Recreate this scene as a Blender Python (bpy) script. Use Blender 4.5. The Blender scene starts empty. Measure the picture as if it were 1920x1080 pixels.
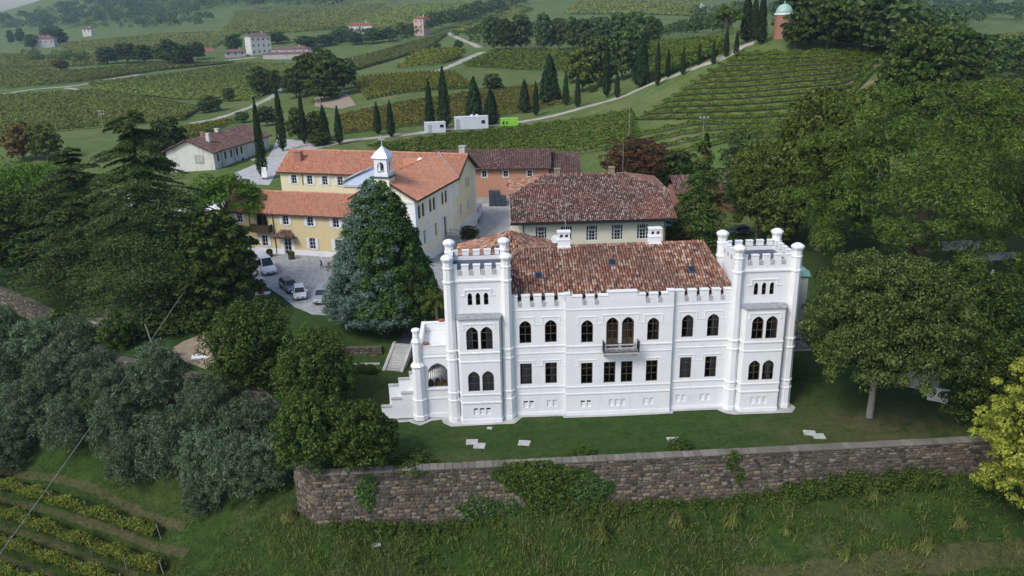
import bpy, bmesh, math, random
import numpy as np
from mathutils import Matrix, Vector
from mathutils.geometry import tessellate_polygon

sc = bpy.context.scene
COL = sc.collection
R = math.radians
random.seed(7)

# ------------------------------------------------------------------ camera
CAM_H, FPX, PITCH, ROLL = 37.0, 1500.0, R(18.882), R(1.387)
_c, _s = math.cos(ROLL), math.sin(ROLL)
_fwd = np.array([0, math.cos(PITCH), -math.sin(PITCH)])
_up0 = np.array([0, math.sin(PITCH), math.cos(PITCH)])
_r0 = np.array([1.0, 0, 0])
_cx = _c*_r0 - _s*_up0
_cy = _s*_r0 + _c*_up0
cam_d = bpy.data.cameras.new('camera'); cam = bpy.data.objects.new('camera', cam_d); COL.objects.link(cam)
m = Matrix.Identity(4)
for i in range(3):
    m[i][0], m[i][1], m[i][2] = _cx[i], _cy[i], -_fwd[i]
m[2][3] = CAM_H
cam.matrix_world = m
cam_d.sensor_width = 36.0; cam_d.lens = FPX/1920*36; cam_d.clip_end = 9000; cam_d.clip_start = 0.5
sc.camera = cam

# ------------------------------------------------------------------ light
SUN_EL, SUN_AZ = R(47), R(225)          # azimuth clockwise from +Y: behind the camera, to its left
world = bpy.data.worlds.new('World'); sc.world = world; world.use_nodes = True
wn = world.node_tree.nodes; wl = world.node_tree.links
bg = wn['Background']
sky = wn.new('ShaderNodeTexSky'); sky.sky_type = 'NISHITA'; sky.sun_disc = False
sky.sun_elevation = SUN_EL; sky.sun_rotation = SUN_AZ; sky.dust_density = 2.0
wl.new(sky.outputs[0], bg.inputs[0]); bg.inputs[1].default_value = 0.125
sun_d = bpy.data.lights.new('sun', 'SUN'); sun_d.energy = 1.4; sun_d.angle = R(16); sun_d.color = (1.0, 0.97, 0.92)
sun = bpy.data.objects.new('sun', sun_d); COL.objects.link(sun)
sd = Vector((math.sin(SUN_AZ)*math.cos(SUN_EL), math.cos(SUN_AZ)*math.cos(SUN_EL), math.sin(SUN_EL)))
sun.rotation_euler = sd.to_track_quat('Z', 'Y').to_euler()
sun.location = (-60, -60, 90)
vs = sc.view_settings
vs.view_transform = 'Standard'; vs.look = 'None'; vs.gamma = 1; vs.use_curve_mapping = False; vs.exposure = 0.6
sc.cycles.volume_bounces = 0
sc.cycles.max_bounces = 6; sc.cycles.diffuse_bounces = 2; sc.cycles.transparent_max_bounces = 8
sc.cycles.use_denoising = True

# ------------------------------------------------------------------ materials
def nodes(name):
    mt = bpy.data.materials.new(name); mt.use_nodes = True
    nt = mt.node_tree
    return mt, nt, nt.nodes, nt.links, nt.nodes['Principled BSDF']

def ramp(n, stops, interp='LINEAR'):
    r = n.new('ShaderNodeValToRGB'); r.color_ramp.interpolation = interp
    e = r.color_ramp.elements
    while len(e) < len(stops): e.new(0.5)
    for i, (p, c) in enumerate(stops):
        e[i].position = p; e[i].color = (*c, 1)
    return r

def noise(n, l, scale, detail=4, rough=.55, coord='Object', stretch=None):
    tc = n.new('ShaderNodeTexCoord'); t = n.new('ShaderNodeTexNoise')
    t.inputs['Scale'].default_value = scale; t.inputs['Detail'].default_value = detail; t.inputs['Roughness'].default_value = rough
    if stretch:
        mp = n.new('ShaderNodeMapping'); mp.inputs['Scale'].default_value = stretch
        l.new(tc.outputs[coord], mp.inputs[0]); l.new(mp.outputs[0], t.inputs['Vector'])
    else:
        l.new(tc.outputs[coord], t.inputs['Vector'])
    return t

def mix(n, l, fac, a, b, mode='MIX'):
    x = n.new('ShaderNodeMix'); x.data_type = 'RGBA'; x.blend_type = mode
    for s, v in ((0, fac), (6, a), (7, b)):
        if hasattr(v, 'is_output') or isinstance(v, bpy.types.NodeSocket): l.new(v, x.inputs[s])
        else: x.inputs[s].default_value = v if s == 0 else (*v, 1)
    return x.outputs[2]

def bump(n, l, b, height, strength, dist=.02):
    bp = n.new('ShaderNodeBump'); bp.inputs['Strength'].default_value = strength; bp.inputs['Distance'].default_value = dist
    l.new(height, bp.inputs['Height']); l.new(bp.outputs[0], b.inputs['Normal'])

def plain(name, col, rough=.7, metal=0.0, var=.12, scale=1.5, spec=.3):
    mt, nt, n, l, b = nodes(name)
    t = noise(n, l, scale)
    lo = tuple(c*(1-var) for c in col); hi = tuple(min(1, c*(1+var)) for c in col)
    r = ramp(n, [(.3, lo), (.7, hi)]); l.new(t.outputs[0], r.inputs[0]); l.new(r.outputs[0], b.inputs['Base Color'])
    b.inputs['Roughness'].default_value = rough; b.inputs['Metallic'].default_value = metal
    b.inputs['Specular IOR Level'].default_value = spec
    return mt

def plaster(name, col, dirt, amount=.35, streak=True):
    mt, nt, n, l, b = nodes(name)
    t1 = noise(n, l, .45, 6, .6); t2 = noise(n, l, 1.2, 5, .65, stretch=(1, 1, .12)) ; t3 = noise(n, l, 14, 3)
    r1 = ramp(n, [(.52, (0, 0, 0)), (.78, (1, 1, 1))]); l.new(t1.outputs[0], r1.inputs[0])
    r2 = ramp(n, [(.55, (0, 0, 0)), (.8, (1, 1, 1))]); l.new(t2.outputs[0], r2.inputs[0])
    mul = n.new('ShaderNodeMath'); mul.operation = 'MAXIMUM'; l.new(r1.outputs[0], mul.inputs[0]); l.new(r2.outputs[0], mul.inputs[1])
    m2 = n.new('ShaderNodeMath'); m2.operation = 'MULTIPLY'; m2.inputs[1].default_value = amount; l.new(mul.outputs[0], m2.inputs[0])
    l.new(mix(n, l, m2.outputs[0], col, dirt), b.inputs['Base Color'])
    b.inputs['Roughness'].default_value = .85; b.inputs['Specular IOR Level'].default_value = .2
    bump(n, l, b, t3.outputs[0], .25, .01)
    return mt

def island(name, stops, rough=.8, interp='LINEAR', patch=None, pscale=.35, pamt=.6, spec=.2, trans=0.0, objvar=0.0, plo=.42, phi=.62):
    """colour chosen piece by piece (each leaf, tile or stone), with broad patches over it"""
    mt, nt, n, l, b = nodes(name)
    g = n.new('ShaderNodeNewGeometry')
    r = ramp(n, stops, interp); l.new(g.outputs['Random Per Island'], r.inputs[0])
    col = r.outputs[0]
    if patch:
        t = noise(n, l, pscale, 3)
        pr = ramp(n, [(plo, (0, 0, 0)), (phi, (pamt,)*3)]); l.new(t.outputs[0], pr.inputs[0])
        col = mix(n, l, pr.outputs[0], col, patch)
    if objvar:
        oi = n.new('ShaderNodeObjectInfo'); hs = n.new('ShaderNodeHueSaturation')
        mp = n.new('ShaderNodeMapRange'); mp.inputs[3].default_value = 1-objvar; mp.inputs[4].default_value = 1+objvar
        l.new(oi.outputs['Random'], mp.inputs[0]); l.new(mp.outputs[0], hs.inputs['Value']); l.new(col, hs.inputs['Color'])
        mh = n.new('ShaderNodeMapRange'); mh.inputs[3].default_value = .5-objvar*.04; mh.inputs[4].default_value = .5+objvar*.04
        l.new(oi.outputs['Random'], mh.inputs[0]); l.new(mh.outputs[0], hs.inputs['Hue'])
        col = hs.outputs[0]
    l.new(col, b.inputs['Base Color'])
    b.inputs['Roughness'].default_value = rough; b.inputs['Specular IOR Level'].default_value = spec
    if trans:
        tr = n.new('ShaderNodeBsdfTranslucent'); l.new(col, tr.inputs[0])
        ms = n.new('ShaderNodeMixShader'); ms.inputs[0].default_value = trans
        out = n['Material Output']
        l.new(b.outputs[0], ms.inputs[1]); l.new(tr.outputs[0], ms.inputs[2]); l.new(ms.outputs[0], out.inputs[0])
    return mt

def leafmat(name, a, b_, c, trans=.16, objvar=.18, patch=None, pscale=.3, pamt=.5, **kw):
    return island(name, [(0, a), (.5, b_), (1, c)], .65, patch=patch, pscale=pscale, pamt=pamt, spec=.04, trans=trans, objvar=objvar, **kw)

def groundmat(name, base, second, dry, bare, fine=1.0, dryamt=.5, bareamt=.5):
    mt, nt, n, l, b = nodes(name)
    t1 = noise(n, l, .05, 5, .6); t2 = noise(n, l, .6*fine, 5, .65); t3 = noise(n, l, 9, 4, .7); t4 = noise(n, l, .11, 6, .6)
    r1 = ramp(n, [(.35, base), (.65, second)]); l.new(t2.outputs[0], r1.inputs[0])
    d = ramp(n, [(.5, (0,)*3), (.68, (dryamt,)*3)]); l.new(t1.outputs[0], d.inputs[0])
    c = mix(n, l, d.outputs[0], r1.outputs[0], dry)
    e = ramp(n, [(.56, (0,)*3), (.7, (bareamt,)*3)]); l.new(t4.outputs[0], e.inputs[0])
    c = mix(n, l, e.outputs[0], c, bare)
    f = ramp(n, [(.25, (.55,)*3), (.75, (1.25,)*3)]); l.new(t3.outputs[0], f.inputs[0])
    c = mix(n, l, 1.0, c, f.outputs[0], 'MULTIPLY')
    t5 = noise(n, l, 1.7, 6, .7); h = ramp(n, [(.3, (.68,)*3), (.7, (1.28,)*3)]); l.new(t5.outputs[0], h.inputs[0]); c = mix(n, l, 1.0, c, h.outputs[0], 'MULTIPLY')
    l.new(c, b.inputs['Base Color']); b.inputs['Roughness'].default_value = .95; b.inputs['Specular IOR Level'].default_value = .1
    bump(n, l, b, t3.outputs[0], .6, .08)
    return mt

M = {}
M['white'] = plaster('white_plaster', (.79, .80, .81), (.56, .57, .56), .45)
M['trim'] = plaster('white_trim', (.81, .82, .825), (.58, .59, .57), .4)
M['lead'] = plain('grey_lead', (.30, .31, .33), .55, .0, .25, 2.5)
M['leaddark'] = plain('dark_lead', (.07, .085, .115), .5, .0, .25, 2.5)
M['stonegrey'] = plain('weathered_grey_stone', (.42, .42, .41), .9, 0, .22, 2.2)
M['wood'] = plain('brown_window_wood', (.11, .075, .05), .55)
M['darkwood'] = plain('dark_brown_wood', (.07, .045, .03), .6)
M['iron'] = plain('dark_iron', (.035, .037, .04), .5, .4)
M['curtain'] = plain('pale_curtain', (.42, .42, .43), .9, 0, .2, 6)
M['darkroom'] = plain('unlit_interior_black', (.012, .011, .012), .9)  # near-black paint standing for the unlit depth behind openings
def glassmat():
    mt, nt, n, l, b = nodes('window_glass')
    tr = n.new('ShaderNodeBsdfTransparent'); tr.inputs[0].default_value = (.5, .52, .55, 1)
    gl = n.new('ShaderNodeBsdfGlossy'); gl.inputs['Roughness'].default_value = .06
    fr = n.new('ShaderNodeFresnel'); fr.inputs[0].default_value = 1.45
    ms = n.new('ShaderNodeMixShader'); l.new(fr.outputs[0], ms.inputs[0]); l.new(tr.outputs[0], ms.inputs[1]); l.new(gl.outputs[0], ms.inputs[2])
    l.new(ms.outputs[0], n['Material Output'].inputs[0])
    return mt
M['glass'] = glassmat()
M['darkglass'] = plain('dark_glass', (.02, .022, .026), .12, 0, .2, 1, .6)
M['tile_old'] = island('weathered_clay_tile', [(0, (.11, .06, .045)), (.22, (.21, .10, .07)), (.5, (.31, .145, .092)), (.68, (.37, .2, .135)), (.85, (.40, .27, .2)), (1, (.48, .38, .31))], .9, patch=(.15, .095, .078), pscale=.22, pamt=.6)
M['tile_light'] = island('faded_and_lit_clay_tile', [(0, (.12, .06, .045)), (.4, (.30, .14, .085)), (.8, (.42, .24, .16)), (1, (.5, .38, .3))], .9)  # pale tile; also the painted lit tone of the rear roof
M['tile_cream'] = island('mossy_clay_tile', [(0, (.07, .048, .042)), (.3, (.14, .08, .064)), (.55, (.2, .118, .093)), (.78, (.26, .185, .15)), (.92, (.33, .275, .24)), (1, (.42, .37, .33))], .9, patch=(.34, .11, .07), pscale=.16, pamt=.42)
M['tile_orange'] = island('new_orange_tile', [(0, (.46, .19, .11)), (.5, (.56, .25, .15)), (1, (.64, .33, .22))], .8, patch=(.52, .27, .18), pscale=.25, pamt=.5)
M['tile_brown'] = island('dull_brown_tile', [(0, (.10, .055, .048)), (.5, (.17, .09, .078)), (1, (.28, .19, .165))], .9, patch=(.13, .085, .08), pscale=.3)
M['underroof'] = plain('roof_underlay', (.06, .03, .022), .95)
M['yellow'] = plaster('yellow_plaster', (.68, .57, .32), (.52, .45, .28), .35)
M['cream'] = plaster('cream_plaster', (.76, .69, .46), (.66, .6, .44), .3)
M['ochre'] = plaster('pale_yellow_plaster', (.82, .78, .62), (.68, .65, .54), .3)
M['ivory'] = plaster('ivory_plaster', (.73, .69, .56), (.58, .55, .46), .3)
M['pink'] = plaster('salmon_plaster', (.56, .29, .185), (.46, .28, .2), .5)
M['oldwhite'] = plaster('stained_white_plaster', (.62, .61, .57), (.27, .27, .25), .8)
M['shutter'] = plain('white_shutter', (.74, .76, .77), .6, 0, .06)
M['metalroof'] = plain('pale_blue_metal_sheet', (.62, .68, .76), .35, .3, .08)
M['copper'] = plain('green_copper', (.16, .34, .29), .6, .1, .2, 2)
M['greytint'] = plaster('grey_render', (.40, .43, .42), (.25, .28, .26), .5)
M['concrete'] = plain('pale_concrete', (.42, .42, .41), .9, 0, .2, .8)
M['gravel'] = groundmat('pale_gravel', (.36, .37, .38), (.43, .44, .45), (.36, .34, .31), (.30, .29, .27), 1, .5, .4)
M['dirtroad'] = plain('pale_dirt_road', (.37, .345, .29), .95, 0, .25, .3)
M['carwhite'] = plain('white_car_paint', (.75, .76, .78), .22, 0, .02, 1, .6)
M['cargrey'] = plain('silver_car_paint', (.42, .44, .47), .25, .5, .03, 1, .6)
M['cardark'] = plain('dark_grey_car_paint', (.16, .18, .2), .25, .5, .03, 1, .6)
M['tyre'] = plain('black_rubber', (.02, .02, .02), .8)
M['hub'] = plain('wheel_hub', (.35, .36, .37), .4, .7)
M['lampglass'] = plain('headlamp_glass', (.7, .72, .75), .15, 0, .05, 1, .6)
M['red'] = plain('faded_red_paint', (.33, .03, .02), .5, 0, .2)
M['blackpl'] = plain('black_plastic', (.02, .022, .024), .5)
M['skin'] = plain('skin', (.45, .27, .19), .6)
M['navy'] = plain('navy_cloth', (.02, .025, .045), .9)
M['blackcloth'] = plain('black_cloth', (.018, .018, .02), .9)
M['whitecloth'] = plain('white_cloth', (.72, .73, .75), .9)
M['redcloth'] = plain('red_cloth', (.3, .04, .03), .9)
M['hair'] = plain('dark_hair', (.02, .014, .01), .7)
M['terracotta'] = plain('terracotta_pot', (.32, .12, .07), .9)
M['bark'] = plain('grey_brown_bark', (.11, .09, .07), .95, 0, .35, 4)
M['bark_pale'] = plain('pale_grey_bark', (.21, .20, .18), .95, 0, .3, 3)
M['pole'] = plain('pale_grey_pole', (.24, .235, .22), .9, 0, .2, 3)
M['wire'] = plain('pale_wire', (.26, .27, .27), .7)
M['container'] = plain('pale_container_paint', (.66, .70, .76), .5, 0, .05)
M['lime'] = plain('lime_green_paint', (.28, .62, .06), .5, 0, .06)
M['brick'] = plaster('pink_brick', (.34, .17, .125), (.26, .15, .12), .5)
M['palepink'] = plaster('pale_pink_plaster', (.52, .38, .33), (.45, .33, .28), .4)
M['redroof'] = plain('dull_red_roof', (.24, .095, .07), .9, 0, .3, .6)
M['verdigris'] = plain('verdigris_dome', (.34, .52, .46), .6, .1, .15, 1)
M['stone'] = island('rubble_stone', [(0, (.055, .047, .035)), (.25, (.10, .083, .059)), (.55, (.16, .13, .088)), (.8, (.2, .167, .115)), (1, (.26, .225, .17))], .95, objvar=.45)
M['stone_far'] = island('rubble_stone_far', [(0, (.045, .04, .033)), (.5, (.105, .088, .064)), (.85, (.155, .132, .10)), (1, (.24, .215, .175))], .95)
M['coping'] = island('coping_stone', [(0, (.13, .12, .10)), (1, (.22, .205, .18))], .9, objvar=.25)
M['mortar'] = plain('dark_mortar', (.11, .10, .088), .95, 0, .3, 3)
# foliage
M['lf_olive'] = leafmat('olive_leaves', (.032, .064, .026), (.085, .135, .066), (.21, .265, .16), objvar=.22)
M['lf_laurel'] = leafmat('dark_evergreen_leaves', (.016, .036, .008), (.04, .072, .015), (.12, .15, .032), objvar=.2)
M['lf_bushgreen'] = leafmat('bush_leaves', (.018, .042, .009), (.05, .088, .017), (.115, .15, .033), objvar=.15)
M['lf_bluecedar'] = leafmat('blue_cedar_needles', (.045, .085, .065), (.10, .16, .125), (.2, .28, .225), objvar=.05)
M['lf_ivy'] = leafmat('ivy_leaves', (.022, .055, .013), (.052, .11, .026), (.13, .205, .06), objvar=.1)
M['lf_cedar'] = leafmat('cedar_needles', (.015, .036, .012), (.05, .09, .024), (.13, .175, .055), objvar=.1)
M['lf_pine'] = leafmat('pine_needles', (.024, .054, .009), (.072, .125, .02), (.165, .24, .045), objvar=.06)
M['lf_brightpine'] = leafmat('bright_pine_needles', (.045, .10, .012), (.085, .17, .02), (.14, .24, .035), objvar=.1)
M['lf_oak'] = leafmat('holm_oak_leaves', (.026, .044, .010), (.068, .098, .024), (.15, .18, .056), objvar=.04)
M['lf_yellow'] = leafmat('yellow_green_leaves', (.12, .16, .02), (.27, .31, .04), (.42, .44, .09), objvar=.05)
M['lf_spruce'] = leafmat('spruce_needles', (.025, .065, .012), (.07, .13, .024), (.14, .2, .045), patch=(.2, .085, .03), pscale=.28, pamt=.6, objvar=.05, plo=.54, phi=.64)
M['lf_beech'] = leafmat('copper_beech_leaves', (.04, .022, .013), (.08, .042, .02), (.15, .08, .034), objvar=.05)
M['lf_autumn'] = leafmat('yellowing_leaves', (.04, .062, .012), (.09, .118, .022), (.17, .19, .042), objvar=.1)
M['lf_rust'] = leafmat('rusty_leaves', (.07, .056, .015), (.13, .095, .024), (.19, .135, .036), objvar=.15)
M['lf_cypress'] = leafmat('cypress_needles', (.009, .024, .009), (.022, .045, .016), (.05, .08, .028), objvar=.2)
M['lf_wood'] = leafmat('woodland_leaves', (.025, .05, .016), (.06, .098, .03), (.12, .165, .052), objvar=.25)
M['lf_vine'] = leafmat('vine_leaves', (.05, .095, .014), (.10, .15, .024), (.18, .22, .04), objvar=.1)
M['lf_vineyel'] = leafmat('yellowing_vine_leaves', (.055, .09, .013), (.13, .15, .024), (.29, .26, .045), objvar=.12)
M['lf_vinenear'] = leafmat('turning_vine_leaves', (.04, .08, .012), (.095, .13, .02), (.23, .215, .04), objvar=.1)
M['lf_vinered'] = leafmat('rusty_vine_leaves', (.09, .115, .022), (.165, .16, .034), (.235, .18, .05), objvar=.1)
M['lf_vinefar'] = leafmat('far_vine_leaves', (.10, .15, .032), (.16, .21, .046), (.23, .26, .07), objvar=.15, patch=(.16, .14, .05), pscale=.03, pamt=.4)
M['lf_grass'] = leafmat('tall_grass_blades', (.05, .09, .014), (.12, .16, .032), (.26, .26, .09), objvar=.1, patch=(.15, .14, .06), pscale=.18, pamt=.5)
M['lf_weed'] = leafmat('bank_weeds', (.03, .062, .01), (.06, .10, .018), (.11, .15, .035), objvar=.1)
M['lawn'] = groundmat('mown_lawn', (.032, .066, .015), (.048, .088, .022), (.085, .098, .036), (.14, .115, .065), 1, .5, .4)
M['bank'] = groundmat('rough_bank_grass', (.024, .052, .01), (.045, .08, .016), (.08, .09, .034), (.14, .12, .08), 1, .35, .45)
M['field'] = groundmat('field_grass', (.09, .14, .036), (.13, .18, .05), (.2, .2, .08), (.27, .23, .15), .4, .5, .45)
M['drygrass'] = groundmat('dry_trodden_grass', (.06, .075, .026), (.085, .085, .035), (.12, .10, .06), (.15, .12, .085), 1, .5, .5)
M['dryrow'] = groundmat('dry_bank_grass', (.2, .19, .075), (.26, .23, .1), (.3, .25, .14), (.14, .15, .055), 1, .5, .5)
M['soil'] = plain('dry_pale_soil', (.30, .24, .17), .95, 0, .25, 1.2)

# worn brown ground round the foot of the oak, in the lawn's own colour
nt = M['lawn'].node_tree; n, l = nt.nodes, nt.links
b = n['Principled BSDF']; old = b.inputs['Base Color'].links[0].from_socket
tc = n.new('ShaderNodeTexCoord'); vm = n.new('ShaderNodeVectorMath'); vm.operation = 'DISTANCE'; vm.inputs[1].default_value = (35, 66.2, 0)
mpn = n.new('ShaderNodeMapping'); mpn.inputs['Scale'].default_value = (.55, 1, 0); mpn.inputs['Location'].default_value = (15.75, 0, 0)
l.new(tc.outputs['Object'], mpn.inputs[0]); l.new(mpn.outputs[0], vm.inputs[0])
mr = n.new('ShaderNodeMapRange'); mr.inputs[1].default_value = 5.5; mr.inputs[2].default_value = 1.0; mr.inputs[3].default_value = 0; mr.inputs[4].default_value = 1
l.new(vm.outputs['Value'], mr.inputs[0]); tn = noise(n, l, .9, 5, .7); rr0 = ramp(n, [(.38, (0,)*3), (.62, (.8,)*3)]); l.new(tn.outputs[0], rr0.inputs[0])
mm = n.new('ShaderNodeMath'); mm.operation = 'MULTIPLY'; l.new(mr.outputs[0], mm.inputs[0]); l.new(rr0.outputs[0], mm.inputs[1])
l.new(mix(n, l, mm.outputs[0], old, (.14, .105, .06)), b.inputs['Base Color'])

# ------------------------------------------------------------------ mesh helpers
class MB:
    """collects shapes; build() links them as one mesh object"""
    def __init__(s): s.v = []; s.f = []; s.m = []
    def add(s, vs_, fs, mi=0):
        o = len(s.v); s.v.extend([tuple(map(float, p)) for p in vs_])
        for f in fs: s.f.append([i+o for i in f]); s.m.append(mi)
        return s
    def box(s, x0, x1, y0, y1, z0, z1, mi=0, mp=None):
        vs_ = [(x, y, z) for z in (z0, z1) for x, y in ((x0, y0), (x1, y0), (x1, y1), (x0, y1))]
        if mp: vs_ = [mp(*p) for p in vs_]
        return s.add(vs_, [(3, 2, 1, 0), (4, 5, 6, 7), (0, 1, 5, 4), (1, 2, 6, 5), (2, 3, 7, 6), (3, 0, 4, 7)], mi)
    def prism(s, pts, z0, z1, mi=0, mp=None, top=None):
        n = len(pts); tp = top or pts
        vs_ = [(x, y, z0) for x, y in pts]+[(x, y, z1) for x, y in tp]
        if mp: vs_ = [mp(*p) for p in vs_]
        fs = [tuple(range(n))[::-1], tuple(range(n, 2*n))]+[(i, (i+1) % n, (i+1) % n+n, i+n) for i in range(n)]
        return s.add(vs_, fs, mi)
    def lathe(s, prof, n=8, cx=0, cy=0, mi=0, ph=0.0, sx=1, sy=1):
        vs_ = []; fs = []
        for r, z in prof:
            for k in range(n):
                a = ph+2*math.pi*k/n; vs_.append((cx+r*sx*math.cos(a), cy+r*sy*math.sin(a), z))
        for j in range(len(prof)-1):
            for k in range(n):
                a, b = j*n+k, j*n+(k+1) % n; fs.append((a, b, b+n, a+n))
        fs.append(tuple(range(n))[::-1]); fs.append(tuple(range(len(vs_)-n, len(vs_))))
        return s.add(vs_, fs, mi)
    def tube(s, pts, rad, n=5, mi=0):
        pts = [Vector(p) for p in pts]; rs = rad if isinstance(rad, (list, tuple)) else [rad]*len(pts)
        vs_ = []; fs = []
        for i, p in enumerate(pts):
            d = (pts[min(i+1, len(pts)-1)]-pts[max(i-1, 0)]).normalized()
            u = d.cross(Vector((0, 0, 1)) if abs(d.z) < .9 else Vector((1, 0, 0))).normalized(); w = d.cross(u)
            for k in range(n):
                a = 2*math.pi*k/n; vs_.append(p+u*(math.cos(a)*rs[i])+w*(math.sin(a)*rs[i]))
        for j in range(len(pts)-1):
            for k in range(n):
                a, b = j*n+k, j*n+(k+1) % n; fs.append((a, b, b+n, a+n))
        fs.append(tuple(range(n))[::-1]); fs.append(tuple(range(len(vs_)-n, len(vs_))))
        return s.add(vs_, fs, mi)
    def panel(s, outline, holes, mp, reveal=.25, mi=0):
        """a wall face with real openings and their reveals; mp(u, v, d) places it"""
        polys = [[Vector((u, v, 0)) for u, v in outline]]+[[Vector((u, v, 0)) for u, v in h] for h in holes]
        tris = tessellate_polygon(polys)
        flat = [p for pl in polys for p in pl]
        s.add([mp(p.x, p.y, 0) for p in flat], [tuple(t) for t in tris], mi)
        for h in holes:
            n = len(h)
            s.add([mp(u, v, 0) for u, v in h]+[mp(u, v, reveal) for u, v in h], [(i, (i+1) % n, (i+1) % n+n, i+n) for i in range(n)], mi)
        return s
    def build(s, name, mats, parent=None, loc=None, rotz=None, smooth=False, kind=None):
        me = bpy.data.meshes.new(name); me.from_pydata(s.v, [], s.f)
        for mt in (mats if isinstance(mats, (list, tuple)) else [mats]): me.materials.append(M[mt] if isinstance(mt, str) else mt)
        if any(s.m): me.polygons.foreach_set('material_index', s.m)
        if smooth: me.polygons.foreach_set('use_smooth', [True]*len(me.polygons))
        me.update()
        return link(name, me, parent, loc, rotz, kind)

def link(name, me, parent=None, loc=None, rotz=None, kind=None):
    o = bpy.data.objects.new(name, me); COL.objects.link(o)
    if parent: o.parent = parent
    if loc is not None: o.location = loc
    if rotz is not None: o.rotation_euler = (0, 0, rotz)
    if kind: o['kind'] = kind
    return o

def tag(o, label, cat=None, group=None, kind=None):
    if label: o['label'] = label
    if cat: o['category'] = cat
    if group: o['group'] = group
    if kind: o['kind'] = kind
    return o

def thing(name, label, cat, loc=(0, 0, 0), rotz=0.0, group=None):
    o = bpy.data.objects.new(name, None); COL.objects.link(o); o.empty_display_size = .5
    o.location = loc; o.rotation_euler = (0, 0, rotz)
    return tag(o, label, cat, group)

def copy_tree(o, kids, parent=None):
    c = o.copy(); COL.objects.link(c)
    if parent: c.parent = parent
    for ch in kids.get(o.name, ()): copy_tree(ch, kids, c)
    return c

def kids_of(root):
    d = {}
    for o in bpy.data.objects:
        if o.parent: d.setdefault(o.parent.name, []).append(o)
    return d

def fastmesh(name, V, F, mats, mi=None):
    """mesh from numpy arrays; F is (n,3) or (n,4)"""
    V = np.asarray(V, np.float32); F = np.asarray(F, np.int32); k = F.shape[1]
    me = bpy.data.meshes.new(name)
    me.vertices.add(len(V)); me.vertices.foreach_set('co', V.ravel())
    me.loops.add(F.size); me.loops.foreach_set('vertex_index', F.ravel())
    me.polygons.add(len(F)); me.polygons.foreach_set('loop_start', np.arange(0, F.size, k, dtype=np.int32))
    if mi is not None: me.polygons.foreach_set('material_index', np.asarray(mi, np.int32))
    for mt in (mats if isinstance(mats, (list, tuple)) else [mats]): me.materials.append(M[mt])
    me.update(calc_edges=True); me.validate()
    return me

# ------------------------------------------------------------------ the lie of the land
def ray(px, py):
    a, b = px-960, py-540
    ix, iy = a*_c-b*_s, a*_s+b*_c
    return _fwd*FPX+_r0*ix-_up0*iy
def at_y(px, py, y):
    d = ray(px, py); t = y/d[1]; return (d[0]*t, y, CAM_H+d[2]*t)
def at_z(px, py, z):
    d = ray(px, py); t = (z-CAM_H)/d[2]; return (d[0]*t, d[1]*t, z)

FAR = [(40,26,2300),(75,17,2350),(200,-35,2300),(500,-60,2100),(800,-45,1900),(1100,-25,1700),(1400,-10,1600),(1700,-2,2600),(1900,-8,2200),
(20,58,1400),(250,48,1250),(480,30,1150),(600,8,1300),(850,3,1150),(1000,2,1000),
(30,95,850),(100,88,860),(250,72,900),(400,70,820),(480,102,600),(420,118,560),(600,112,570),(560,60,760),(700,58,730),(800,66,640),
(300,150,440),(100,150,460),(20,185,370),(160,165,400),(400,190,330),(550,205,285),(100,240,262),(350,240,258),(640,150,360),
(750,115,440),(900,118,395),(1020,118,385),(760,165,300),(930,92,450),(1000,88,455),(1150,130,330),(870,205,262),(960,40,760),(1250,30,680),(1300,55,560),
(640,267,206),(740,254,213),(830,243,218),(960,231,226),(1080,204,234),(1160,184,232),(1240,150,230),(1310,120,225),(1390,86,217),(1465,74,210),
(1400,102,210),(1600,97,203),(1300,172,200),(1600,182,178),(1200,232,196),(1640,240,158),(1160,285,180),(1350,300,163),(1500,272,160),
(1560,70,225),(1760,130,270),(1850,155,240),(1900,105,360),(1900,62,520),(1700,70,420),(1800,22,950),(1900,200,190),(1400,45,330),(1300,90,280)]
far = [at_y(*a) for a in FAR]+[(-2300,3200,20),(-900,3300,60),(0,3300,50),(900,3300,40),(-1500,2500,75)]
plat = [(-17,60,.2),(0,61,.1),(20,62,.1),(40,63,.1),(-10,75,0),(10,70,0),(30,72,.1),(45,72,.3),(10,85,.6),(30,90,1.2),(50,85,1.5),(-22,72,.2),(-14,81,.2),
(-26,92,2.7),(-14,88,2.4),(-28,100,2.5),(-20,105,2.3),(-34,117,2.2),(-45,122,2.0),(-26,114,2.2),(-12,118,1.4),(-6,140,1.3),(-5,148,2.6),(6,148,2.9),(0,115,1.2),(0,100,1.2),(25,112,2.6),(26,130,3),(15,125,2.5),
(-40,95,2.4),(-50,100,2.3),(-65,110,2.2),(-35,84,1.2),(-30,78,.6),(-48,88,1.2),(-60,130,2.4),(-80,140,3),(-45,150,4),(-67,184,5),(-58,197,5.3),(-40,175,5.5),(-20,180,5),(-95,190,3),
(40,105,2.6),(65,108,3),(50,125,3),(45,150,4),(80,125,4),(20,165,4.5),(80,90,2),(-100,130,1),(100,160,8)]
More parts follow.
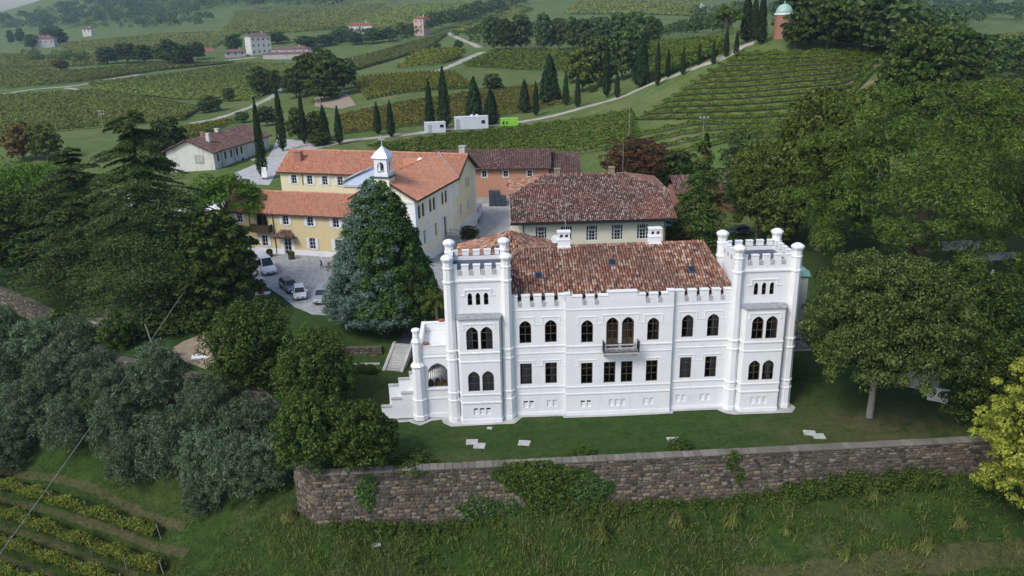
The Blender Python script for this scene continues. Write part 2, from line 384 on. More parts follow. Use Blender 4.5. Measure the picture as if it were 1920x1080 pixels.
low = [(-17,58,-4.6),(0,58.5,-4.4),(12,60,-4),(25,60.5,-3.3),(41,61.5,-2.8),(55,62,-2.5),(-5,54,-7.2),(20,54,-6.8),(45,54,-5.8),(0,45,-9.5),(-20,50,-9),(40,45,-8.5),
(-20.5,63,-4.8),(-22,66,-4.6),(-26,71,-4.0),(-33,80,-2.6),(-50,86,-2.3),(-62,98,-1.6),(-80,112,-.6),(-36,72,-7),(-45,72,-9.5),(-57,79,-10),(-36.5,67,-10.5),(-50,65,-12.5),(-70,88,-7.5),(-75,75,-12),(-30,60,-9.5),(-40,50,-13),(0,30,-13),(-60,40,-17),(60,30,-12),(-110,100,-8),(-120,130,-3),(60,75,-1),(70,60,-2),(85,90,1.5),(-95,130,.5)]

class TPS:
    def __init__(s, pts, reg=.002):
        A = np.array(pts, float); s.c = s.warp(A[:, 0], A[:, 1]); n = len(A)
        K = s.k(s.c, s.c)+reg*np.eye(n); P = np.c_[np.ones(n), s.c]
        s.w = np.linalg.solve(np.block([[K, P], [P.T, np.zeros((3, 3))]]), np.r_[A[:, 2], 0, 0, 0]); s.n = n
    @staticmethod
    def warp(x, y):
        r = np.clip(np.sqrt(x*x+y*y), 25, 3300)
        return np.c_[np.arctan2(x, y)*1.6, np.log(r)]
    @staticmethod
    def k(a, b):
        d2 = ((a[:, None, :]-b[None])**2).sum(-1); return .5*d2*np.log(d2+1e-12)
    def __call__(s, x, y):
        x = np.atleast_1d(np.asarray(x, float)).ravel(); y = np.atleast_1d(np.asarray(y, float)).ravel(); out = np.empty(len(x))
        for i in range(0, len(x), 20000):
            q = s.warp(x[i:i+20000], y[i:i+20000]); out[i:i+20000] = s.k(q, s.c)@s.w[:s.n]+np.c_[np.ones(len(q)), q]@s.w[s.n:]
        return out
T_HI = TPS(far+plat); T_LO = TPS(far+low+[p for p in plat if p[1] > 125 or p[0] > 60])
# the terrace edge: the front wall, its corner, and the old wall that runs back behind the olives
EDGE = np.array([(90, 64.5), (44, 62.2), (40.5, 62), (-17, 59.1), (-19.4, 61.5), (-20.0, 66.5), (-26.5, 75.0), (-31, 77.5), (-47, 84.5), (-59, 97), (-78, 112), (-130, 128)], float)
def edge_s(x, y):
    """signed distance to the terrace edge, positive on the garden side"""
    x = np.atleast_1d(np.asarray(x, float)).ravel(); y = np.atleast_1d(np.asarray(y, float)).ravel()
    best = np.full(len(x), 1e9); sg = np.ones(len(x))
    for a, b in zip(EDGE[:-1], EDGE[1:]):
        d = b-a; L2 = (d*d).sum()
        t = np.clip(((x-a[0])*d[0]+(y-a[1])*d[1])/L2, 0, 1)
        px, py = a[0]+t*d[0], a[1]+t*d[1]
        ds = np.hypot(x-px, y-py); cr = (x-a[0])*d[1]-(y-a[1])*d[0]
        u = ds < best-1e-9; best = np.where(u, ds, best); sg = np.where(u, np.where(cr > 0, 1., -1.), sg)
    return best*sg
# the low inner wall with the stairs: ground steps up behind it
def step_up(x, y):
    f = lambda t: np.clip(t, 0, 1)
    return 0*x
def Zhi(x, y):
    z = T_HI(x, y); x = np.atleast_1d(x).ravel(); y = np.atleast_1d(y).ravel()
    # level garden in front of the villa, low step at the inner wall
    inn = np.clip((x+36)/5, 0, 1)*np.clip((-4-x)/3, 0, 1)
    yw = 83.4
    below = np.clip((yw-y)/9, 0, 1)
    flat = np.clip((x+27)/4, 0, 1)*np.clip((60-x)/10, 0, 1)*np.clip((84-y)/3, 0, 1)
    z = z*(1-flat)+flat*np.minimum(z, .12)*1.0
    up = inn*np.clip((y-yw)/.25, 0, 1)*np.clip(1-(y-yw)/12, 0, 1)
    return np.maximum(z, z*(1-up)+up*np.maximum(z, 1.75+.11*np.clip(y-yw, 0, 12)))
def Z(x, y):
    x = np.atleast_1d(np.asarray(x, float)).ravel(); y = np.atleast_1d(np.asarray(y, float)).ravel()
    return np.where(edge_s(x, y) > 0, Zhi(x, y), T_LO(x, y))
def ground(x, y): return float(Z(x, y)[0])
_RS = np.geomspace(40, 3200, 900)
_gcache = {}
def hits(pix):
    """where the lines of sight through these photo points meet the ground"""
    out = []
    for px, py in pix:
        d = ray(px, py); h = math.hypot(d[0], d[1]); ux, uy, uz = d[0]/h, d[1]/h, d[2]/h
        k = round(px/4)
        if k not in _gcache:
            _gcache[k] = None
        zr = CAM_H+uz*_RS
        zg = Z(ux*_RS, uy*_RS)
        below = np.nonzero(zr < zg)[0]
        if len(below) == 0: r = 2200.0
        else:
            i = below[0]
            if i == 0: r = _RS[0]
            else:
                a, b = zr[i-1]-zg[i-1], zg[i]-zr[i]; r = _RS[i-1]+(_RS[i]-_RS[i-1])*a/(a+b+1e-9)
        x, y = ux*r, uy*r; out.append((x, y, ground(x, y)))
    return out
def hit(px, py): return hits([(px, py)])[0]
def ppm(p):
    """photo pixels per metre at a place"""
    return FPX/(p[1]*math.cos(PITCH)-(p[2]-CAM_H)*math.sin(PITCH))

# ------------------------------------------------------------------ ground
def grid_mesh(name, X, Y, Zv, mat, keep=None):
    ny, nx = X.shape
    idx = np.arange(nx*ny).reshape(ny, nx)
    F = np.stack([idx[:-1, :-1], idx[:-1, 1:], idx[1:, 1:], idx[1:, :-1]], -1).reshape(-1, 4)
    if keep is not None: F = F[keep.ravel()]
    V = np.stack([X, Y, Zv], -1).reshape(-1, 3)
    used = np.unique(F); remap = np.zeros(len(V), int); remap[used] = np.arange(len(used))
    me = fastmesh(name, V[used], remap[F], mat)
    me.polygons.foreach_set('use_smooth', np.ones(len(me.polygons), bool))
    return me
RX0, RX1, RY0, RY1 = -88, 78, 48, 170
gx = np.arange(RX0, RX1+.01, .6); gy = np.arange(RY0, RY1+.01, .6)
GX, GY = np.meshgrid(gx, gy); S = edge_s(GX, GY).reshape(GX.shape)
q = lambda A: np.stack([A[:-1, :-1], A[:-1, 1:], A[1:, 1:], A[1:, :-1]], 0)
keep_hi = q(S).min(0) > .02; keep_lo = q(S).min(0) < .3
rn = np.random.default_rng(3)
zh = Zhi(GX, GY).reshape(GX.shape); zl = T_LO(GX, GY).reshape(GX.shape)
zh += rn.normal(0, .012, zh.shape); back = GY[:-1, :-1] > 127
link('lawn', grid_mesh('lawn', GX, GY, zh, 'lawn', keep_hi & ~back), kind='structure'); link('meadow', grid_mesh('meadow', GX, GY, zh, 'field', keep_hi & back), kind='structure')
link('bank', grid_mesh('bank', GX, GY, zl+rn.normal(0, .03, zl.shape), 'bank', keep_lo & (q(S).max(0) < 1.3)), kind='structure')
th = np.radians(np.arange(-56, 56.01, .45)); rr = np.geomspace(22, 3600, 430)
PT_, PR_ = np.meshgrid(th, rr); PX, PY = PR_*np.sin(PT_), PR_*np.cos(PT_)
PZ = Z(PX, PY).reshape(PX.shape)
PZ = PZ-np.where((PX > RX0-2) & (PX < RX1+2) & (PY > RY0-2) & (PY < RY1+2), .12, 0)
inr = (PX > RX0+.5) & (PX < RX1-.5) & (PY > RY0+.5) & (PY < RY1-.5)
link('terrain', grid_mesh('terrain', PX, PY, PZ, 'field', ~q(inr).all(0)), kind='structure')

def clip_cell(poly, x0, x1, y0, y1):
    def cut(pts, ax, lim, sgn):
        out = []
        for i in range(len(pts)):
            a, b = pts[i-1], pts[i]; da, db = (a[ax]-lim)*sgn, (b[ax]-lim)*sgn
            if (da < 0) != (db < 0):
                t = da/(da-db); out.append((a[0]+(b[0]-a[0])*t, a[1]+(b[1]-a[1])*t))
            if db >= 0: out.append(b)
        return out
    for ax, lim, sg in ((0, x0, 1), (0, x1, -1), (1, y0, 1), (1, y1, -1)):
        poly = cut(poly, ax, lim, sg)
        if len(poly) < 3: return []
    return poly
def sheet(name, poly, mat, off=.03, cell=1.2, kind='structure', zf=None):
    """a surface laid over the ground inside a polygon"""
    poly = [(p[0], p[1]) for p in poly]
    xs = [p[0] for p in poly]; ys = [p[1] for p in poly]; V = []; F = []
    for x in np.arange(math.floor(min(xs)), max(xs), cell):
        for y in np.arange(math.floor(min(ys)), max(ys), cell):
            c = clip_cell(poly, x, x+cell, y, y+cell)
            if len(c) >= 3: F.append(list(range(len(V), len(V)+len(c)))); V.extend(c)
    A = np.array(V); zz = (zf or Z)(A[:, 0], A[:, 1])+off
    me = bpy.data.meshes.new(name); me.from_pydata([(a[0], a[1], z_) for a, z_ in zip(A, zz)], [], F)
    bm = bmesh.new(); bm.from_mesh(me); bmesh.ops.remove_doubles(bm, verts=bm.verts, dist=.002); bm.to_mesh(me); bm.free()
    me.materials.append(M[mat]); me.update()
    return link(name, me, kind=kind)
def smooth_path(pts, step):
    pts = np.array([(p[0], p[1]) for p in pts], float); out = []
    P = np.vstack([2*pts[0]-pts[1], pts, 2*pts[-1]-pts[-2]])
    for i in range(1, len(P)-2):
        a, b, c, d = P[i-1:i+3]; n = max(2, int(np.hypot(*(c-b))/step))
        for t in np.linspace(0, 1, n, endpoint=False):
            out.append(.5*(2*b+(c-a)*t+(2*a-5*b+4*c-d)*t*t+(3*b-a-3*c+d)*t**3))
    out.append(pts[-1]); return np.array(out)
def ribbon(name, pts, w, mat, off=.1, step=2.0):
    c = smooth_path(pts, step); t = np.gradient(c, axis=0); t /= np.linalg.norm(t, axis=1)[:, None]; nrm = np.c_[-t[:, 1], t[:, 0]]
    rows = []
    for k in (-1, -.5, 0, .5, 1):
        j = rn.normal(0, .08*w, len(c)) if abs(k) == 1 else 0
        P = c+nrm*((w/2*k)+j)[:, None] if abs(k) == 1 else c+nrm*(w/2*k)
        rows.append(np.c_[P, Z(P[:, 0], P[:, 1])+(off if abs(k) < 1 else off*.3)])
    V = np.concatenate(rows); n = len(c); F = [(k*n+i, k*n+i+1, (k+1)*n+i+1, (k+1)*n+i) for k in range(4) for i in range(n-1)]
    return link(name, fastmesh(name, V, F, mat), kind='structure')

court = [(470,512),(500,538),(530,557),(553,577),(585,590),(640,594),(720,594),(760,585),(830,560)]
cp = [hit(*p)[:2] for p in court]+[(-2, 96), (-2.4, 112), (0.5, 113), (2, 140), (6, 150), (-9, 151), (-9, 138), (-13.6, 115.5), (-22.6, 118.4), (-44.2, 125.0), (-52, 124)]
sheet('courtyard', cp, 'gravel', .04, 1.5)
sheet('yard', [(-7, 113), (0, 113), (1.2, 151), (-8.5, 151)], 'concrete', .06, 1.5)
ribbon('road', [hit(*p)[:2] for p in [(470,300),(560,285),(640,266),(700,259),(780,250),(860,240),(950,232),(1020,221),(1100,200),(1160,184),(1215,160),(1270,140),(1320,121),(1362,106),(1390,88),(1415,80)]], 3.4, 'dirtroad', .12)
sheet('farm_yard', [hit(*p)[:2] for p in [(440,345),(505,348),(540,292),(600,276),(560,262),(520,262),(500,300),(440,325)]], 'concrete', .08, 1.5)
ribbon('track', [hit(*p)[:2] for p in [(355,232),(400,224),(440,212),(480,196),(512,180),(530,165)]], 3.2, 'dirtroad', .12)
ribbon('lane', [hit(*p)[:2] for p in [(0,178),(60,168),(120,163),(160,158),(200,150),(260,140)]], 4, 'dirtroad', .15, 4)
ribbon('lane', [hit(*p)[:2] for p in [(125,165),(190,175),(260,185),(330,190)]], 3, 'dirtroad', .15, 4)
ribbon('lane', [hit(*p)[:2] for p in [(380,122),(430,113),(480,108)]], 5, 'dirtroad', .2, 4)
ribbon('lane', [hit(*p)[:2] for p in [(800,140),(850,122),(880,108),(905,98)]], 4, 'dirtroad', .2, 4)
ribbon('lane', [hit(*p)[:2] for p in [(840,62),(880,80),(900,90)]], 4, 'dirtroad', .2, 4)
ribbon('lane', [hit(*p)[:2] for p in [(1310,5),(1322,18),(1330,32)]], 6, 'dirtroad', .3, 6)
sheet('gravel_path', [hit(*p)[:2] for p in [(1805,492),(1850,474),(1905,474),(1905,486),(1850,490)]]+[], 'gravel', .05, 1.5)
sheet('bare_soil', [hit(*p)[:2] for p in [(318,655),(345,640),(390,622),(430,622),(430,650),(420,680),(385,692),(350,680)]], 'soil', .03, 1.0)
sheet('bare_soil', [hit(*p)[:2] for p in [(590,175),(650,175),(668,198),(640,205),(590,200)]], 'soil', .12, 3)

# ------------------------------------------------------------------ building kit
def front(y0): return lambda u, v, d: (u, y0+d, v)              # a wall seen from -Y
def side(x0, sg=1): return lambda u, v, d: (x0-sg*d, u, v)      # a wall facing +X (sg=1) or -X (sg=-1)
def rect(u0, u1, v0, v1): return [(u0, v0), (u1, v0), (u1, v1), (u0, v1)]
def tudor(uc, w, v0, v1):
    h = w/2; r = min(.75*w*.5+.12, .62)
    return [(uc-h, v0), (uc+h, v0), (uc+h, v1-r), (uc+.8*h, v1-.55*r), (uc+.45*h, v1-.22*r), (uc, v1), (uc-.45*h, v1-.22*r), (uc-.8*h, v1-.55*r), (uc-h, v1-r)]
def roundtop(uc, w, v0, v1, n=7):
    h = w/2
    return [(uc-h, v0), (uc+h, v0)]+[(uc+h*math.cos(a), v1-h+h*math.sin(a)) for a in np.linspace(0, math.pi, n)]
def inset(poly, k):
    cx = (min(p[0] for p in poly)+max(p[0] for p in poly))/2; cy = (min(p[1] for p in poly)+max(p[1] for p in poly))/2
    w = max(p[0] for p in poly)-cx; h = max(p[1] for p in poly)-cy
    return [(cx+(u-cx)*(1-k/w), cy+(v-cy)*(1-k/h)) for u, v in poly]
def bar(mb, mp, u0, u1, v0, v1, d0, d1, mi=0):
    return mb.box(u0, u1, v0, v1, d0, d1, mi, mp)
def ring(mb, mp, outer, inner, d0, d1):
    n = len(outer)
    vs_ = [mp(u, v, d) for d in (d0, d1) for pl in (outer, inner) for u, v in pl]
    fs = []
    for i in range(n):
        j = (i+1) % n
        fs += [(i, j, n+j, n+i), (2*n+i, 3*n+i, 3*n+j, 2*n+j), (n+i, n+j, 3*n+j, 3*n+i), (i, 2*n+i, 2*n+j, j)]
    mb.add(vs_, fs)
def window(parent, mp, poly, cols=2, rows=(.36, .7), frame='wood', curtain=None, depth=.16, fw=.055, glass='glass', name='window', bars=True):
    """a window (part) with its pane, glazing bars and perhaps a curtain (sub-parts)"""
    us = [p[0] for p in poly]; vv = [p[1] for p in poly]; u0, u1, v0, v1 = min(us), max(us), min(vv), max(vv)
    mb = MB(); ring(mb, mp, poly, inset(poly, fw), depth-.05, depth+.05)
    w = mb.build(name, frame, parent)
    pn = MB(); pn.add([mp(u, v, depth+.02) for u, v in inset(poly, fw*.6)], [tuple(range(len(poly)))]); pn.build('pane', glass, w)
    if bars:
        b = MB(); uc = (u0+u1)/2; hh = v1-v0
        for c in range(1, cols):
            u = u0+(u1-u0)*c/cols; bar(b, mp, u-.026, u+.026, v0+fw*.8, v1-(.3 if len(poly) > 4 else fw*.8)+(.22 if abs(u-uc) < .05 and len(poly) > 4 else 0), depth-.035, depth+.045)
        for rw in rows:
            v = v0+hh*rw; bar(b, mp, u0+fw*.8, u1-fw*.8, v-.022, v+.022, depth-.03, depth+.04)
        b.build('glazing_bars', frame, w)
    if curtain:
        k = MB(); n = 12; c0, c1 = curtain; pts = []
        for i in range(n+1):
            u = u0+fw+(u1-u0-2*fw)*(c0+(c1-c0)*i/n); pts.append((u, depth+.14+.035*(i % 2)))
        vs_ = [mp(u, v, d) for v in (v0+.04, v1-.1) for u, d in pts]
        k.add(vs_, [(i, i+1, n+2+i, n+1+i) for i in range(n)]); k.build('curtain', 'curtain', w)
    return w
def dripmould(mb, mp, u0, u1, v, drop=.75, t=.09, d=.045, ear=.28):
    bar(mb, mp, u0-t, u1+t, v, v+t, -d, .0); bar(mb, mp, u0-t, u0, v-drop, v, -d*.9, .0); bar(mb, mp, u1, u1+t, v-drop, v, -d*.9, .0)
    bar(mb, mp, u0-t-ear, u0-t, v-drop, v-drop+t*.9, -d*.8, .0); bar(mb, mp, u1+t, u1+t+ear, v-drop, v-drop+t*.9, -d*.8, .0)

def tiles(name, parent, corners, mat, pitch=.26, row=.40, r=None, seed=1, lift=.05, kind='stuff', jitter=.02, inside=None):
    """a slope of clay tiles: every tile its own barrel piece; corners run eave-left, eave-right, then up"""
    P = [Vector(c) for c in corners]; o = P[0]; a = (P[1]-P[0]).normalized()
    nn = a.cross(P[-1]-P[0]).normalized()
    if nn.z < 0: nn = -nn
    b = nn.cross(a).normalized()
    if b.z < 0: b = -b
    uv = [((p-o).dot(a), (p-o).dot(b)) for p in P]
    us = np.arange(min(u for u, _ in uv)+pitch/2, max(u for u, _ in uv), pitch); vs_ = np.arange(min(v for _, v in uv), max(v for _, v in uv), row)
    U, V = np.meshgrid(us, vs_); U = U.ravel(); V = V.ravel(); rg = np.random.default_rng(seed)
    def inpoly(u, v, pl):
        c = np.zeros(len(u), bool); n = len(pl)
        for i in range(n):
            (x0, y0), (x1, y1) = pl[i-1], pl[i]
            if y0 == y1: continue
            k = ((y0 > v) != (y1 > v)) & (u < (x1-x0)*(v-y0)/(y1-y0)+x0); c ^= k
        return c
    keep = inpoly(U, V+row*.5, uv)
    if inside is not None: keep &= inside(U, V)
    U = U[keep]; V = V[keep]; n = len(U); r = r or pitch*.42
    ang = np.linspace(-.1, math.pi+.1, 5); L = row*1.22
    base = np.array([(r*k*math.cos(t), s_*L, r*math.sin(t)*.75+(.045 if s_ == 0 else .0)) for s_, k in ((0, 1.08), (1, .9)) for t in ang])
    U = U+rg.normal(0, jitter*.5, n); V = V+rg.normal(0, jitter, n); H = rg.normal(0, jitter*.3, n)+lift; sk = rg.normal(0, .025, n)
    W = np.empty((n, 10, 3)); W[:, :, 0] = U[:, None]+base[None, :, 0]+sk[:, None]*base[None, :, 1]; W[:, :, 1] = V[:, None]+base[None, :, 1]; W[:, :, 2] = H[:, None]+base[None, :, 2]
    A, B, N, O = (np.array(k) for k in (a, b, nn, o))
    G = O+W[..., 0:1]*A+W[..., 1:2]*B+W[..., 2:3]*N
    f = np.array([(i, i+1, 6+i, 5+i) for i in range(4)]); F = (np.arange(n)[:, None, None]*10+f[None]).reshape(-1, 4)
    return link(name, fastmesh(name, G.reshape(-1, 3), F, mat), parent, kind=kind)
def ridgeline(name, parent, pts, mat, r=.15, step=.42, seed=2):
    V = []; F = []; rg = np.random.default_rng(seed)
    for p, q_ in zip(pts[:-1], pts[1:]):
        p, q_ = Vector(p), Vector(q_); d = (q_-p); L = d.length; d.normalize(); sx = d.cross(Vector((0, 0, 1))).normalized(); up = sx.cross(d)
        for k in range(int(L/step)):
            o = p+d*(k*step); j = rg.normal(0, .012)
            for s_, rr_ in ((0, r*1.1), (step*1.15, r*.92)):
                for t in np.linspace(-.35, math.pi+.35, 6): V.append(o+d*s_+sx*(rr_*math.cos(t))+up*(rr_*math.sin(t)*.8+j))
            n = len(V)-12
            F += [(n+i, n+i+1, n+7+i, n+6+i) for i in range(5)]
    return link(name, fastmesh(name, np.array([tuple(v) for v in V]), F, mat), parent, kind='stuff')

# ------------------------------------------------------------------ the white villa
CO = (10.0566, 69.9212, 0.0); CR = R(2.059)
villa = thing('castle_villa', 'long white crenellated villa with two corner towers above the stone retaining wall', 'castle', CO, CR)
XW = [-8.915, -6.517, -3.143, 3.086, 6.436, 8.868]
UP = (7.645, 9.93); LO = (3.383, 5.574); WW = 1.12
wall = MB()
f0, f1 = front(0), front(-.38)
vents = {0: [(-9.0, 1), (-8.43, 1), (-6.75, 0), (-6.17, 0)], 1: [(-3.5, 1), (-2.92, 1), (-.76, 0), (-.18, 0), (.4, 0), (2.58, 0), (3.17, 0)], 2: [(5.85, 0), (6.42, 0), (8.2, 0), (8.77, 0)]}
def vent_hole(x): return rect(x-.2, x+.2, .92, 1.62)
secs = [(-10.6, -5.17, f0, [0, 1], 11.72), (-5.17, 4.93, f1, [2, 3], 11.86), (4.93, 10.8, f0, [4, 5], 11.72)]
for si, (x0, x1, mp, ws, zt) in enumerate(secs):
    holes = [tudor(XW[i], WW, *UP) for i in ws]+[rect(XW[i]-WW/2, XW[i]+WW/2, *LO) for i in ws]+[vent_hole(x) for x, _ in vents[si]]
    if si == 1: holes += [tudor(-.77, 1.16, 6.98, 10.1), tudor(.70, 1.16, 6.98, 10.1), rect(-1.52, -.40, *LO), rect(.12, 1.24, *LO)]
    wall.panel(rect(x0, x1, 0, zt), holes, mp, .24)
wall.add([(-5.17, -.38, 0), (-5.17, 0, 0), (-5.17, 0, 12.3), (-5.17, -.38, 12.3)], [(0, 1, 2, 3)])
wall.add([(4.93, -.38, 0), (4.93, 0, 0), (4.93, 0, 12.3), (4.93, -.38, 12.3)], [(0, 1, 2, 3)])
for x0, x1, y0, y1, z0, z1 in ((-10.75, -10.55, .02, 13.5, 0, 12.0), (10.75, 10.95, .02, 13.5, 0, 12), (-10.7, 10.9, 13.3, 13.5, 0, 12)): wall.box(x0, x1, y0, y1, z0, z1)
wall.box(-10.5, 10.7, .3, 13.2, 6.3, 6.5); wall.box(-10.5, 10.7, .3, 13.2, 11.4, 11.55)
wall.build('wall', 'white', villa)
inn = MB(); inn.box(-10.4, 10.6, 3.4, 3.5, 0.1, 6.25); inn.box(-10.4, 10.6, 3.4, 3.5, 6.55, 11.3); inn.build('unlit_backing', 'darkroom', villa)  # flat near-black sheets: room shade painted behind the windows
# windows
cur = {('u', 4): (.55, 1), ('u', 5): (.4, .95), ('l', 0): (.12, .95), ('l', 4): (0, 1), ('l', 1): (.5, .9), ('u', 3): (.75, 1), ('l', 5): (.55, 1)}
for i, x in enumerate(XW):
    mp = f1 if i in (2, 3) else f0
    window(villa, mp, tudor(x, WW, *UP), 2, (.38, .72), curtain=cur.get(('u', i)))
    window(villa, mp, rect(x-WW/2, x+WW/2, *LO), 2, (.38, .72), curtain=cur.get(('l', i)))
for x in (-.96, .68): window(villa, f1, rect(x-.56, x+.56, *LO), 2, (.38, .72))
for x in (-.77, .70):
    w = window(villa, f1, tudor(x, 1.16, 6.98, 10.1), 2, (.3, .55, .78), name='balcony_door', fw=.1)
    b = MB()
    for k in (-.29, .29): bar(b, f1, x+k-.21, x+k+.21, 7.1, 7.85, .12, .2); bar(b, f1, x+k-.2, x+k+.2, 8.0, 9.3, .18, .26)
    b.build('door_panel', 'darkwood', w)
def vent_fill(parent, mp, x, dark):
    b = MB(); bar(b, mp, x-.2, x+.2, .92, 1.62 if not dark else 1.4, .1, .14)
    if dark: bar(b, mp, x-.2, x+.2, 1.4, 1.62, .2, .23, 1)  # dark strip painted in for the shade at the top of the vent
    b.build('basement_vent', ['white', 'darkroom'], parent)
for si, mp in ((0, f0), (1, f1), (2, f0)):
    for x, dk in vents[si]: vent_fill(villa, mp, x, dk)
# mouldings
for x0, x1, mp in ((-10.3, -5.19, f0), (-5.2, 4.96, f1), (4.98, 10.3, f0)):
    for z, t, d in ((2.28, .12, .06), (3.03, .1, .06), (6.55, .1, .05), (7.24, .12, .065), (10.93, .1, .045)): bar(MB(), mp, x0, x1, z, z+t, -d, 0.0).build('string_course', 'trim', villa)
    k = MB(); bar(k, mp, x0, x1, 0.0, .42, -.06, 0.0); k.build('plinth', 'trim', villa)
for i, x in enumerate(XW):
    mp = f1 if i in (2, 3) else f0
    k = MB(); dripmould(k, mp, x-.78, x+.78, 10.2); k.build('hood_mould', 'trim', villa); k = MB(); dripmould(k, mp, x-.78, x+.78, 5.80, .55); k.build('hood_mould', 'trim', villa)
k = MB(); dripmould(k, f1, -1.65, 1.58, 10.33, .85); k.build('hood_mould', 'trim', villa)
# parapets, merlons, crenel sills
def merlons(parent, x0, x1, cren, mp, zb, zt, w=.38, th=.5, sill='stonegrey'):
    xs = [x0]+[v for c in cren for v in (c-w/2, c+w/2)]+[x1]
    for a, b in zip(xs[::2], xs[1::2]):
        k = MB(); bar(k, mp, a, b, zb, zt-.08, 0, th); bar(k, mp, a-.03, b+.03, zt-.08, zt, -.05, th+.05)
        k.build('merlon', 'trim', parent)
    for c in cren:
        k = MB(); u0, u1 = c-w/2+.01, c+w/2-.01
        k.add([mp(u0, zb-.36, -.06), mp(u1, zb-.36, -.06), mp(u1, zb-.36, 0), mp(u0, zb-.36, 0), mp(u0, zb+.02, -.04), mp(u1, zb+.02, -.04), mp(u1, zb+.06, th), mp(u0, zb+.06, th)],
              [(0, 1, 5, 4), (4, 5, 6, 7), (0, 3, 7, 4), (1, 2, 6, 5), (0, 1, 2, 3)])
        k.build('crenel_sill', sill, parent)
merlons(villa, -10.35, -5.2, [-9.40, -8.26, -7.17, -5.99], f0, 11.72, 12.4)
merlons(villa, 4.97, 10.45, [6.18, 7.32, 8.47, 9.58], f0, 11.72, 12.4)
merlons(villa, -4.75, -1.25, [-3.43, -2.30], f1, 11.86, 12.32)
merlons(villa, 1.47, 4.3, [2.46, 3.63], f1, 11.86, 12.32)
k = MB(); bar(k, f1, -1.25, 1.47, 11.86, 12.55, 0, .5); bar(k, f1, -1.3, 1.52, 12.55, 12.65, -.06, .55); k.build('parapet', 'trim', villa); k = MB()
bar(k, f1, -5.17, -4.75, 11.86, 12.5, 0, .5); bar(k, f1, -5.22, -4.72, 12.5, 12.6, -.06, .55); k.build('parapet', 'trim', villa); k = MB(); bar(k, f1, 4.3, 4.93, 11.86, 12.5, 0, .5); bar(k, f1, 4.27, 4.98, 12.5, 12.6, -.06, .55)
k.build('parapet', 'trim', villa)
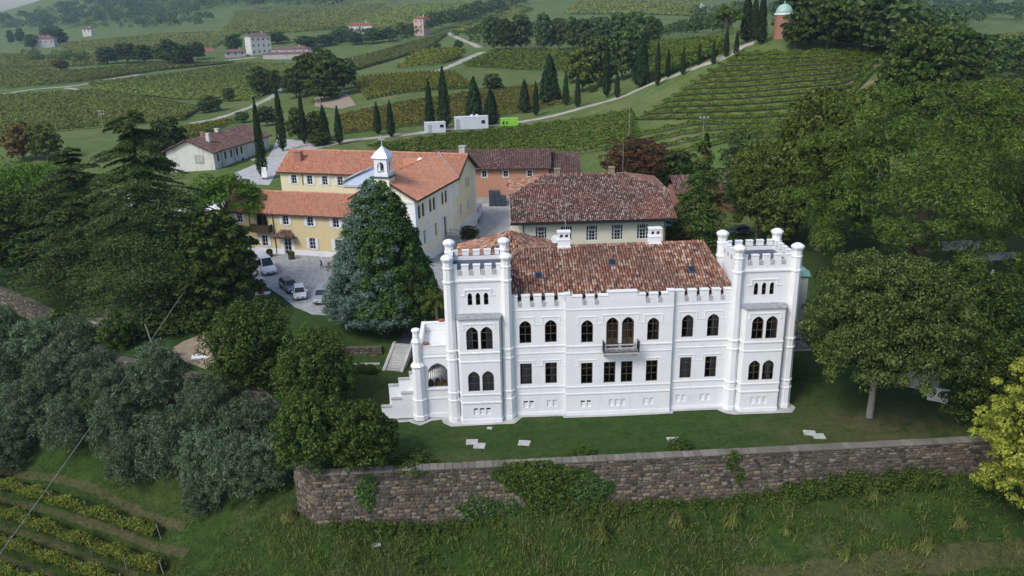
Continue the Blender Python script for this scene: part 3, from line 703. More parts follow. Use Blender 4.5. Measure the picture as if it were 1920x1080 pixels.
# towers
def tower(cx, tl, tr, sg, curt):
    """a corner tower with its four turrets, shallow bay and battlements; tl, tr are the turret centres"""
    D0, D1 = -.1, 5.1; mp = front(D0); w = MB()
    wx = [cx+.0-.745, cx, cx+.745]
    lanc = [tudor(x, .42, 11.68, 12.9) for x in wx]
    bl, br = cx-1.83, cx+1.83; bm_ = front(-1.1)
    w.panel(rect(tl, tr, 0, 15.05), lanc, mp, .22)
    w.panel([(u, v) for u, v in rect(D0, D1, 0, 15.05)], [], side(tl+.0, -1), .2); w.panel(rect(D0, D1, 0, 15.05), [], side(tr, 1), .2)
    w.panel(rect(tl, tr, 0, 15.05), [], lambda u, v, d: (u, D1-d, v), .2)
    w.box(tl+.02, tr-.02, D0+.3, D1-.02, 14.1, 14.3)
    w.box(tl+.02, tl+.35, D0+.02, D1-.02, 14.3, 15.0); w.box(tr-.35, tr-.02, D0+.02, D1-.02, 14.3, 15.0); w.box(tl+.35, tr-.35, D1-.35, D1-.02, 14.3, 15.0); w.box(tl+.35, tr-.35, D0+.02, D0+.35, 14.3, 15.0)
    w.build('tower_wall', 'white', villa)
    fl = MB(); fl.box(tl+.4, tr-.4, D0+.36, D1-.36, 14.31, 14.62); fl.build('tower_roof_deck', 'leaddark', villa)
    for x in wx: window(villa, mp, tudor(x, .42, 11.68, 12.9), 1, (.45,), fw=.045)
    dk = MB(); bar(dk, mp, tl+.6, tr-.6, 11.0, 13.5, .8, .85); dk.build('unlit_backing', 'darkroom', villa)
    # bay
    b = MB(); bx = [cx-.665, cx+.665]; vt = [cx-.6, cx, cx+.6]
    holes = [tudor(x, 1.1, *UP) for x in bx]+[tudor(x, 1.1, 3.383, 5.47) for x in bx]+[vent_hole(x) for x in vt]
    b.panel(rect(bl, br, 0, 10.75), holes, bm_, .24)
    for sx, e in ((bl, -.28), (br, .28)):
        b.add([(sx, -1.1, 0), (sx+e, D0, 0), (sx+e, D0, 10.75), (sx, -1.1, 10.75)], [(0, 1, 2, 3)])
    b.add([(bl, -1.1, 10.75), (br, -1.1, 10.75), (br+.28, D0, 10.75), (bl-.28, D0, 10.75)], [(0, 1, 2, 3)])
    bay = b.build('bay_window', 'white', villa)
    dk = MB(); dk.box(bl+.1, br-.1, -.5, -.45, .1, 10.7); dk.build('bay_unlit_backing', 'darkroom', bay)  # near-black sheet, painted shade behind the bay panes
    rf = MB(); rf.add([(bl-.12, -1.25, 10.76), (br+.12, -1.25, 10.76), (br+.42, D0-.002, 10.8), (bl-.42, D0-.002, 10.8), (bl-.12, -1.25, 10.68), (br+.12, -1.25, 10.68), (bl+.15, D0-.002, 10.90), (br-.15, D0-.002, 10.90), (br+.42, D0-.002, 10.7), (bl-.42, D0-.002, 10.7)],
        [(0, 1, 7, 6), (1, 2, 7), (0, 6, 3), (0, 4, 5, 1), (1, 5, 8, 2), (0, 3, 9, 4), (4, 9, 8, 5)])
    for t in (-1.1, -.35, .4, 1.15): rf.add([(cx+t-.02, -1.25, 10.785), (cx+t+.02, -1.25, 10.785), (cx+t*.85+.02, D0-.02, 10.93), (cx+t*.85-.02, D0-.02, 10.93)], [(0, 1, 2, 3)])
    rf.build('bay_roof', 'lead', villa)
    for j, x in enumerate(bx):
        window(villa, bm_, tudor(x, 1.1, *UP), 2, (.38, .72), curtain=curt[j])
        window(villa, bm_, tudor(x, 1.1, 3.383, 5.47), 2, (.38, .72), curtain=curt[2+j])
    for x in vt: vent_fill(villa, bm_, x, sg < 0)
    # mouldings round bay and tower
    for z, t, d in ((0, .45, .08), (2.14, .12, .075), (2.98, .1, .065), (6.38, .11, .06), (7.26, .12, .075)):
        k = MB(); k.prism([(bl-d*.6, -1.1-d), (br+d*.6, -1.1-d), (br+.28+d, D0), (bl-.28-d, D0)], z, z+t); k.build('string_course', 'trim', bay)
    k = MB(); bar(k, mp, tl, tr, 14.0, 14.16, -.12, 0); k.build('string_course', 'trim', villa)
    k = MB(); dripmould(k, mp, cx-1.15, cx+1.15, 13.15, .55, .11, .07, .3); k.build('hood_mould', 'trim', villa)
    k = MB(); dripmould(k, bm_, cx-1.4, cx+1.4, 10.16, .5, .1, .05, .12); k.build('hood_mould', 'trim', bay)
    # battlements on four sides
    cr = [tl+1.05+1.05*i for i in range(4)]
    merlons(villa, tl+.45, tr-.45, cr, mp, 15.05, 15.6, .42, .35, 'stonegrey')
    merlons(villa, tl+.45, tr-.45, cr, lambda u, v, d: (u, D1-d, v), 15.05, 15.6, .42, .35, 'stonegrey')
    cd = [D0+1.0+1.05*i for i in range(4)]
    merlons(villa, D0+.4, D1-.4, cd, side(tr, 1), 15.05, 15.6, .42, .35, 'stonegrey')
    merlons(villa, D0+.4, D1-.4, cd, side(tl, -1), 15.05, 15.6, .42, .35, 'stonegrey')
    # turrets
    for x in (tl, tr):
        for y in (D0-.06, D1+.02):
            k = MB(); ph = math.pi/8
            k.lathe([(r_*.8, z_) for r_, z_ in [(.80, 0), (.80, .45), (.74, .5), (.74, 2.15), (.80, 2.2), (.80, 2.3), (.70, 2.36), (.69, 2.95), (.77, 3.0), (.77, 3.1), (.68, 3.16), (.655, 6.35), (.74, 6.4), (.74, 6.52), (.65, 6.58), (.645, 7.2), (.74, 7.27), (.74, 7.42), (.64, 7.48), (.60, 13.95), (.69, 14.02), (.69, 14.16), (.59, 14.22), (.57, 15.3), (.64, 15.36), (.64, 15.46), (.55, 15.52), (.55, 15.95)]], 8, x, y, 0, ph)
            t = k.build('turret', 'white', villa)
            c = MB(); c.lathe([(.44, 15.94), (.50, 16.05), (.60, 16.22), (.61, 16.28), (.61, 16.36), (.5, 16.48), (.3, 16.6), (.1, 16.66)], 8, x, y, 0, ph); c.build('turret_cap', 'trim', t)
tower(-13.22, -15.88, -10.59, -1, [(0, .55), (.45, 1), (0, 1), (0, 1)])
tower(13.42, 10.83, 16.22, 1, [None, (.7, 1), None, (.3, .85)])
for sx in (-11.6, 14.2):
    k = MB(); k.tube([(sx, .4, 14.45), (sx+1.6, 3.2, 14.6)], .06, 6); k.tube([(sx, .4, 14.36), (sx, .4, 14.9)], .04, 5)
    k.build('roof_pipe', 'iron', villa)
# main roof
RZ = 15.02
roof = MB(); E0 = [(-11.6, .55, 12.0), (10.75, .55, 12.0), (10.75, 13.5, 12.0), (-11.6, 13.5, 12.0)]; RL, RRt = (-8.6, 7.0, RZ), (9.45, 7.0, RZ)
roof.add(E0+[RL, RRt], [(0, 1, 5, 4), (2, 3, 4, 5), (1, 2, 5), (3, 0, 4)])
ro = roof.build('roof', 'underroof', villa)
tiles('roof_tiles', ro, [E0[0], E0[1], RRt, RL], 'tile_old', .262, .42, seed=4, jitter=.03)
tiles('roof_tiles', ro, [E0[2], E0[3], RL, RRt], 'tile_old', .262, .42, seed=5)
tiles('roof_tiles', ro, [E0[1], E0[2], RRt], 'tile_old', .262, .42, seed=6)
tiles('roof_tiles', ro, [E0[3], E0[0], RL], 'tile_old', .262, .42, seed=7)
ridgeline('ridge_tiles', ro, [E0[0], RL, RRt, E0[1]], 'tile_light', .16)
ridgeline('ridge_tiles', ro, [E0[2], RRt], 'tile_light', .16)
A = (-9.65, 12.0, 15.35); Bq = [(-15.6, 5.25, 12.6), (-7.2, 5.6, 12.6), (-3.6, 18.5, 12.0), (-15.4, 18.6, 12.3)]
r2 = MB(); r2.add(Bq+[A], [(0, 1, 4), (1, 2, 4), (2, 3, 4), (3, 0, 4)]); r2o = r2.build('rear_roof', 'underroof', villa)
for i in range(4): tiles('roof_tiles', r2o, [Bq[i], Bq[(i+1) % 4], A], 'tile_light' if i in (0, 3) else 'tile_old', .27, .42, seed=20+i)  # front and left slopes painted paler as the lit sides
for i in range(4): ridgeline('ridge_tiles', r2o, [Bq[i], A], 'tile_light', .15)
rw = MB(); rw.box(-15.3, -4, 5.3, 18.3, 0, 12.3); rw.build('rear_wing', 'white', villa)
slope = (RZ-12)/(7-.55)
for x, y in ((-7.4, 3.0), (-.1, 4.4), (7.4, 3.1)):
    z = 12+slope*(y-.55)
    def on(u, v, d, x=x, y=y): return (x+u, y+v, 12+slope*(y+v-.55)+d)
    k = MB(); ring(k, lambda u, v, d: on(u, v, d), rect(-.36, .36, -.42, .42), rect(-.28, .28, -.34, .34), .08, .24); sk = k.build('skylight', 'leaddark', villa)
    g = MB(); g.add([on(u, v, .2) for u, v in rect(-.3, .3, -.36, .36)], [(0, 1, 2, 3)]); g.build('pane', 'darkglass', sk)
for x, y in ((-4.55, 7.0), (4.58, 7.1)):
    k = MB(); k.box(x-.68, x+.68, y-.45, y+.45, 14.3, 15.1); k.box(x-.6, x+.6, y-.38, y+.38, 15.1, 15.72); k.box(x-.66, x+.66, y-.44, y+.44, 15.72, 15.82)
    k.panel(rect(x-.58, x+.58, 15.82, 16.5), [rect(x-.42, x-.1, 15.98, 16.3), rect(x+.1, x+.42, 15.98, 16.3)], front(y-.36), .2); k.box(x-.58, x+.58, y+.2, y+.36, 15.82, 16.5)
    k.box(x-.58, x-.45, y-.34, y+.2, 15.82, 16.49); k.box(x+.45, x+.58, y-.34, y+.2, 15.82, 16.49); k.box(x-.66, x+.66, y-.44, y+.44, 16.5, 16.6)
    c = k.build('chimney', 'trim', villa)
    d = MB(); d.box(x-.44, x+.44, y-.1, y+.1, 15.9, 16.4); d.build('flue_dark_block', 'leaddark', c)  # dark block added behind the holes, its colour stands for flue shade
k = MB(); k.lathe([(.02, 0), (.2, .03), (.34, .1), (.42, .2)], 12); o = k.build('satellite_dish', 'trim', villa, loc=(-5.55, 7.1, 15.75)); o.rotation_euler = (R(75), 0, R(25))
k = MB(); k.tube([(-5.5, 7.25, 14.9), (-5.5, 7.25, 15.8)], .04); k.build('dish_mast', 'pole', villa)
k = MB(); k.tube([(-4.3, 7.6, 14.8), (-4.32, 7.6, 19.8)], [.05, .035]); k.build('aerial_mast', 'pole', villa)
# balcony
k = MB(); bar(k, f1, -1.75, 1.68, 6.74, 6.88, -1.05, -.02)
bal = k.build('balcony', 'stonegrey', villa)
for x in (-1.45, -.04, 1.38):
    b = MB(); b.prism([(-1.35, 6.72), (-.4, 6.72), (-.4, 6.2), (-.75, 6.45)], x-.14, x+.14, 0, lambda a, c, e: (e, a, c)); b.build('bracket', 'stonegrey', bal)
b = MB()
for z in (6.97, 7.86): b.tube([(-1.68, -.4, z), (-1.68, -1.36, z), (1.6, -1.36, z), (1.6, -.4, z)], .035, 5)
for x in np.arange(-1.6, 1.6, .115): b.tube([(x, -1.36, 6.95), (x, -1.36, 7.86)], .024, 4)
for y in np.arange(-1.3, -.45, .13):
    for x in (-1.68, 1.6): b.tube([(x, y, 6.95), (x, y, 7.86)], .024, 4)
for x in (-1.68, 1.6): b.tube([(x, -1.36, 6.92), (x, -1.36, 8.05)], .05, 6)
b.build('railing', 'iron', bal)
# loggia on the left
k = MB(); ar = tudor(-17.33, 2.02, 3.12, 5.72); LD = front(.6)
ar = [(-18.34, 3.12), (-16.34, 3.12), (-16.34, 4.65), (-16.46, 5.05), (-16.72, 5.4), (-17.03, 5.6), (-17.34, 5.72), (-17.65, 5.6), (-17.96, 5.4), (-18.22, 5.05), (-18.34, 4.65)]
k.panel(rect(-19.2, -15.9, 0, 6.6), [ar], LD, .35)
k.panel(rect(.6, 7.0, 0, 6.6), [[(2.2, .0), (4.6, 0), (4.6, 4.8), (4.1, 5.4), (3.4, 5.7), (2.7, 5.4), (2.2, 4.8)][::1]] if 0 else [rect(2.4, 4.8, 2.6, 5.3)], side(-19.2, -1), .35)
k.box(-19.15, -15.9, .65, 6.9, 6.35, 6.6); k.box(-19.2, -15.9, 6.7, 7.0, 0, 6.6); k.box(-19.1, -16, .96, 6.7, 2.6, 2.8)
lg = k.build('loggia', 'white', villa)
k = MB(); k.box(-19.1, -15.95, .62, .95, 6.62, 7.45); k.box(-19.15, -15.95, .57, 1.0, 7.45, 7.55); k.build('loggia_parapet', 'trim', lg); k = MB(); k.box(-19.1, -15.95, 6.6, 6.95, 6.62, 7.45); k.box(-19.15, -15.95, 6.55, 7.0, 7.45, 7.55); k.build('loggia_parapet', 'trim', lg); k = MB(); k.box(-19.15, -18.8, 1.0, 6.6, 6.62, 7.47); k.build('loggia_parapet', 'trim', lg)
k = MB(); k.box(-19.0, -15.95, .52, .6, 6.32, 6.45); k.box(-19.0, -15.95, .54, .6, 1.95, 2.1); k.box(-19.0, -15.95, .5, .6, 0, .42); k.box(-18.6, -16.1, .5, .6, 2.95, 3.08)
k.build('string_course', 'trim', lg, kind='stuff')
k = MB(); k.lathe([(.75, 0), (.75, .45), (.66, .5), (.66, 2.0), (.72, 2.1), (.62, 2.2), (.60, 5.4), (.72, 5.6), (.42, 5.95), (.42, 7.9), (.52, 8.05), (.34, 8.4), (.32, 9.0), (.42, 9.1), (.42, 9.25), (.3, 9.33)], 8, -19.2, .55, 0, math.pi/8)
k.build('loggia_pillar', 'trim', lg)
k = MB()
for x in np.arange(-18.25, -16.4, .2): k.tube([(x, .8, 3.1), (x, .8, 5.4-.25*abs(x+17.34))], .018, 4)
for z in (3.9, 4.7): k.tube([(-18.3, .8, z), (-16.4, .8, z)], .018, 4)
k.build('iron_grille', 'iron', lg)
k = MB(); rg = np.random.default_rng(5)
for i in range(26):
    x, y = rg.uniform(-18.2, -16.5), rg.uniform(1.1, 1.9); k.lathe([(.02, 2.8), (.16, 2.9), (.2, 3.05+rg.uniform(0, .3)), (.05, 3.3+rg.uniform(0, .3))], 6, x, y, 0)
k.build('potted_flowers', 'lf_rust', lg, kind='stuff')
for x, y in ((-18.3, .78), (-17.1, 6.78)):
    k = MB(); k.lathe([(.1, 7.56), (.18, 7.6), (.22, 7.78), (.2, 7.8)], 8, x, y, 0, 0, 1.6); k.build('flower_trough', 'terracotta', lg)
st = MB()
for x0, x1, z in ((-20.95, -19.3, 2.62), (-21.95, -20.95, 2.06), (-22.95, -21.95, 1.28)): st.box(x0, x1, .6, .9, 0, z)
for x0, x1, z in ((-20.3, -19.3, 3.78), (-21.4, -20.3, 3.14), (-22.4, -21.4, 2.5)): st.box(x0, x1, 2.7, 3.0, 0, z)
for i in range(14): st.box(-22.95+i*.26, -19.25, .9, 2.7, 0, .19*(i+1))
ste = st.build('garden_stair', 'white', villa)
k = MB()
for x0, x1, z in ((-21.0, -19.7, 2.62), (-22.0, -21.0, 2.06), (-23.0, -22.0, 1.28)): k = MB(); k.box(x0, x1, .54, .96, z, z+.1); k.build('stair_coping', 'stonegrey', ste)
for x0, x1, z in ((-20.35, -19.6, 3.78), (-21.45, -20.35, 3.14), (-22.45, -21.45, 2.5)): k = MB(); k.box(x0, x1, 2.64, 3.06, z, z+.1); k.build('stair_coping', 'stonegrey', ste)
# rear annex on the right
k = MB(); k.box(16.4, 18.3, 5.6, 12, 0, 12.2); k.build('annex_wall', 'greytint', villa)
k = MB(); k.box(18.3, 20.6, 7, 11, 4, 11.0); k.build('lift_shaft', 'greytint', villa)
k = MB(); k.prism([(18.2, 6.8), (20.8, 6.8), (20.8, 11.2), (18.2, 11.2)], 11.0, 11.5, 0, None, [(18.4, 7.0), (20.6, 7.0), (20.6, 11), (18.4, 11)]); k.build('copper_cap', 'copper', villa)
k = MB(); k.box(16.3, 20.6, 4.6, 7, 3.7, 3.9); sb = k.build('rear_terrace', 'stonegrey', villa)
k = MB()
for z in (4.0, 4.85): k.tube([(16.5, 4.7, z), (20.5, 4.7, z)], .03, 4)
for x in np.arange(16.6, 20.5, .16): k.tube([(x, 4.7, 3.9), (x, 4.7, 4.85)], .015, 4)
k.build('railing', 'iron', sb)
# paving round the foot of the villa
def loc2(x, y): c, s = math.cos(CR), math.sin(CR); return (CO[0]+c*x-s*y, CO[1]+s*x+c*y)
ap = [(-23.4, .1), (-20.3, .1), (-20.2, -.1), (-19.2, -.85), (-18.2, -.05), (-17.2, .05), (-17.0, -.7), (-16.2, -1.5), (-10.2, -1.6), (-9.4, -.45), (-5.5, -.45), (-5.4, -.85), (5.2, -.85), (5.3, -.45), (9.6, -.5), (10.2, -1.3), (11, -1.65), (16.6, -1.65), (17.3, -.7), (17.0, .6), (17.0, 2), (-23.4, 2)]
sheet('paving_apron', [loc2(*p) for p in ap], 'concrete', .05, .9)

# ------------------------------------------------------------------ the other buildings
def shuttered(parent, mp, uc, w, v0, v1, rows=(.34, .67), shut=True, frame='shutter', sw=None, cols=2, curtain=None):
    window(parent, mp, rect(uc-w/2, uc+w/2, v0, v1), cols, rows, frame, curtain, .12, .06)
    sw = sw or w*.55
    if shut:
        for sg in (-1, 1):
            k = MB(); a, b = sorted((uc+sg*w/2, uc+sg*(w/2+sw)))
            bar(k, mp, a+.01, b-.01, v0, v1, -.07, -.02)
            for j in range(3): bar(k, mp, a+.07, b-.07, v0+(v1-v0)*(.06+.32*j), v0+(v1-v0)*(.30+.32*j), -.09, -.068)
            k.build('shutter', 'shutter', parent)
    k = MB(); bar(k, mp, uc-w/2-.1, uc+w/2+.1, v0-.09, v0-.005, -.1, .05); k.build('sill', 'trim', parent)
def gutter(parent, pts, mat='darkwood', r=.07):
    k = MB(); k.tube(pts, r, 5); return k.build('gutter', mat, parent)
def gable(parent, x0, x1, y0, y1, ze, zr, mat, over=.45, ends=(.3, .3), pitch=.3, row=.42, seed=1, axis='x', rmat=None, low=None, fr=.5):
    """a two-sided tiled roof with its ridge along x; low = different eave height at the back"""
    yr = y0+(y1-y0)*fr; s0 = (zr-ze)/(yr-y0); zb = low if low is not None else ze; s1 = (zr-zb)/(y1-yr)
    a0, a1 = x0-ends[0], x1+ends[1]
    P = [(a0, y0-over, ze-s0*over), (a1, y0-over, ze-s0*over), (a1, yr, zr), (a0, yr, zr), (a1, y1+over, zb-s1*over), (a0, y1+over, zb-s1*over)]
    k = MB(); k.add(P+[(p[0], p[1], p[2]-.16) for p in P], [(0, 1, 2, 3), (3, 2, 4, 5), (6, 7, 8, 9), (9, 8, 10, 11), (0, 6, 7, 1), (1, 7, 8, 2), (2, 8, 10, 4), (4, 10, 11, 5), (5, 11, 9, 3), (3, 9, 6, 0)])
    ro = k.build('roof', 'underroof', parent)
    tiles('roof_tiles', ro, [P[0], P[1], P[2], P[3]], mat, pitch, row, seed=seed, jitter=.012, lift=.03)
    tiles('roof_tiles', ro, [P[4], P[5], P[3], P[2]], mat, pitch, row, seed=seed+1, jitter=.012, lift=.03)
    ridgeline('ridge_tiles', ro, [P[3], P[2]], rmat or mat, .15)
    gutter(parent, [(a0, y0-over-.06, ze-s0*over-.06), (a1, y0-over-.06, ze-s0*over-.06)])
    return ro

YO, YR = (-13.6, 113.7, 0.0), R(-17)
# ---- the long yellow wing
ya = thing('yellow_house', 'long yellow two storey house with orange roof, wooden balcony and white shutters beside the courtyard', 'house', YO, YR)
mp = front(.4)
ups = [-30.4, -22.2, -17.9, -13.55]; los = [-30.4, -26.3, -17.9, -13.5]
w = MB(); w.panel(rect(-32.8, -10.4, .8, 9.0), [rect(x-.5, x+.5, 6.98, 8.6) for x in ups]+[rect(-27.4, -25.4, 6.0, 8.6)]+[rect(x-.5, x+.5, 3.35, 5.1) for x in los]+[rect(-22.95, -21.65, 2.2, 4.95)], mp, .3)
w.add([(-32.8, .4, .8), (-32.8, 8, .8), (-32.8, 8, 9), (-32.8, 4.2, 11.25), (-32.8, .4, 9)], [(0, 1, 2, 3, 4)])
w.box(-32.8, -10.4, 7.8, 8, .8, 9); w.build('wall', 'yellow', ya)
k = MB(); k.box(-32.5, -10.6, 3, 3.1, 1, 8.9); k.build('unlit_backing', 'darkroom', ya)
k = MB(); bar(k, mp, -32.85, -22.98, .8, 3.05, -.06, 0); bar(k, mp, -21.62, -10.5, .8, 3.05, -.06, 0); k.build('plinth', 'white', ya)
for x in ups: shuttered(ya, mp, x, 1.0, 6.98, 8.6)
for x in los: shuttered(ya, mp, x, 1.0, 3.35, 5.1)
window(ya, mp, rect(-22.95, -21.65, 2.2, 4.95), 2, (.25, .5, .75), 'shutter', None, .12, .1, name='entrance_door')
k = MB(); bar(k, mp, -23.5, -22.96, 2.2, 5.0, -.05, 0); bar(k, mp, -21.64, -21.1, 2.2, 5.0, -.05, 0); k.build('door_surround', 'trim', ya)
k = MB(); k.add([(-24.0, -.75, 5.2), (-20.5, -.75, 5.2), (-21.5, .38, 6.05), (-23.1, .38, 6.05)], [(0, 1, 2, 3)]); k.box(-24, -20.5, -.75, .38, 5.08, 5.19); k.box(-24, -20.5, -.78, -.75, 5.05, 5.26)
cn = k.build('entrance_canopy', 'darkwood', ya); tiles('roof_tiles', cn, [(-24.0, -.75, 5.22), (-20.5, -.75, 5.22), (-21.5, .38, 6.07), (-23.1, .38, 6.07)], 'tile_brown', .24, .36, seed=31)
window(ya, mp, rect(-27.4, -25.4, 6.0, 8.6), 3, (.5,), 'darkwood', (.3, .6), .2, .08, name='balcony_door')
k = MB(); bar(k, mp, -28.0, -24.7, 5.75, 5.95, -1.15, 0); bc = k.build('wooden_balcony', 'darkwood', ya)
k = MB(); bar(k, mp, -28.0, -24.7, 5.95, 6.95, -1.15, -1.1); bar(k, mp, -28.0, -27.95, 5.95, 6.95, -1.1, 0); bar(k, mp, -24.75, -24.7, 5.95, 6.95, -1.1, 0); bar(k, mp, -28.05, -24.65, 6.95, 7.05, -1.2, -1.05); k.build('balustrade', 'darkwood', bc)
k = MB(); bar(k, mp, -27.98, -27.84, 6.95, 8.7, -1.14, -1.0); bar(k, mp, -24.86, -24.72, 6.95, 8.7, -1.14, -1.0); k.build('post', 'darkwood', bc)
gable(ya, -32.8, -10.45, .4, 8.0, 9.0, 11.35, 'tile_orange', .5, (.4, 0), .26, .36, 41)
gutter(ya, [(-24.4, .3, 8.8), (-24.4, .3, 2.2)], 'darkwood', .06)
# ---- rear wing
yb = thing('yellow_rear_wing', 'taller cream house with long orange roof behind the yellow house and chapel', 'house', YO, YR)
mp = front(17.6); bx = [-30.7, -27.6, -24.65, -21.7]
w = MB(); w.panel(rect(-33.4, -10.4, 1, 12.0), [rect(x-.5, x+.5, 9.65, 11.25) for x in bx], mp, .3)
w.add([(-33.4, 17.6, 1), (-33.4, 27.2, 1), (-33.4, 27.2, 12), (-33.4, 22.4, 14.85), (-33.4, 17.6, 12)], [(0, 1, 2, 3, 4)])
mpr = side(-.4, 1); bw = [(18.7, 1), (20.0, 0), (23.2, 1)]
rh = [rect(y-.42, y+.42, 9.0, 10.75) for y in (22.6, 23.75)]+[rect(y-.4, y+.4, 5.0, 6.85) for y in (19.2, 22.95)]
w.panel([(16.6, .4), (27.2, .4), (27.2, 12), (22.4, 14.85), (16.6, 11.5)], rh, mpr, .3); w.box(-33.4, -.6, 27.0, 27.2, 1, 12); w.build('wall', 'cream', yb)
k = MB(); k.box(-33, -1, 20, 20.1, 1, 11.9); k.box(-1.8, -1.7, 17, 27, 1, 11.5); k.build('unlit_backing', 'darkroom', yb)
for x in bx: shuttered(yb, mp, x, 1.0, 9.65, 11.25)
for y in (22.6, 23.75): window(yb, mpr, rect(y-.42, y+.42, 9.0, 10.75), 2, (.4, .7), 'shutter', None, .12, .06)
for y in (19.2, 22.95): shuttered(yb, mpr, y, .8, 5.0, 6.85)
k = MB(); bar(k, mpr, 16.7, 27.3, .4, 3.6, -.07, 0); k.build('plinth', 'white', yb)
k = MB(); bar(k, mpr, 26.5, 27.25, 3.6, 11.9, -.05, 0); bar(k, mpr, 16.7, 17.3, 3.6, 11.4, -.05, 0); bar(k, mpr, 16.7, 27.2, 3.6, 3.85, -.1, 0); bar(k, mpr, 17.3, 18.5, 8.6, 10.6, -.04, 0); k.build('pilaster', 'trim', yb)
gable(yb, -33.4, -.4, 17.6, 27.2, 12.0, 14.9, 'tile_orange', .5, (.5, .75), .28, .38, 51)
k = MB()
k.add([(.36, 17.0, 11.5), (.36, 22.4, 14.95), (.36, 27.8, 11.6), (.36, 27.8, 11.35), (.36, 22.4, 14.65), (.36, 17, 11.2), (.3, 17.0, 11.5), (.3, 22.4, 14.95), (.3, 27.8, 11.6), (.3, 27.8, 11.35), (.3, 22.4, 14.65), (.3, 17, 11.2)], [(0, 1, 4, 5), (1, 2, 3, 4), (0, 1, 7, 6), (1, 2, 8, 7), (5, 4, 10, 11)])
k.build('verge_board', 'darkwood', yb)
k = MB(); k.box(-31.3, -30.0, 19.3, 20.2, 12.4, 14.9); k.box(-31.4, -29.9, 19.2, 20.3, 14.9, 15.05); k.build('chimney', 'brick', yb)
k = MB(); k.box(-1.5, -.5, 22.6, 23.6, 14.2, 16.0); k.box(-1.6, -.4, 22.5, 23.7, 16, 16.15); k.build('chimney', 'stonegrey', yb)
gutter(yb, [(-29.0, 17.5, 11.6), (-29.0, 17.5, 9.5)], 'darkwood', .06)
k = MB(); k.tube([(-9.0, 21, 14), (-9, 21, 17.2)], .03, 4); k.tube([(-10, 21, 16.8), (-8, 21, 16.9)], .02, 4); k.tube([(-9, 20.6, 17.0), (-9, 21.6, 17.05)], .02, 4); k.build('aerial', 'pole', yb)
k = MB(); k.lathe([(.05, 0), (.3, .04), (.5, .14), (.6, .26)], 14); o = k.build('satellite_dish', 'trim', yb, loc=(-6.5, 17.8, 14.3)); o.rotation_euler = (R(80), 0, R(-10))
k = MB(); k.tube([(-6.5, 18.0, 12.8), (-6.5, 18, 14.3)], .04, 4); k.build('dish_mast', 'pole', yb)
k = MB(); k.box(-10.5, -4, 19.5, 22, 13.2, 14.2); k.build('dormer', 'tile_orange', yb)
# flat metal-roofed link
k = MB(); k.add([(-17.1, 10, 11.5), (-10.5, 10, 11.6), (-10.5, 16.5, 12.6), (-13.6, 16.5, 13.3), (-17.1, 12.6, 12.4)], [(0, 1, 2, 3, 4)]); k.add([(-17.1, 10, 11.5), (-17.1, 12.6, 12.4), (-13.6, 16.5, 13.3), (-13.6, 16.5, 13.9), (-17.1, 10.0, 12.1)], [(0, 1, 2, 3, 4)])
k.box(-17.1, -10.5, 9.9, 10, 11.2, 11.55)
k.build('metal_roof', 'metalroof', yb)
k = MB(); k.box(-17, -10.5, 10.1, 17.5, 1, 11.2); k.build('link_wall', 'cream', yb)
k = MB(); k.box(-13.6, -11.2, 10.02, 10.1, 10.1, 11.0); k.build('window', 'darkglass', yb)
k = MB(); k.add([(-13.3, 10.2, 11.6), (-11.6, 10.2, 11.7), (-11.6, 12, 12.0), (-13.3, 12, 12.0), (-12.5, 11.1, 13.0)], [(0, 1, 4), (1, 2, 4), (2, 3, 4), (3, 0, 4)]); k.build('glass_pyramid', 'copper', yb)
# ---- chapel wing
yc = thing('chapel', 'pale yellow chapel wing with white bell turret, cross and paired round arched windows', 'chapel', YO, YR)
mp = front(.35); w = MB()
w.panel([(-10.0, .6), (-.4, .6), (-.4, 11.9), (-5.2, 14.75), (-10.0, 11.9)], [roundtop(-5.2, 1.5, 7.2, 10.6)], mp, .3)
mpr = side(-.4, 1); ac = [1.9, 3.4, 6.25, 7.75, 11.35, 12.85]
lw = [(3.4, .9), (8.0, .9)]
w.panel(rect(.35, 16.7, .6, 11.9), [roundtop(y, .95, 8.65, 10.75) for y in ac]+[rect(y-.45, y+.45, 4.4, 6.5) for y, _ in lw]+[rect(11.4, 12.5, 3.15, 6.6)], mpr, .35)
w.box(-10.2, -10, .35, 17, .6, 11.9); w.build('wall', 'ochre', yc)
k = MB(); k.box(-5.3, -5.2, 1, 16.5, 1, 11.8); k.build('unlit_backing', 'darkroom', yc)
for y in ac: window(yc, mpr, roundtop(y, .95, 8.65, 10.75), 2, (.5,), 'wood', None, .2, .06)
window(yc, mp, roundtop(-5.2, 1.5, 7.2, 10.6), 2, (.5,), 'wood', None, .2, .07)
for y, _ in lw: window(yc, mpr, rect(y-.45, y+.45, 4.4, 6.5), 2, (.5,), 'shutter', None, .2, .06)
k = MB(); bar(k, mpr, 4.7, 6.7, 3.9, 6.4, -.06, 0); bar(k, mpr, 2.2, 2.85, 4.4, 6.5, -.06, 0); k.build('shutter', 'shutter', yc)
window(yc, mpr, rect(11.4, 12.5, 3.15, 6.6), 2, (.4, .7), 'darkwood', None, .25, .1, name='chapel_door')
k = MB(); bar(k, mpr, .3, 16.75, .6, 2.9, -.07, 0); k.build('plinth', 'white', yc)
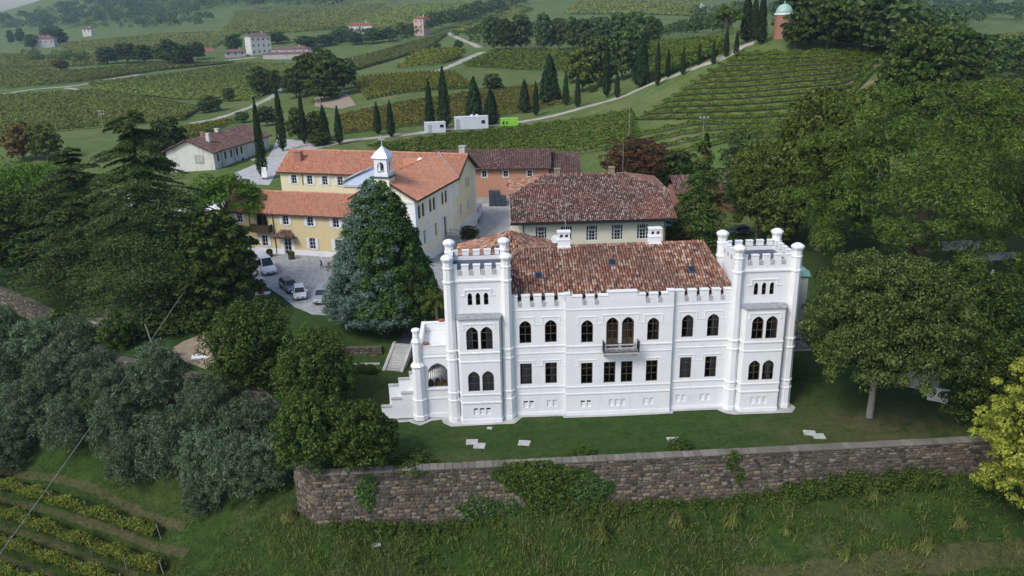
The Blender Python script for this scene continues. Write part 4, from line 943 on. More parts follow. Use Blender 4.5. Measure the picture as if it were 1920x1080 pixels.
k = MB(); bar(k, mpr, .3, 1.1, 2.9, 11.7, -.06, 0); bar(k, mpr, 4.75, 5.1, 7, 11.7, -.05, 0); bar(k, mpr, 9.0, 10.0, 2.9, 11.7, -.06, 0); bar(k, mpr, 14.0, 14.8, 2.9, 11.7, -.06, 0); bar(k, mpr, .3, 9, 6.75, 7.0, -.08, 0); bar(k, mpr, .3, 16.7, 11.55, 11.85, -.12, 0); bar(k, mpr, 10.9, 13, 6.7, 6.95, -.2, 0); bar(k, mpr, 11.0, 11.38, 3.15, 6.6, -.06, 0); bar(k, mpr, 12.52, 12.9, 3.15, 6.6, -.06, 0)
bar(k, mp, -10, -.4, 11.3, 11.6, -.15, 0); bar(k, mp, -1.3, -.4, 2.9, 11.3, -.06, 0); bar(k, mp, -10, -9.1, 2.9, 11.3, -.06, 0); k.build('pilaster', 'trim', yc)
sp = (14.9-11.95)/5.2
def rc(x, y): return 14.95-abs(x+5.2)*sp

P3 = [(-10.9, -.15, rc(-10.9, 0)), (-5.2, -.15, rc(-5.2, 0)), (.35, -.15, rc(.35, 0)), (.35, 16.8, rc(.35, 0)), (-5.2, 22.3, rc(-5.2, 0)), (-10.9, 16.8, rc(-10.9, 0))]
k = MB(); k.add(P3+[(a, b, c-.18) for a, b, c in P3], [(0, 1, 4, 5), (1, 2, 3, 4), (6, 7, 10, 11), (7, 8, 9, 10), (0, 6, 7, 1), (1, 7, 8, 2), (2, 8, 9, 3), (5, 11, 6, 0)])
cr_ = k.build('roof', 'underroof', yc)
tiles('roof_tiles', cr_, [P3[2], P3[3], P3[4], P3[1]], 'tile_orange', .28, .38, seed=61, jitter=.012, lift=.03); tiles('roof_tiles', cr_, [P3[5], P3[0], P3[1], P3[4]], 'tile_orange', .28, .38, seed=62, jitter=.012, lift=.03)
ridgeline('ridge_tiles', cr_, [P3[1], P3[4]], 'tile_light', .16)
k = MB(); k.tube([(.38, 16.9, 11.85), (-5.15, 22.35, 15.1)], .14, 4); k.build('valley_gutter', 'lead', yc)
gutter(yc, [(.42, -.1, 11.65), (.42, 16.8, 11.65)])
k = MB()
for sg in (-1, 1):
    x0, x1 = -5.2, -5.2+sg*5.65
    k.add([(x0, -.22, 15.05), (x1, -.22, rc(x1, 0)+.05), (x1, -.22, rc(x1, 0)-.3), (x0, -.22, 14.7), (x0, -.1, 15.05), (x1, -.1, rc(x1, 0)+.05)], [(0, 1, 2, 3), (0, 1, 5, 4)])
k.build('verge_board', 'darkwood', yc)
cxb, cyb = -5.1, .75
k = MB(); k.box(cxb-1.35, cxb+1.35, cyb-1.15, cyb+1.15, 14.95, 15.2); k.build('belfry_base', 'leaddark', yc)
k = MB(); k.box(cxb-1.2, cxb+1.2, cyb-1.0, cyb+1.0, 13.5, 14.94); k.build('belfry_pedestal', 'ochre', yc)
k = MB(); k.box(cxb-1.1, cxb+1.1, cyb-1.05, cyb+1.05, 15.2, 15.7)
arc = roundtop(0, 1.05, 15.7, 17.3); o4 = rect(-1.0, 1.0, 15.7, 17.75)
hole = [(u, v+.001) for u, v in arc]
for mpf in (lambda u, v, d: (cxb+u, cyb-1.0+d, v), lambda u, v, d: (cxb+u, cyb+1.0-d, v), lambda u, v, d: (cxb+1.0-d, cyb+u, v), lambda u, v, d: (cxb-1.0+d, cyb+u, v)):
    k.panel(o4, [[(u, max(v, 15.72)) for u, v in arc]], mpf, .22)
k.box(cxb-1.12, cxb+1.12, cyb-1.12, cyb+1.12, 17.75, 17.9)
bf = k.build('belfry', 'trim', yc)
k = MB(); k.prism([(-1.28, -1.28), (1.28, -1.28), (1.28, 1.28), (-1.28, 1.28)], 17.9, 18.7, 0, lambda a, b, c: (cxb+a, cyb+b, c), [(-.75, -.75), (.75, -.75), (.75, .75), (-.75, .75)]); k.prism([(-.75, -.75), (.75, -.75), (.75, .75), (-.75, .75)], 18.7, 19.45, 0, lambda a, b, c: (cxb+a, cyb+b, c), [(-.08, -.08), (.08, -.08), (.08, .08), (-.08, .08)])
k.build('belfry_roof', 'metalroof', bf)
k = MB(); k.box(cxb-.07, cxb+.07, cyb-.07, cyb+.07, 19.4, 21.0); k.box(cxb-.5, cxb+.5, cyb-.06, cyb+.06, 20.35, 20.5); k.build('cross', 'stonegrey', bf)
k = MB(); k.lathe([(.05, 16.9), (.18, 16.85), (.25, 16.6), (.3, 16.3), (.42, 16.1)], 10, cxb, cyb); k.build('bell', 'iron', bf)
k = MB()
k.box(-.3, 1.4, 10.9, 13.2, .5, 3.1)
for i in range(9): k.box(1.4+i*.3, 1.7+i*.3, 10.9, 13.2, .5, 3.0-.2*(i+1))
ss = k.build('entrance_steps', 'concrete', yc)
k = MB()
for y in (11.0, 13.1):
    k.tube([(-.2, y, 4.1), (1.4, y, 4.1), (4.1, y, 2.2)], .035, 4)
    for i in range(16): x = -.1+i*.27; zt = 4.1 if x < 1.4 else 4.1-(x-1.4)*.704; k.tube([(x, y, zt-1.0), (x, y, zt)], .018, 4)
k.build('railing', 'iron', ss)
# ---- salmon pink building
pk = thing('pink_building', 'salmon pink long building with dull brown tiled roof behind the concrete yard', 'building', (-8.7, 150.5, 0), R(-3))
mp = front(0); w = MB(); pw = [4.0, 8.05, 12.6]
w.panel(rect(-6, 16.2, 2, 9.7), [rect(x-.45, x+.45, 7.9, 9.15) for x in pw], mp, .25); w.box(-6, 16.2, 10.8, 11, 2, 9.7)
for x in (-6, 16.2): w.add([(x, 0, 2), (x, 11, 2), (x, 11, 9.7), (x, 5.5, 12.1), (x, 0, 9.7)], [(0, 1, 2, 3, 4)])
w.build('wall', 'pink', pk); k = MB(); k.box(-5.9, 16, 3, 3.1, 3, 9.6); k.build('unlit_backing', 'darkroom', pk)
for x in pw: shuttered(pk, mp, x, .9, 7.9, 9.15, (.5,), False)
k = MB(); bar(k, mp, -6, 16.25, 2, 4.1, -.06, 0); k.build('plinth', 'concrete', pk)
for x in pw:
    k = MB(); ring(k, mp, rect(x-.62, x+.62, 7.75, 9.3), rect(x-.46, x+.46, 7.9, 9.15), -.05, .0); k.build('window_surround', 'trim', pk)
gable(pk, -6, 16.2, 0, 11, 9.75, 12.2, 'tile_brown', .6, (.5, .5), .34, .45, 71)
k = MB(); k.box(16.2, 21.5, -1, 8, 2, 8.5); k.build('side_wall', 'pink', pk)
k = MB(); S_ = [(16.3, -1.6, 8.4), (22.2, -1.6, 8.0), (22.2, 8.5, 9.6), (16.3, 8.5, 11.4)]; k.add(S_, [(0, 1, 2, 3)]); so = k.build('side_roof', 'underroof', pk); tiles('roof_tiles', so, S_, 'tile_brown', .34, .45, seed=73)
# ---- cream building with half-hipped roof
cb = thing('cream_building', 'cream building with large mossy half hipped tiled roof behind the white villa', 'building', (0, 111.8, 0), R(1))
mp = front(0); w = MB(); cw = [4.4, 8.06, 11.75, 15.43, 19.11]
w.panel(rect(1.7, 22.4, .5, 8.9), [rect(x-.8, x+.8, 5.7, 7.9) for x in cw], mp, .3)
for x in (1.7, 22.4): w.add([(x, 0, .5), (x, 24, .5), (x, 24, 8.9), (x, 17, 11), (x, 7, 11), (x, 0, 8.9)], [(0, 1, 2, 3, 4, 5)])
w.box(1.7, 22.4, 23.8, 24, .5, 8.9); w.box(.3, 1.7, 1.5, 23, .5, 8.6); w.build('wall', 'ivory', cb)
k = MB(); k.box(1.9, 22.2, 4, 4.1, 1, 8.8); k.build('unlit_backing', 'darkroom', cb)
for x in cw:
    window(cb, mp, rect(x-.45, x+.45, 5.7, 7.2), 2, (.33, .66), 'shutter', None, .12, .06); window(cb, mp, rect(x-.45, x+.45, 7.25, 7.9), 3, (), 'shutter', None, .12, .05, name='transom_window')
    for sg in (-1, 1): a, b = sorted((x+sg*.47, x+sg*.8)); window(cb, mp, rect(a, b, 5.7, 7.9), 1, (.25, .5, .72), 'shutter', None, .12, .05, name='side_light')
ze, zc, zr, ov = 8.75, 11.25, 13.05, .9
sl = (zr-ze)/(12.3+ov); yc_ = -ov+(zc-ze)/sl
X0, X1, XR0, XR1 = .0, 23.9, 5.8, 18.5
E1 = [(X0, -ov, ze), (X1, -ov, ze), (X1+.2, yc_, zc), (XR1, 12.3, zr), (XR0, 12.3, zr), (X0+.1, yc_, zc)]
yb2 = 24.6+ov; yk = 24.6-yc_
E2 = [(X1, yb2, ze), (X0, yb2, ze), (X0+.1, yk, zc), (XR0, 12.3, zr), (XR1, 12.3, zr), (X1+.2, yk, zc)]
k = MB(); Vv = E1+E2+[(X0, -ov, ze-.22), (X1, -ov, ze-.22)]
k.add(Vv, [(0, 1, 2, 3, 4, 5), (6, 7, 8, 9, 10, 11), (5, 4, 8), (3, 2, 11), (0, 1, 13, 12)])
cro = k.build('roof', 'underroof', cb)
def pane_inside(E):
    return None
tiles('roof_tiles', cro, [E1[0], E1[1], E1[2], E1[3], E1[4], E1[5]], 'tile_cream', .285, .45, seed=81, jitter=.03)
tiles('roof_tiles', cro, [E2[0], E2[1], E2[2], E2[3], E2[4], E2[5]], 'tile_cream', .285, .45, seed=82)
tiles('roof_tiles', cro, [E2[2], E1[5], E1[4]], 'tile_light', .285, .45, seed=83); tiles('roof_tiles', cro, [E1[2], E2[5], E1[3]], 'tile_cream', .285, .45, seed=84)
ridgeline('ridge_tiles', cro, [E1[5], E1[4], E1[3], E1[2]], 'tile_light', .17)
k = MB(); k.box(X0-.05, X1+.05, -ov-.16, -ov-.01, ze-.25, ze+.02); k.build('gutter', 'iron', cb)
k = MB(); k.tube([(1.85, -.12, 8.4), (1.85, -.12, 1)], .07); k.build('downpipe', 'darkwood', cb); k = MB(); k.tube([(22.2, -.12, 8.4), (22.2, -.12, 1)], .07); k.build('downpipe', 'darkwood', cb)
for x, y, z0 in ((7.72, 12.3, 12.6), (16.25, 12.3, 12.6), (23.0, 6.5, 9.8)):
    k = MB(); k.box(x-.42, x+.42, y-.42, y+.42, z0, z0+1.35); k.box(x-.5, x+.5, y-.5, y+.5, z0+1.35, z0+1.5); k.build('chimney', 'soil', cb)
k = MB(); k.tube([(18.1, 12.8, 12.8), (18.1, 12.8, 17.6)], .04); k.build('aerial_mast', 'pole', cb)
# ---- old white farmhouse on the left
a = np.array(at_z(403, 285, 9)); b = np.array(at_z(506, 252, 9.2)); th = math.atan2(b[1]-a[1], b[0]-a[0]); L = float(np.hypot(*(b-a)[:2]))
oh = thing('old_farmhouse', 'old stained white farmhouse with long dull brown roof, partly behind the tall cypresses', 'house', (a[0], a[1], 0), th)
# local x runs along the long front, which faces -y
mp = front(.5); w = MB(); D = 12.5
ow = [1.8, 5.0, 7.6, 10.3, 12.4]
holes = [rect(x-.45, x+.45, 6.6, 8.3) for x in ow]+[rect(9.7, 10.7, 3.7, 5.2), rect(12.0, 13.0, 3.2, 5.6)]
w.panel(rect(0, L, 1, 9.0), holes, mp, .3)
for x in (0, L): w.add([(x, .5, 1), (x, D, 1), (x, D, 9), (x, D/2, 11.6), (x, .5, 9)], [(0, 1, 2, 3, 4)])
w.box(0, L, D-.2, D, 1, 9); w.build('wall', 'oldwhite', oh); k = MB(); k.box(.3, L-.3, 3, 3.1, 2, 8.9); k.build('unlit_backing', 'darkroom', oh)
for x in ow:
    window(oh, mp, rect(x-.45, x+.45, 6.6, 8.3), 2, (.5,), 'darkwood', None, .1, .06)
window(oh, mp, rect(9.7, 10.7, 3.7, 5.2), 2, (.5,), 'shutter', None, .1, .06); window(oh, mp, rect(12.0, 13.0, 3.2, 5.6), 2, (.5,), 'darkwood', None, .1, .06, name='door')
gable(oh, 0, L, .5, D, 9.1, 11.7, 'tile_brown', .6, (.7, .7), .34, .5, 91)
for x, y, m_ in ((4.5, 4, 'oldwhite'), (6.5, 6.5, 'brick'), (12.5, 6.4, 'oldwhite')):
    k = MB(); k.box(x-.4, x+.4, y-.4, y+.4, 10.2, 12.4); k.box(x-.5, x+.5, y-.5, y+.5, 12.4, 12.6); k.build('chimney', m_, oh)
gutter(oh, [(3.2, .4, 9), (3.2, .4, 3.5)], 'darkwood', .06); gutter(oh, [(8.9, .4, 9), (8.9, .4, 3.5)], 'darkwood', .06)
k = MB(); mpl = side(0, -1); k.panel(rect(3, 5.2, 6.3, 8.2), [rect(3.2, 5, 6.5, 8)], mpl, .0); k.box(-.05, -.02, 3.2, 5, 6.5, 8); k.build('shuttered_opening', 'stonegrey', oh)
# ---- low brick-walled farm building behind the spruce
fb = thing('low_barn', 'low brown roofed brick barn half hidden behind the rusty spruce', 'barn', at_z(1270, 392, 3.2)[:2]+(0,), R(2))
k = MB(); k.box(0, 13.5, 0, 8, 2, 6.4); k.build('wall', 'brick', fb)
for x in (.7, 8.2, 10.4):
    k = MB(); k.box(x, x+1.2, -.04, .05, 4.0, 5.8); k.build('window', 'darkglass', fb)
gable(fb, 0, 13.5, 0, 8, 6.4, 8.4, 'tile_brown', .8, (.6, .6), .34, .5, 95)
# ---- marquees
def marquee(px, py, z, w_, d_, h, label):
    p = at_z(px, py, z); t = thing('marquee', label, 'marquee', (p[0], p[1], ground(p[0], p[1])), R(random.uniform(-12, 12)), 'white marquees among the trees')
    k = MB(); k.add([(-w_, -d_, h), (w_, -d_, h), (w_, d_, h), (-w_, d_, h), (0, 0, h*1.5)], [(0, 1, 4), (1, 2, 4), (2, 3, 4), (3, 0, 4)]); k.add([(-w_, -d_, h), (w_, -d_, h), (w_, d_, h), (-w_, d_, h), (-w_, -d_, h-.35), (w_, -d_, h-.35), (w_, d_, h-.35), (-w_, d_, h-.35)], [(0, 1, 5, 4), (1, 2, 6, 5), (2, 3, 7, 6), (3, 0, 4, 7)])
    k.build('canopy', 'whitecloth', t)
    for x in (-w_+.1, w_-.1):
        for y in (-d_+.1, d_-.1): k = MB(); k.box(x-.06, x+.06, y-.06, y+.06, 0, h); k.build('pole', 'container', t)
marquee(250, 402, 4, 4.5, 3, 3.2, 'white marquee seen through the big dark cedar')
marquee(395, 414, 3.5, 5.0, 3, 3.0, 'white marquee beside the left end of the yellow house')
marquee(1346, 356, 5, 2.0, 2, 3.2, 'white marquee behind the low barn roof')
marquee(1468, 345, 6, 3.0, 3, 5.5, 'white marquee behind the tall leafy trees right of the barn')
# ---- stone garden shed
sx = hit(196, 642); sh = thing('garden_shed', 'small stone garden shed with flat roof and blue-grey door under the cedar', 'shed', sx, R(-20))
k = MB(); k.box(-2.2, 2.6, 0, 4, -.6, 2.5); k.build('wall', 'stonegrey', sh)
k = MB(); k.box(-2.6, 3.0, -.4, 4.4, 2.5, 2.66); k.build('roof', 'concrete', sh); k = MB(); k.box(-2.3, 2.7, -.2, 4.2, 2.67, 2.73); k.build('roof_felt', 'soil', sh)
k = MB(); k.box(.6, 1.8, -.06, .0, -.2, 2.0); k.build('door', 'metalroof', sh)

# ------------------------------------------------------------------ distant houses
def house(px, py, w_, d_, h, roofh, wallm, roofm, rot, label, wins=(3, 2), name='farmhouse', y=None, drop=0, up=False):
    p = hit(px, py) if y is None else at_y(px, py, y); zg = ground(p[0], p[1])
    z0 = p[2] if y is not None else zg
    t = thing(name, label, 'house', (p[0], p[1], z0), R(rot))
    k = MB(); k.box(-w_/2, w_/2, 0, d_, min(0, zg-z0)-2, h); k.build('wall', wallm, t)
    k = MB(); e = .6; rx = max(w_/2-d_/2, .3)if roofh else 0
    k.add([(-w_/2-e, -e, h), (w_/2+e, -e, h), (w_/2+e, d_+e, h), (-w_/2-e, d_+e, h), (-rx, d_/2, h+roofh), (rx, d_/2, h+roofh)], [(0, 1, 5, 4), (2, 3, 4, 5), (1, 2, 5), (3, 0, 4), (0, 1, 2, 3)])
    ro = k.build('roof', roofm, t)
    k = MB(); k.box(w_*.2, w_*.2+.8, d_*.4, d_*.4+.8, h, h+roofh+1.0); k.build('chimney', wallm, ro)
    nx, nz = wins
    for j in range(nz):
        for i in range(nx):
            x = -w_/2+w_*(i+.5)/nx; z = .6+(h-.6)*(j+.28)/nz
            k = MB(); k.box(x-.5, x+.5, -.03, .05, z, z+1.5); k.build('window', 'darkglass', t)
    return t
fh = house(492, 103, 15, 11, 13, 2.2, 'oldwhite', 'tile_brown', 38, 'tall white villa with red hipped roof on the far hillside', (4, 3), y=600)
k = MB(); k.box(7.48, 7.6, 3, 4.2, 8.0, 11); k.build('window', 'darkglass', fh)
hb = house(545, 104, 26, 9, 4.5, 1.6, 'stonegrey', 'tile_brown', -3, 'low grey winery annexe with brown roof right of the tall white villa', (4, 1), 'winery_annexe', y=592)
hb = house(556, 118, 46, 7, 6.5, .9, 'stonegrey', 'redroof', -3, 'long low winery shed with red roof and stone wall before the tall white villa', (1, 1), 'winery_shed', y=575)
house(442, 106, 14, 8, 3, 2.0, 'stonegrey', 'tile_brown', 20, 'low stone wall house in front of the tall white villa', (3, 1), y=590)
house(386, 106, 16, 9, 4, 2.5, 'brick', 'redroof', 4, 'low red roofed barn among trees left of the tall white villa', (3, 1), 'far_barn', y=640)
house(676, 62, 20, 9, 6, 2.4, 'oldwhite', 'redroof', -6, 'white farmhouse with orange roof on the far slope', (4, 1), y=700)
ph = house(786, 66, 9, 9, 12, 2, 'palepink', 'redroof', -30, 'tall pink tower house on the far vineyard slope', (2, 3), y=640)
house(82, 84, 20, 10, 6, 3, 'stonegrey', 'tile_brown', 10, 'stone farmhouse among dark trees at the far left', (4, 1), y=850)
house(278, 13, 34, 14, 12, 4, 'oldwhite', 'tile_brown', 0, 'white house on the wooded far hill', (5, 2), y=1700)
house(163, 62, 12, 8, 5, 2, 'oldwhite', 'tile_brown', 0, 'small white house in the misty far valley', (2, 2), y=1150)
# domed chapel on the hill
dp = at_y(1466, 76, 214); dc = thing('domed_chapel', 'small brick chapel with green dome on the hilltop between cypresses', 'chapel', dp, R(15))
k = MB(); k.lathe([(2.6, -2), (2.6, 0.2), (2.3, .25), (2.2, 6.2)], 16); k.build('drum', 'brick', dc)
k = MB(); k.lathe([(2.45, 6.2), (2.5, 6.6), (2.3, 6.7)], 16); k.lathe([(2.7, -.3), (2.7, .3), (2.5, .32)], 16); k.build('cornice', 'trim', dc)
k = MB(); k.lathe([(2.1*math.cos(a), 6.7+2.2*math.sin(a)) for a in np.linspace(0, 1.5, 8)]+[(.12, 9.1), (.1, 9.6)], 16); k.build('dome', 'verdigris', dc, smooth=True)
k = MB(); k.box(-.05, .05, -.05, .05, 9.4, 10.8); k.box(-.35, .35, -.05, .05, 10.2, 10.3); k.build('cross', 'iron', dc)
for a in (-110, -65, -20):
    k = MB(); x, y = 2.24*math.cos(R(a)), 2.24*math.sin(R(a)); k.box(-.35, .35, -.06, .06, 2, 4.4); o = k.build('window', 'darkglass', dc, loc=(x, y, 0), rotz=R(a+90))
# containers beside the road
def container(px, py, w_, d_, h, rot, mt, label, name):
    p = hit(px, py); t = thing(name, label, 'container', p, R(rot))
    k = MB(); k.box(-w_/2, w_/2, 0, d_, .1, h)
    for x in np.arange(-w_/2+.2, w_/2, .3): k.box(x-.06, x+.06, -.04, 0, .2, h-.1)
    k.build('shell', mt, t)
    k = MB(); k.box(-w_/2-.05, w_/2+.05, -.05, d_+.05, h, h+.1); k.build('roof', mt, t)
    return t
t = container(817, 250, 5.4, 2.6, 2.7, 10, 'container', 'small white portable cabin by the road below the cypresses', 'portable_cabin'); k = MB(); k.box(-1.9, -1.0, -.08, -.045, .15, 2.2); k.build('door', 'stonegrey', t); k = MB(); k.box(1.2, 2.2, -.07, -.03, 1.5, 2.2); k.build('window', 'darkglass', t)
t = container(885, 243, 9.0, 2.6, 3.3, 10, 'container', 'long white container under the dark conifers by the road', 'white_container')
for x in (-4.3, -3.1): k = MB(); k.box(x, x+1.1, -.08, -.045, .2, 2.9); k.build('door', 'stonegrey' if x < -4 else 'container', t)
for x in (-.2, 1.2): k = MB(); k.box(x, x+.7, .4, 1.1, 3.4, 3.9); k.build('roof_unit', 'trim', t)
k = MB(); k.box(2.6, 3.6, -.08, -.045, 1.5, 2.4); k.build('window', 'darkglass', t)
t = container(956, 237, 4.7, 2.2, 2.0, 8, 'lime', 'lime green box trailer beside the dirt road', 'green_trailer'); k = MB(); k.box(-2.0, -1.5, -.07, -.03, .6, 1.4); k.box(-1.0, -.6, -.07, -.03, .6, 1.4); k.build('grille', 'blackpl', t)

# ------------------------------------------------------------------ foliage helpers
def leafmesh(name, P, N, su, sv, mat, g, axis=None, jit=.55):
    """many small leaf shaped faces at P facing roughly N"""
    n = len(P); N = N+g.normal(0, jit, (n, 3)); N /= np.linalg.norm(N, axis=1)[:, None]+1e-9
    A = g.normal(0, 1, (n, 3)) if axis is None else np.broadcast_to(np.asarray(axis, float), (n, 3))+g.normal(0, .35, (n, 3))
    U = A-(A*N).sum(1)[:, None]*N; U /= np.linalg.norm(U, axis=1)[:, None]+1e-9
    W = np.cross(N, U); k = g.uniform(.7, 1.3, (n, 1)); su = np.asarray(su).reshape(-1, 1)*k if np.ndim(su) else su*k; sv = np.asarray(sv).reshape(-1, 1)*k if np.ndim(sv) else sv*k
    V = np.stack([P-U*su, P-W*sv+N*sv*.15, P+U*su, P+W*sv+N*sv*.15], 1).reshape(-1, 3)
    return fastmesh(name, V, np.arange(n*4).reshape(n, 4), mat)
def fib(k, g, low=-1.0):
    i = np.arange(k)+.5; z = 1-(1-low)*i/k; a = i*2.39996+g.uniform(0, 6); r = np.sqrt(np.clip(1-z*z, 0, 1))
    return np.c_[r*np.cos(a), r*np.sin(a), z]
def clumps(g, C, Rr, n, up=.3, shell=(.72, 1.05)):
    """leaf positions on the upper shells of clumps C with radii Rr"""
    k = len(C); d = g.normal(0, 1, (k, n, 3)); d[..., 2] = np.where(g.random((k, n)) < .72, abs(d[..., 2]), d[..., 2]); d /= np.linalg.norm(d, axis=2)[..., None]
    P = C[:, None]+d*np.asarray(Rr)[:, None, :]*g.uniform(*shell, (k, n, 1)); N = d.copy(); N[..., 2] += up
    return P.reshape(-1, 3), N.reshape(-1, 3)
PROTO = {}
def trunkmesh(h, r, limbs=(), mat='bark', lean=(0, 0)):
    k = MB(); k.tube([(0, 0, -.6), (lean[0]*.2, lean[1]*.2, h*.3), (lean[0], lean[1], h)], [r*1.25, r, r*.5], 8)
    for (x, y, z), z0, rr_ in limbs: k.tube([(lean[0]*.6, lean[1]*.6, z0), (x*.45, y*.45, z0+(z-z0)*.6), (x, y, z)], [rr_, rr_*.7, rr_*.25], 5)
    me = bpy.data.meshes.new('trunk'); me.from_pydata(k.v, [], k.f); me.materials.append(M[mat]); return me
def broad(key, seed, h, r, th_, mat, k=70, n=90, leaf=(.2, .13), cr=.26, low=-.45, bark='bark', lobes=.18, squash=.7, trunk_r=None, up=.3, core=.45, jit=.42, shell=(.78, 1.05)):
    """a leafy crown of many uneven clumps on a trunk with limbs"""
    g = np.random.default_rng(seed); D = fib(k, g, low); rz = (h-th_)/(1-low) if low > -1 else (h-th_)/2; cz = th_-low*rz
    rad = 1+g.normal(0, lobes, k); C = D*np.array([r, r, rz])*np.clip(rad, .6, 1.2)[:, None]*(1-cr*.55)+np.array([0, 0, cz])+g.normal(0, r*.05, (k, 3))
    C[:, 2] = np.minimum(C[:, 2], h-cr*r*squash*.7)
    s = g.uniform(.65, 1.3, (k, 1))*cr*r; Rr = np.c_[s, s, s*squash]
    P, N = clumps(g, C, Rr, n, up, shell)
    m_ = int(k*n*.16*core/.45); q_ = g.normal(0, 1, (m_, 3)); q_ /= np.linalg.norm(q_, axis=1)[:, None]; Q = q_*np.array([r, r, rz])*.72*g.random((m_, 1))**.4; Q[:, 2] = np.maximum(Q[:, 2], low*rz*.8)
    P = np.r_[P, Q+np.array([0, 0, cz])]; N = np.r_[N, q_]
    sz = np.r_[np.ones(k*n), np.full(m_, 1.9)]
    cm = leafmesh('crown', P, N, leaf[0]*sz, leaf[1]*sz, mat, g, None, jit)
    tr = trunk_r or max(.12, r*.055); li = [((c[0]*.8, c[1]*.8, c[2]), th_*g.uniform(.55, 1.0), tr*.5) for c in C[g.permutation(k)[:9]]]
    PROTO[key] = (cm, trunkmesh(max(th_+.35*(h-th_), 1), tr, li, bark), h, r)
def spindle(key, seed, h, r, mat, n=2600, leaf=(.28, .11), base=.04, power=.8, tip=.55, ragged=.12):
    """a column or cone of upright sprays: cypresses, thujas"""
    g = np.random.default_rng(seed); t = g.random(n)**.85; ang = g.uniform(0, 2*math.pi, n)
    prof = np.clip(np.minimum((t/.10)**.5, 1), 0, 1)*np.clip(1-t**(1/tip*.9), 0, 1)**power
    fl = 1+ragged*np.sin(ang*3+t*9+seed)+ragged*.8*np.sin(ang*7-t*17+seed*2)
    rad = r*prof*fl*g.uniform(.62, 1.04, n)
    P = np.c_[rad*np.cos(ang), rad*np.sin(ang), base*h+t*h*(1-base)]; N = np.c_[np.cos(ang), np.sin(ang), np.full(n, .35)]
    PROTO[key] = (leafmesh('crown', P, N, leaf[0], leaf[1], mat, g, (0, 0, 1), .35), trunkmesh(h*.5, max(.08, r*.16), (), 'bark'), h, r)
def tiered(key, seed, h, r, mat, tiers=18, per=9, n=150, leaf=(.22, .09), droop=.16, top=.12, z0=.08, power=.85, flat=.16, bark='bark'):
    """a conifer of flat drooping branch fans in tiers: cedars, spruces"""
    g = np.random.default_rng(seed); Ps = []; Ns = []; limbs = []
    for i in range(tiers):
        t = (i+.3)/tiers; z = h*(z0+(1-z0)*t); L0 = r*(min(1, (1-t)/.82)**power+top*(1-t)*.4)+r*.05
        for j in range(max(3, int(per*(1-t*.55)))):
            a = j*2*math.pi/per+i*1.9+g.normal(0, .25); L = L0*g.uniform(.62, 1.18); zz = z+g.normal(0, h*.012)
            s = g.random(n)**.65; w = (g.random(n)-.5)*L*.5*(s*1.05-s*s*.55+.06)*2.3
            x = s*L; dz = -droop*L*s**1.6+g.normal(0, flat*.35, n)-np.abs(w)*.22
            P = np.c_[x*math.cos(a)-w*math.sin(a), x*math.sin(a)+w*math.cos(a), zz+dz]
            Ps.append(P); Ns.append(np.tile([math.cos(a)*.35, math.sin(a)*.35, 1.0], (n, 1)))
            if j % 2 == 0: limbs.append(((L*.75*math.cos(a), L*.75*math.sin(a), zz-droop*L*.6), max(zz-.2, .4), .09*(1-t)+.03))
    P = np.concatenate(Ps); N = np.concatenate(Ns)
    k = MB(); k.tube([(0, 0, -.6), (0, 0, h*.5), (0, 0, h*.98)], [r*.075+.1, r*.045+.05, .04], 8)
    for (x, y, zl), z_, rr_ in limbs: k.tube([(0, 0, z_), (x, y, zl)], [rr_, rr_*.3], 4)
    me = bpy.data.meshes.new('trunk'); me.from_pydata(k.v, [], k.f); me.materials.append(M[bark])
    PROTO[key] = (leafmesh('crown', P, N, leaf[0], leaf[1], mat, g, None, .4), me, h, r)
def parasol(key, seed, h, r, ch, mat, k=60, n=110, leaf=(.2, .07), bark='bark'):
    """an umbrella pine: a broad flattened crown of needle tufts on bare limbs"""
    g = np.random.default_rng(seed); a = g.uniform(0, 6.28, k); q_ = np.sqrt(g.random(k)); C = np.c_[q_*r*.85*np.cos(a), q_*r*.85*np.sin(a), h-ch*.35-ch*.55*q_**2+g.normal(0, ch*.1, k)]
    s = g.uniform(.7, 1.25, (k, 1))*r*.2; Rr = np.c_[s, s, s*.6]; P, N = clumps(g, C, Rr, n, .5)
    li = [((c[0]*.9, c[1]*.9, c[2]-.2), (h-ch)*g.uniform(.55, .9), r*.035) for c in C[:16]]
    PROTO[key] = (leafmesh('crown', P, N, leaf[0], leaf[1], mat, g), trunkmesh(h-ch*.75, r*.06, li, bark), h, r)
def plant(key, name, label, cat, loc, h, r, rot=0.0, group=None, extra=()):
    cm, tm, H0, R0 = PROTO[key]; t = thing(name, label, cat, loc, rot, group); t.scale = (r/R0, r/R0, h/H0)
    link('trunk', tm, t); link('crown', cm, t)
    for nm, me in extra: link(nm, me, t)
    return t
def size_px(px, py, top, width, ground_=None):
    """place and size of a plant whose foot, top and width are known in photo pixels"""
    p = ground_ or hit(px, py); s = ppm(p); dep = math.atan2(CAM_H-p[2], math.hypot(p[0], p[1]))
    return p, (py-top)/s/math.cos(dep), width/2/s
def plant_px(key, name, label, cat, px, py, top, width, group=None, rot=None, extra=()):
    p, h, r = size_px(px, py, top, width); return plant(key, name, label, cat, p, h, r, random.uniform(0, 6.28) if rot is None else rot, group, extra)

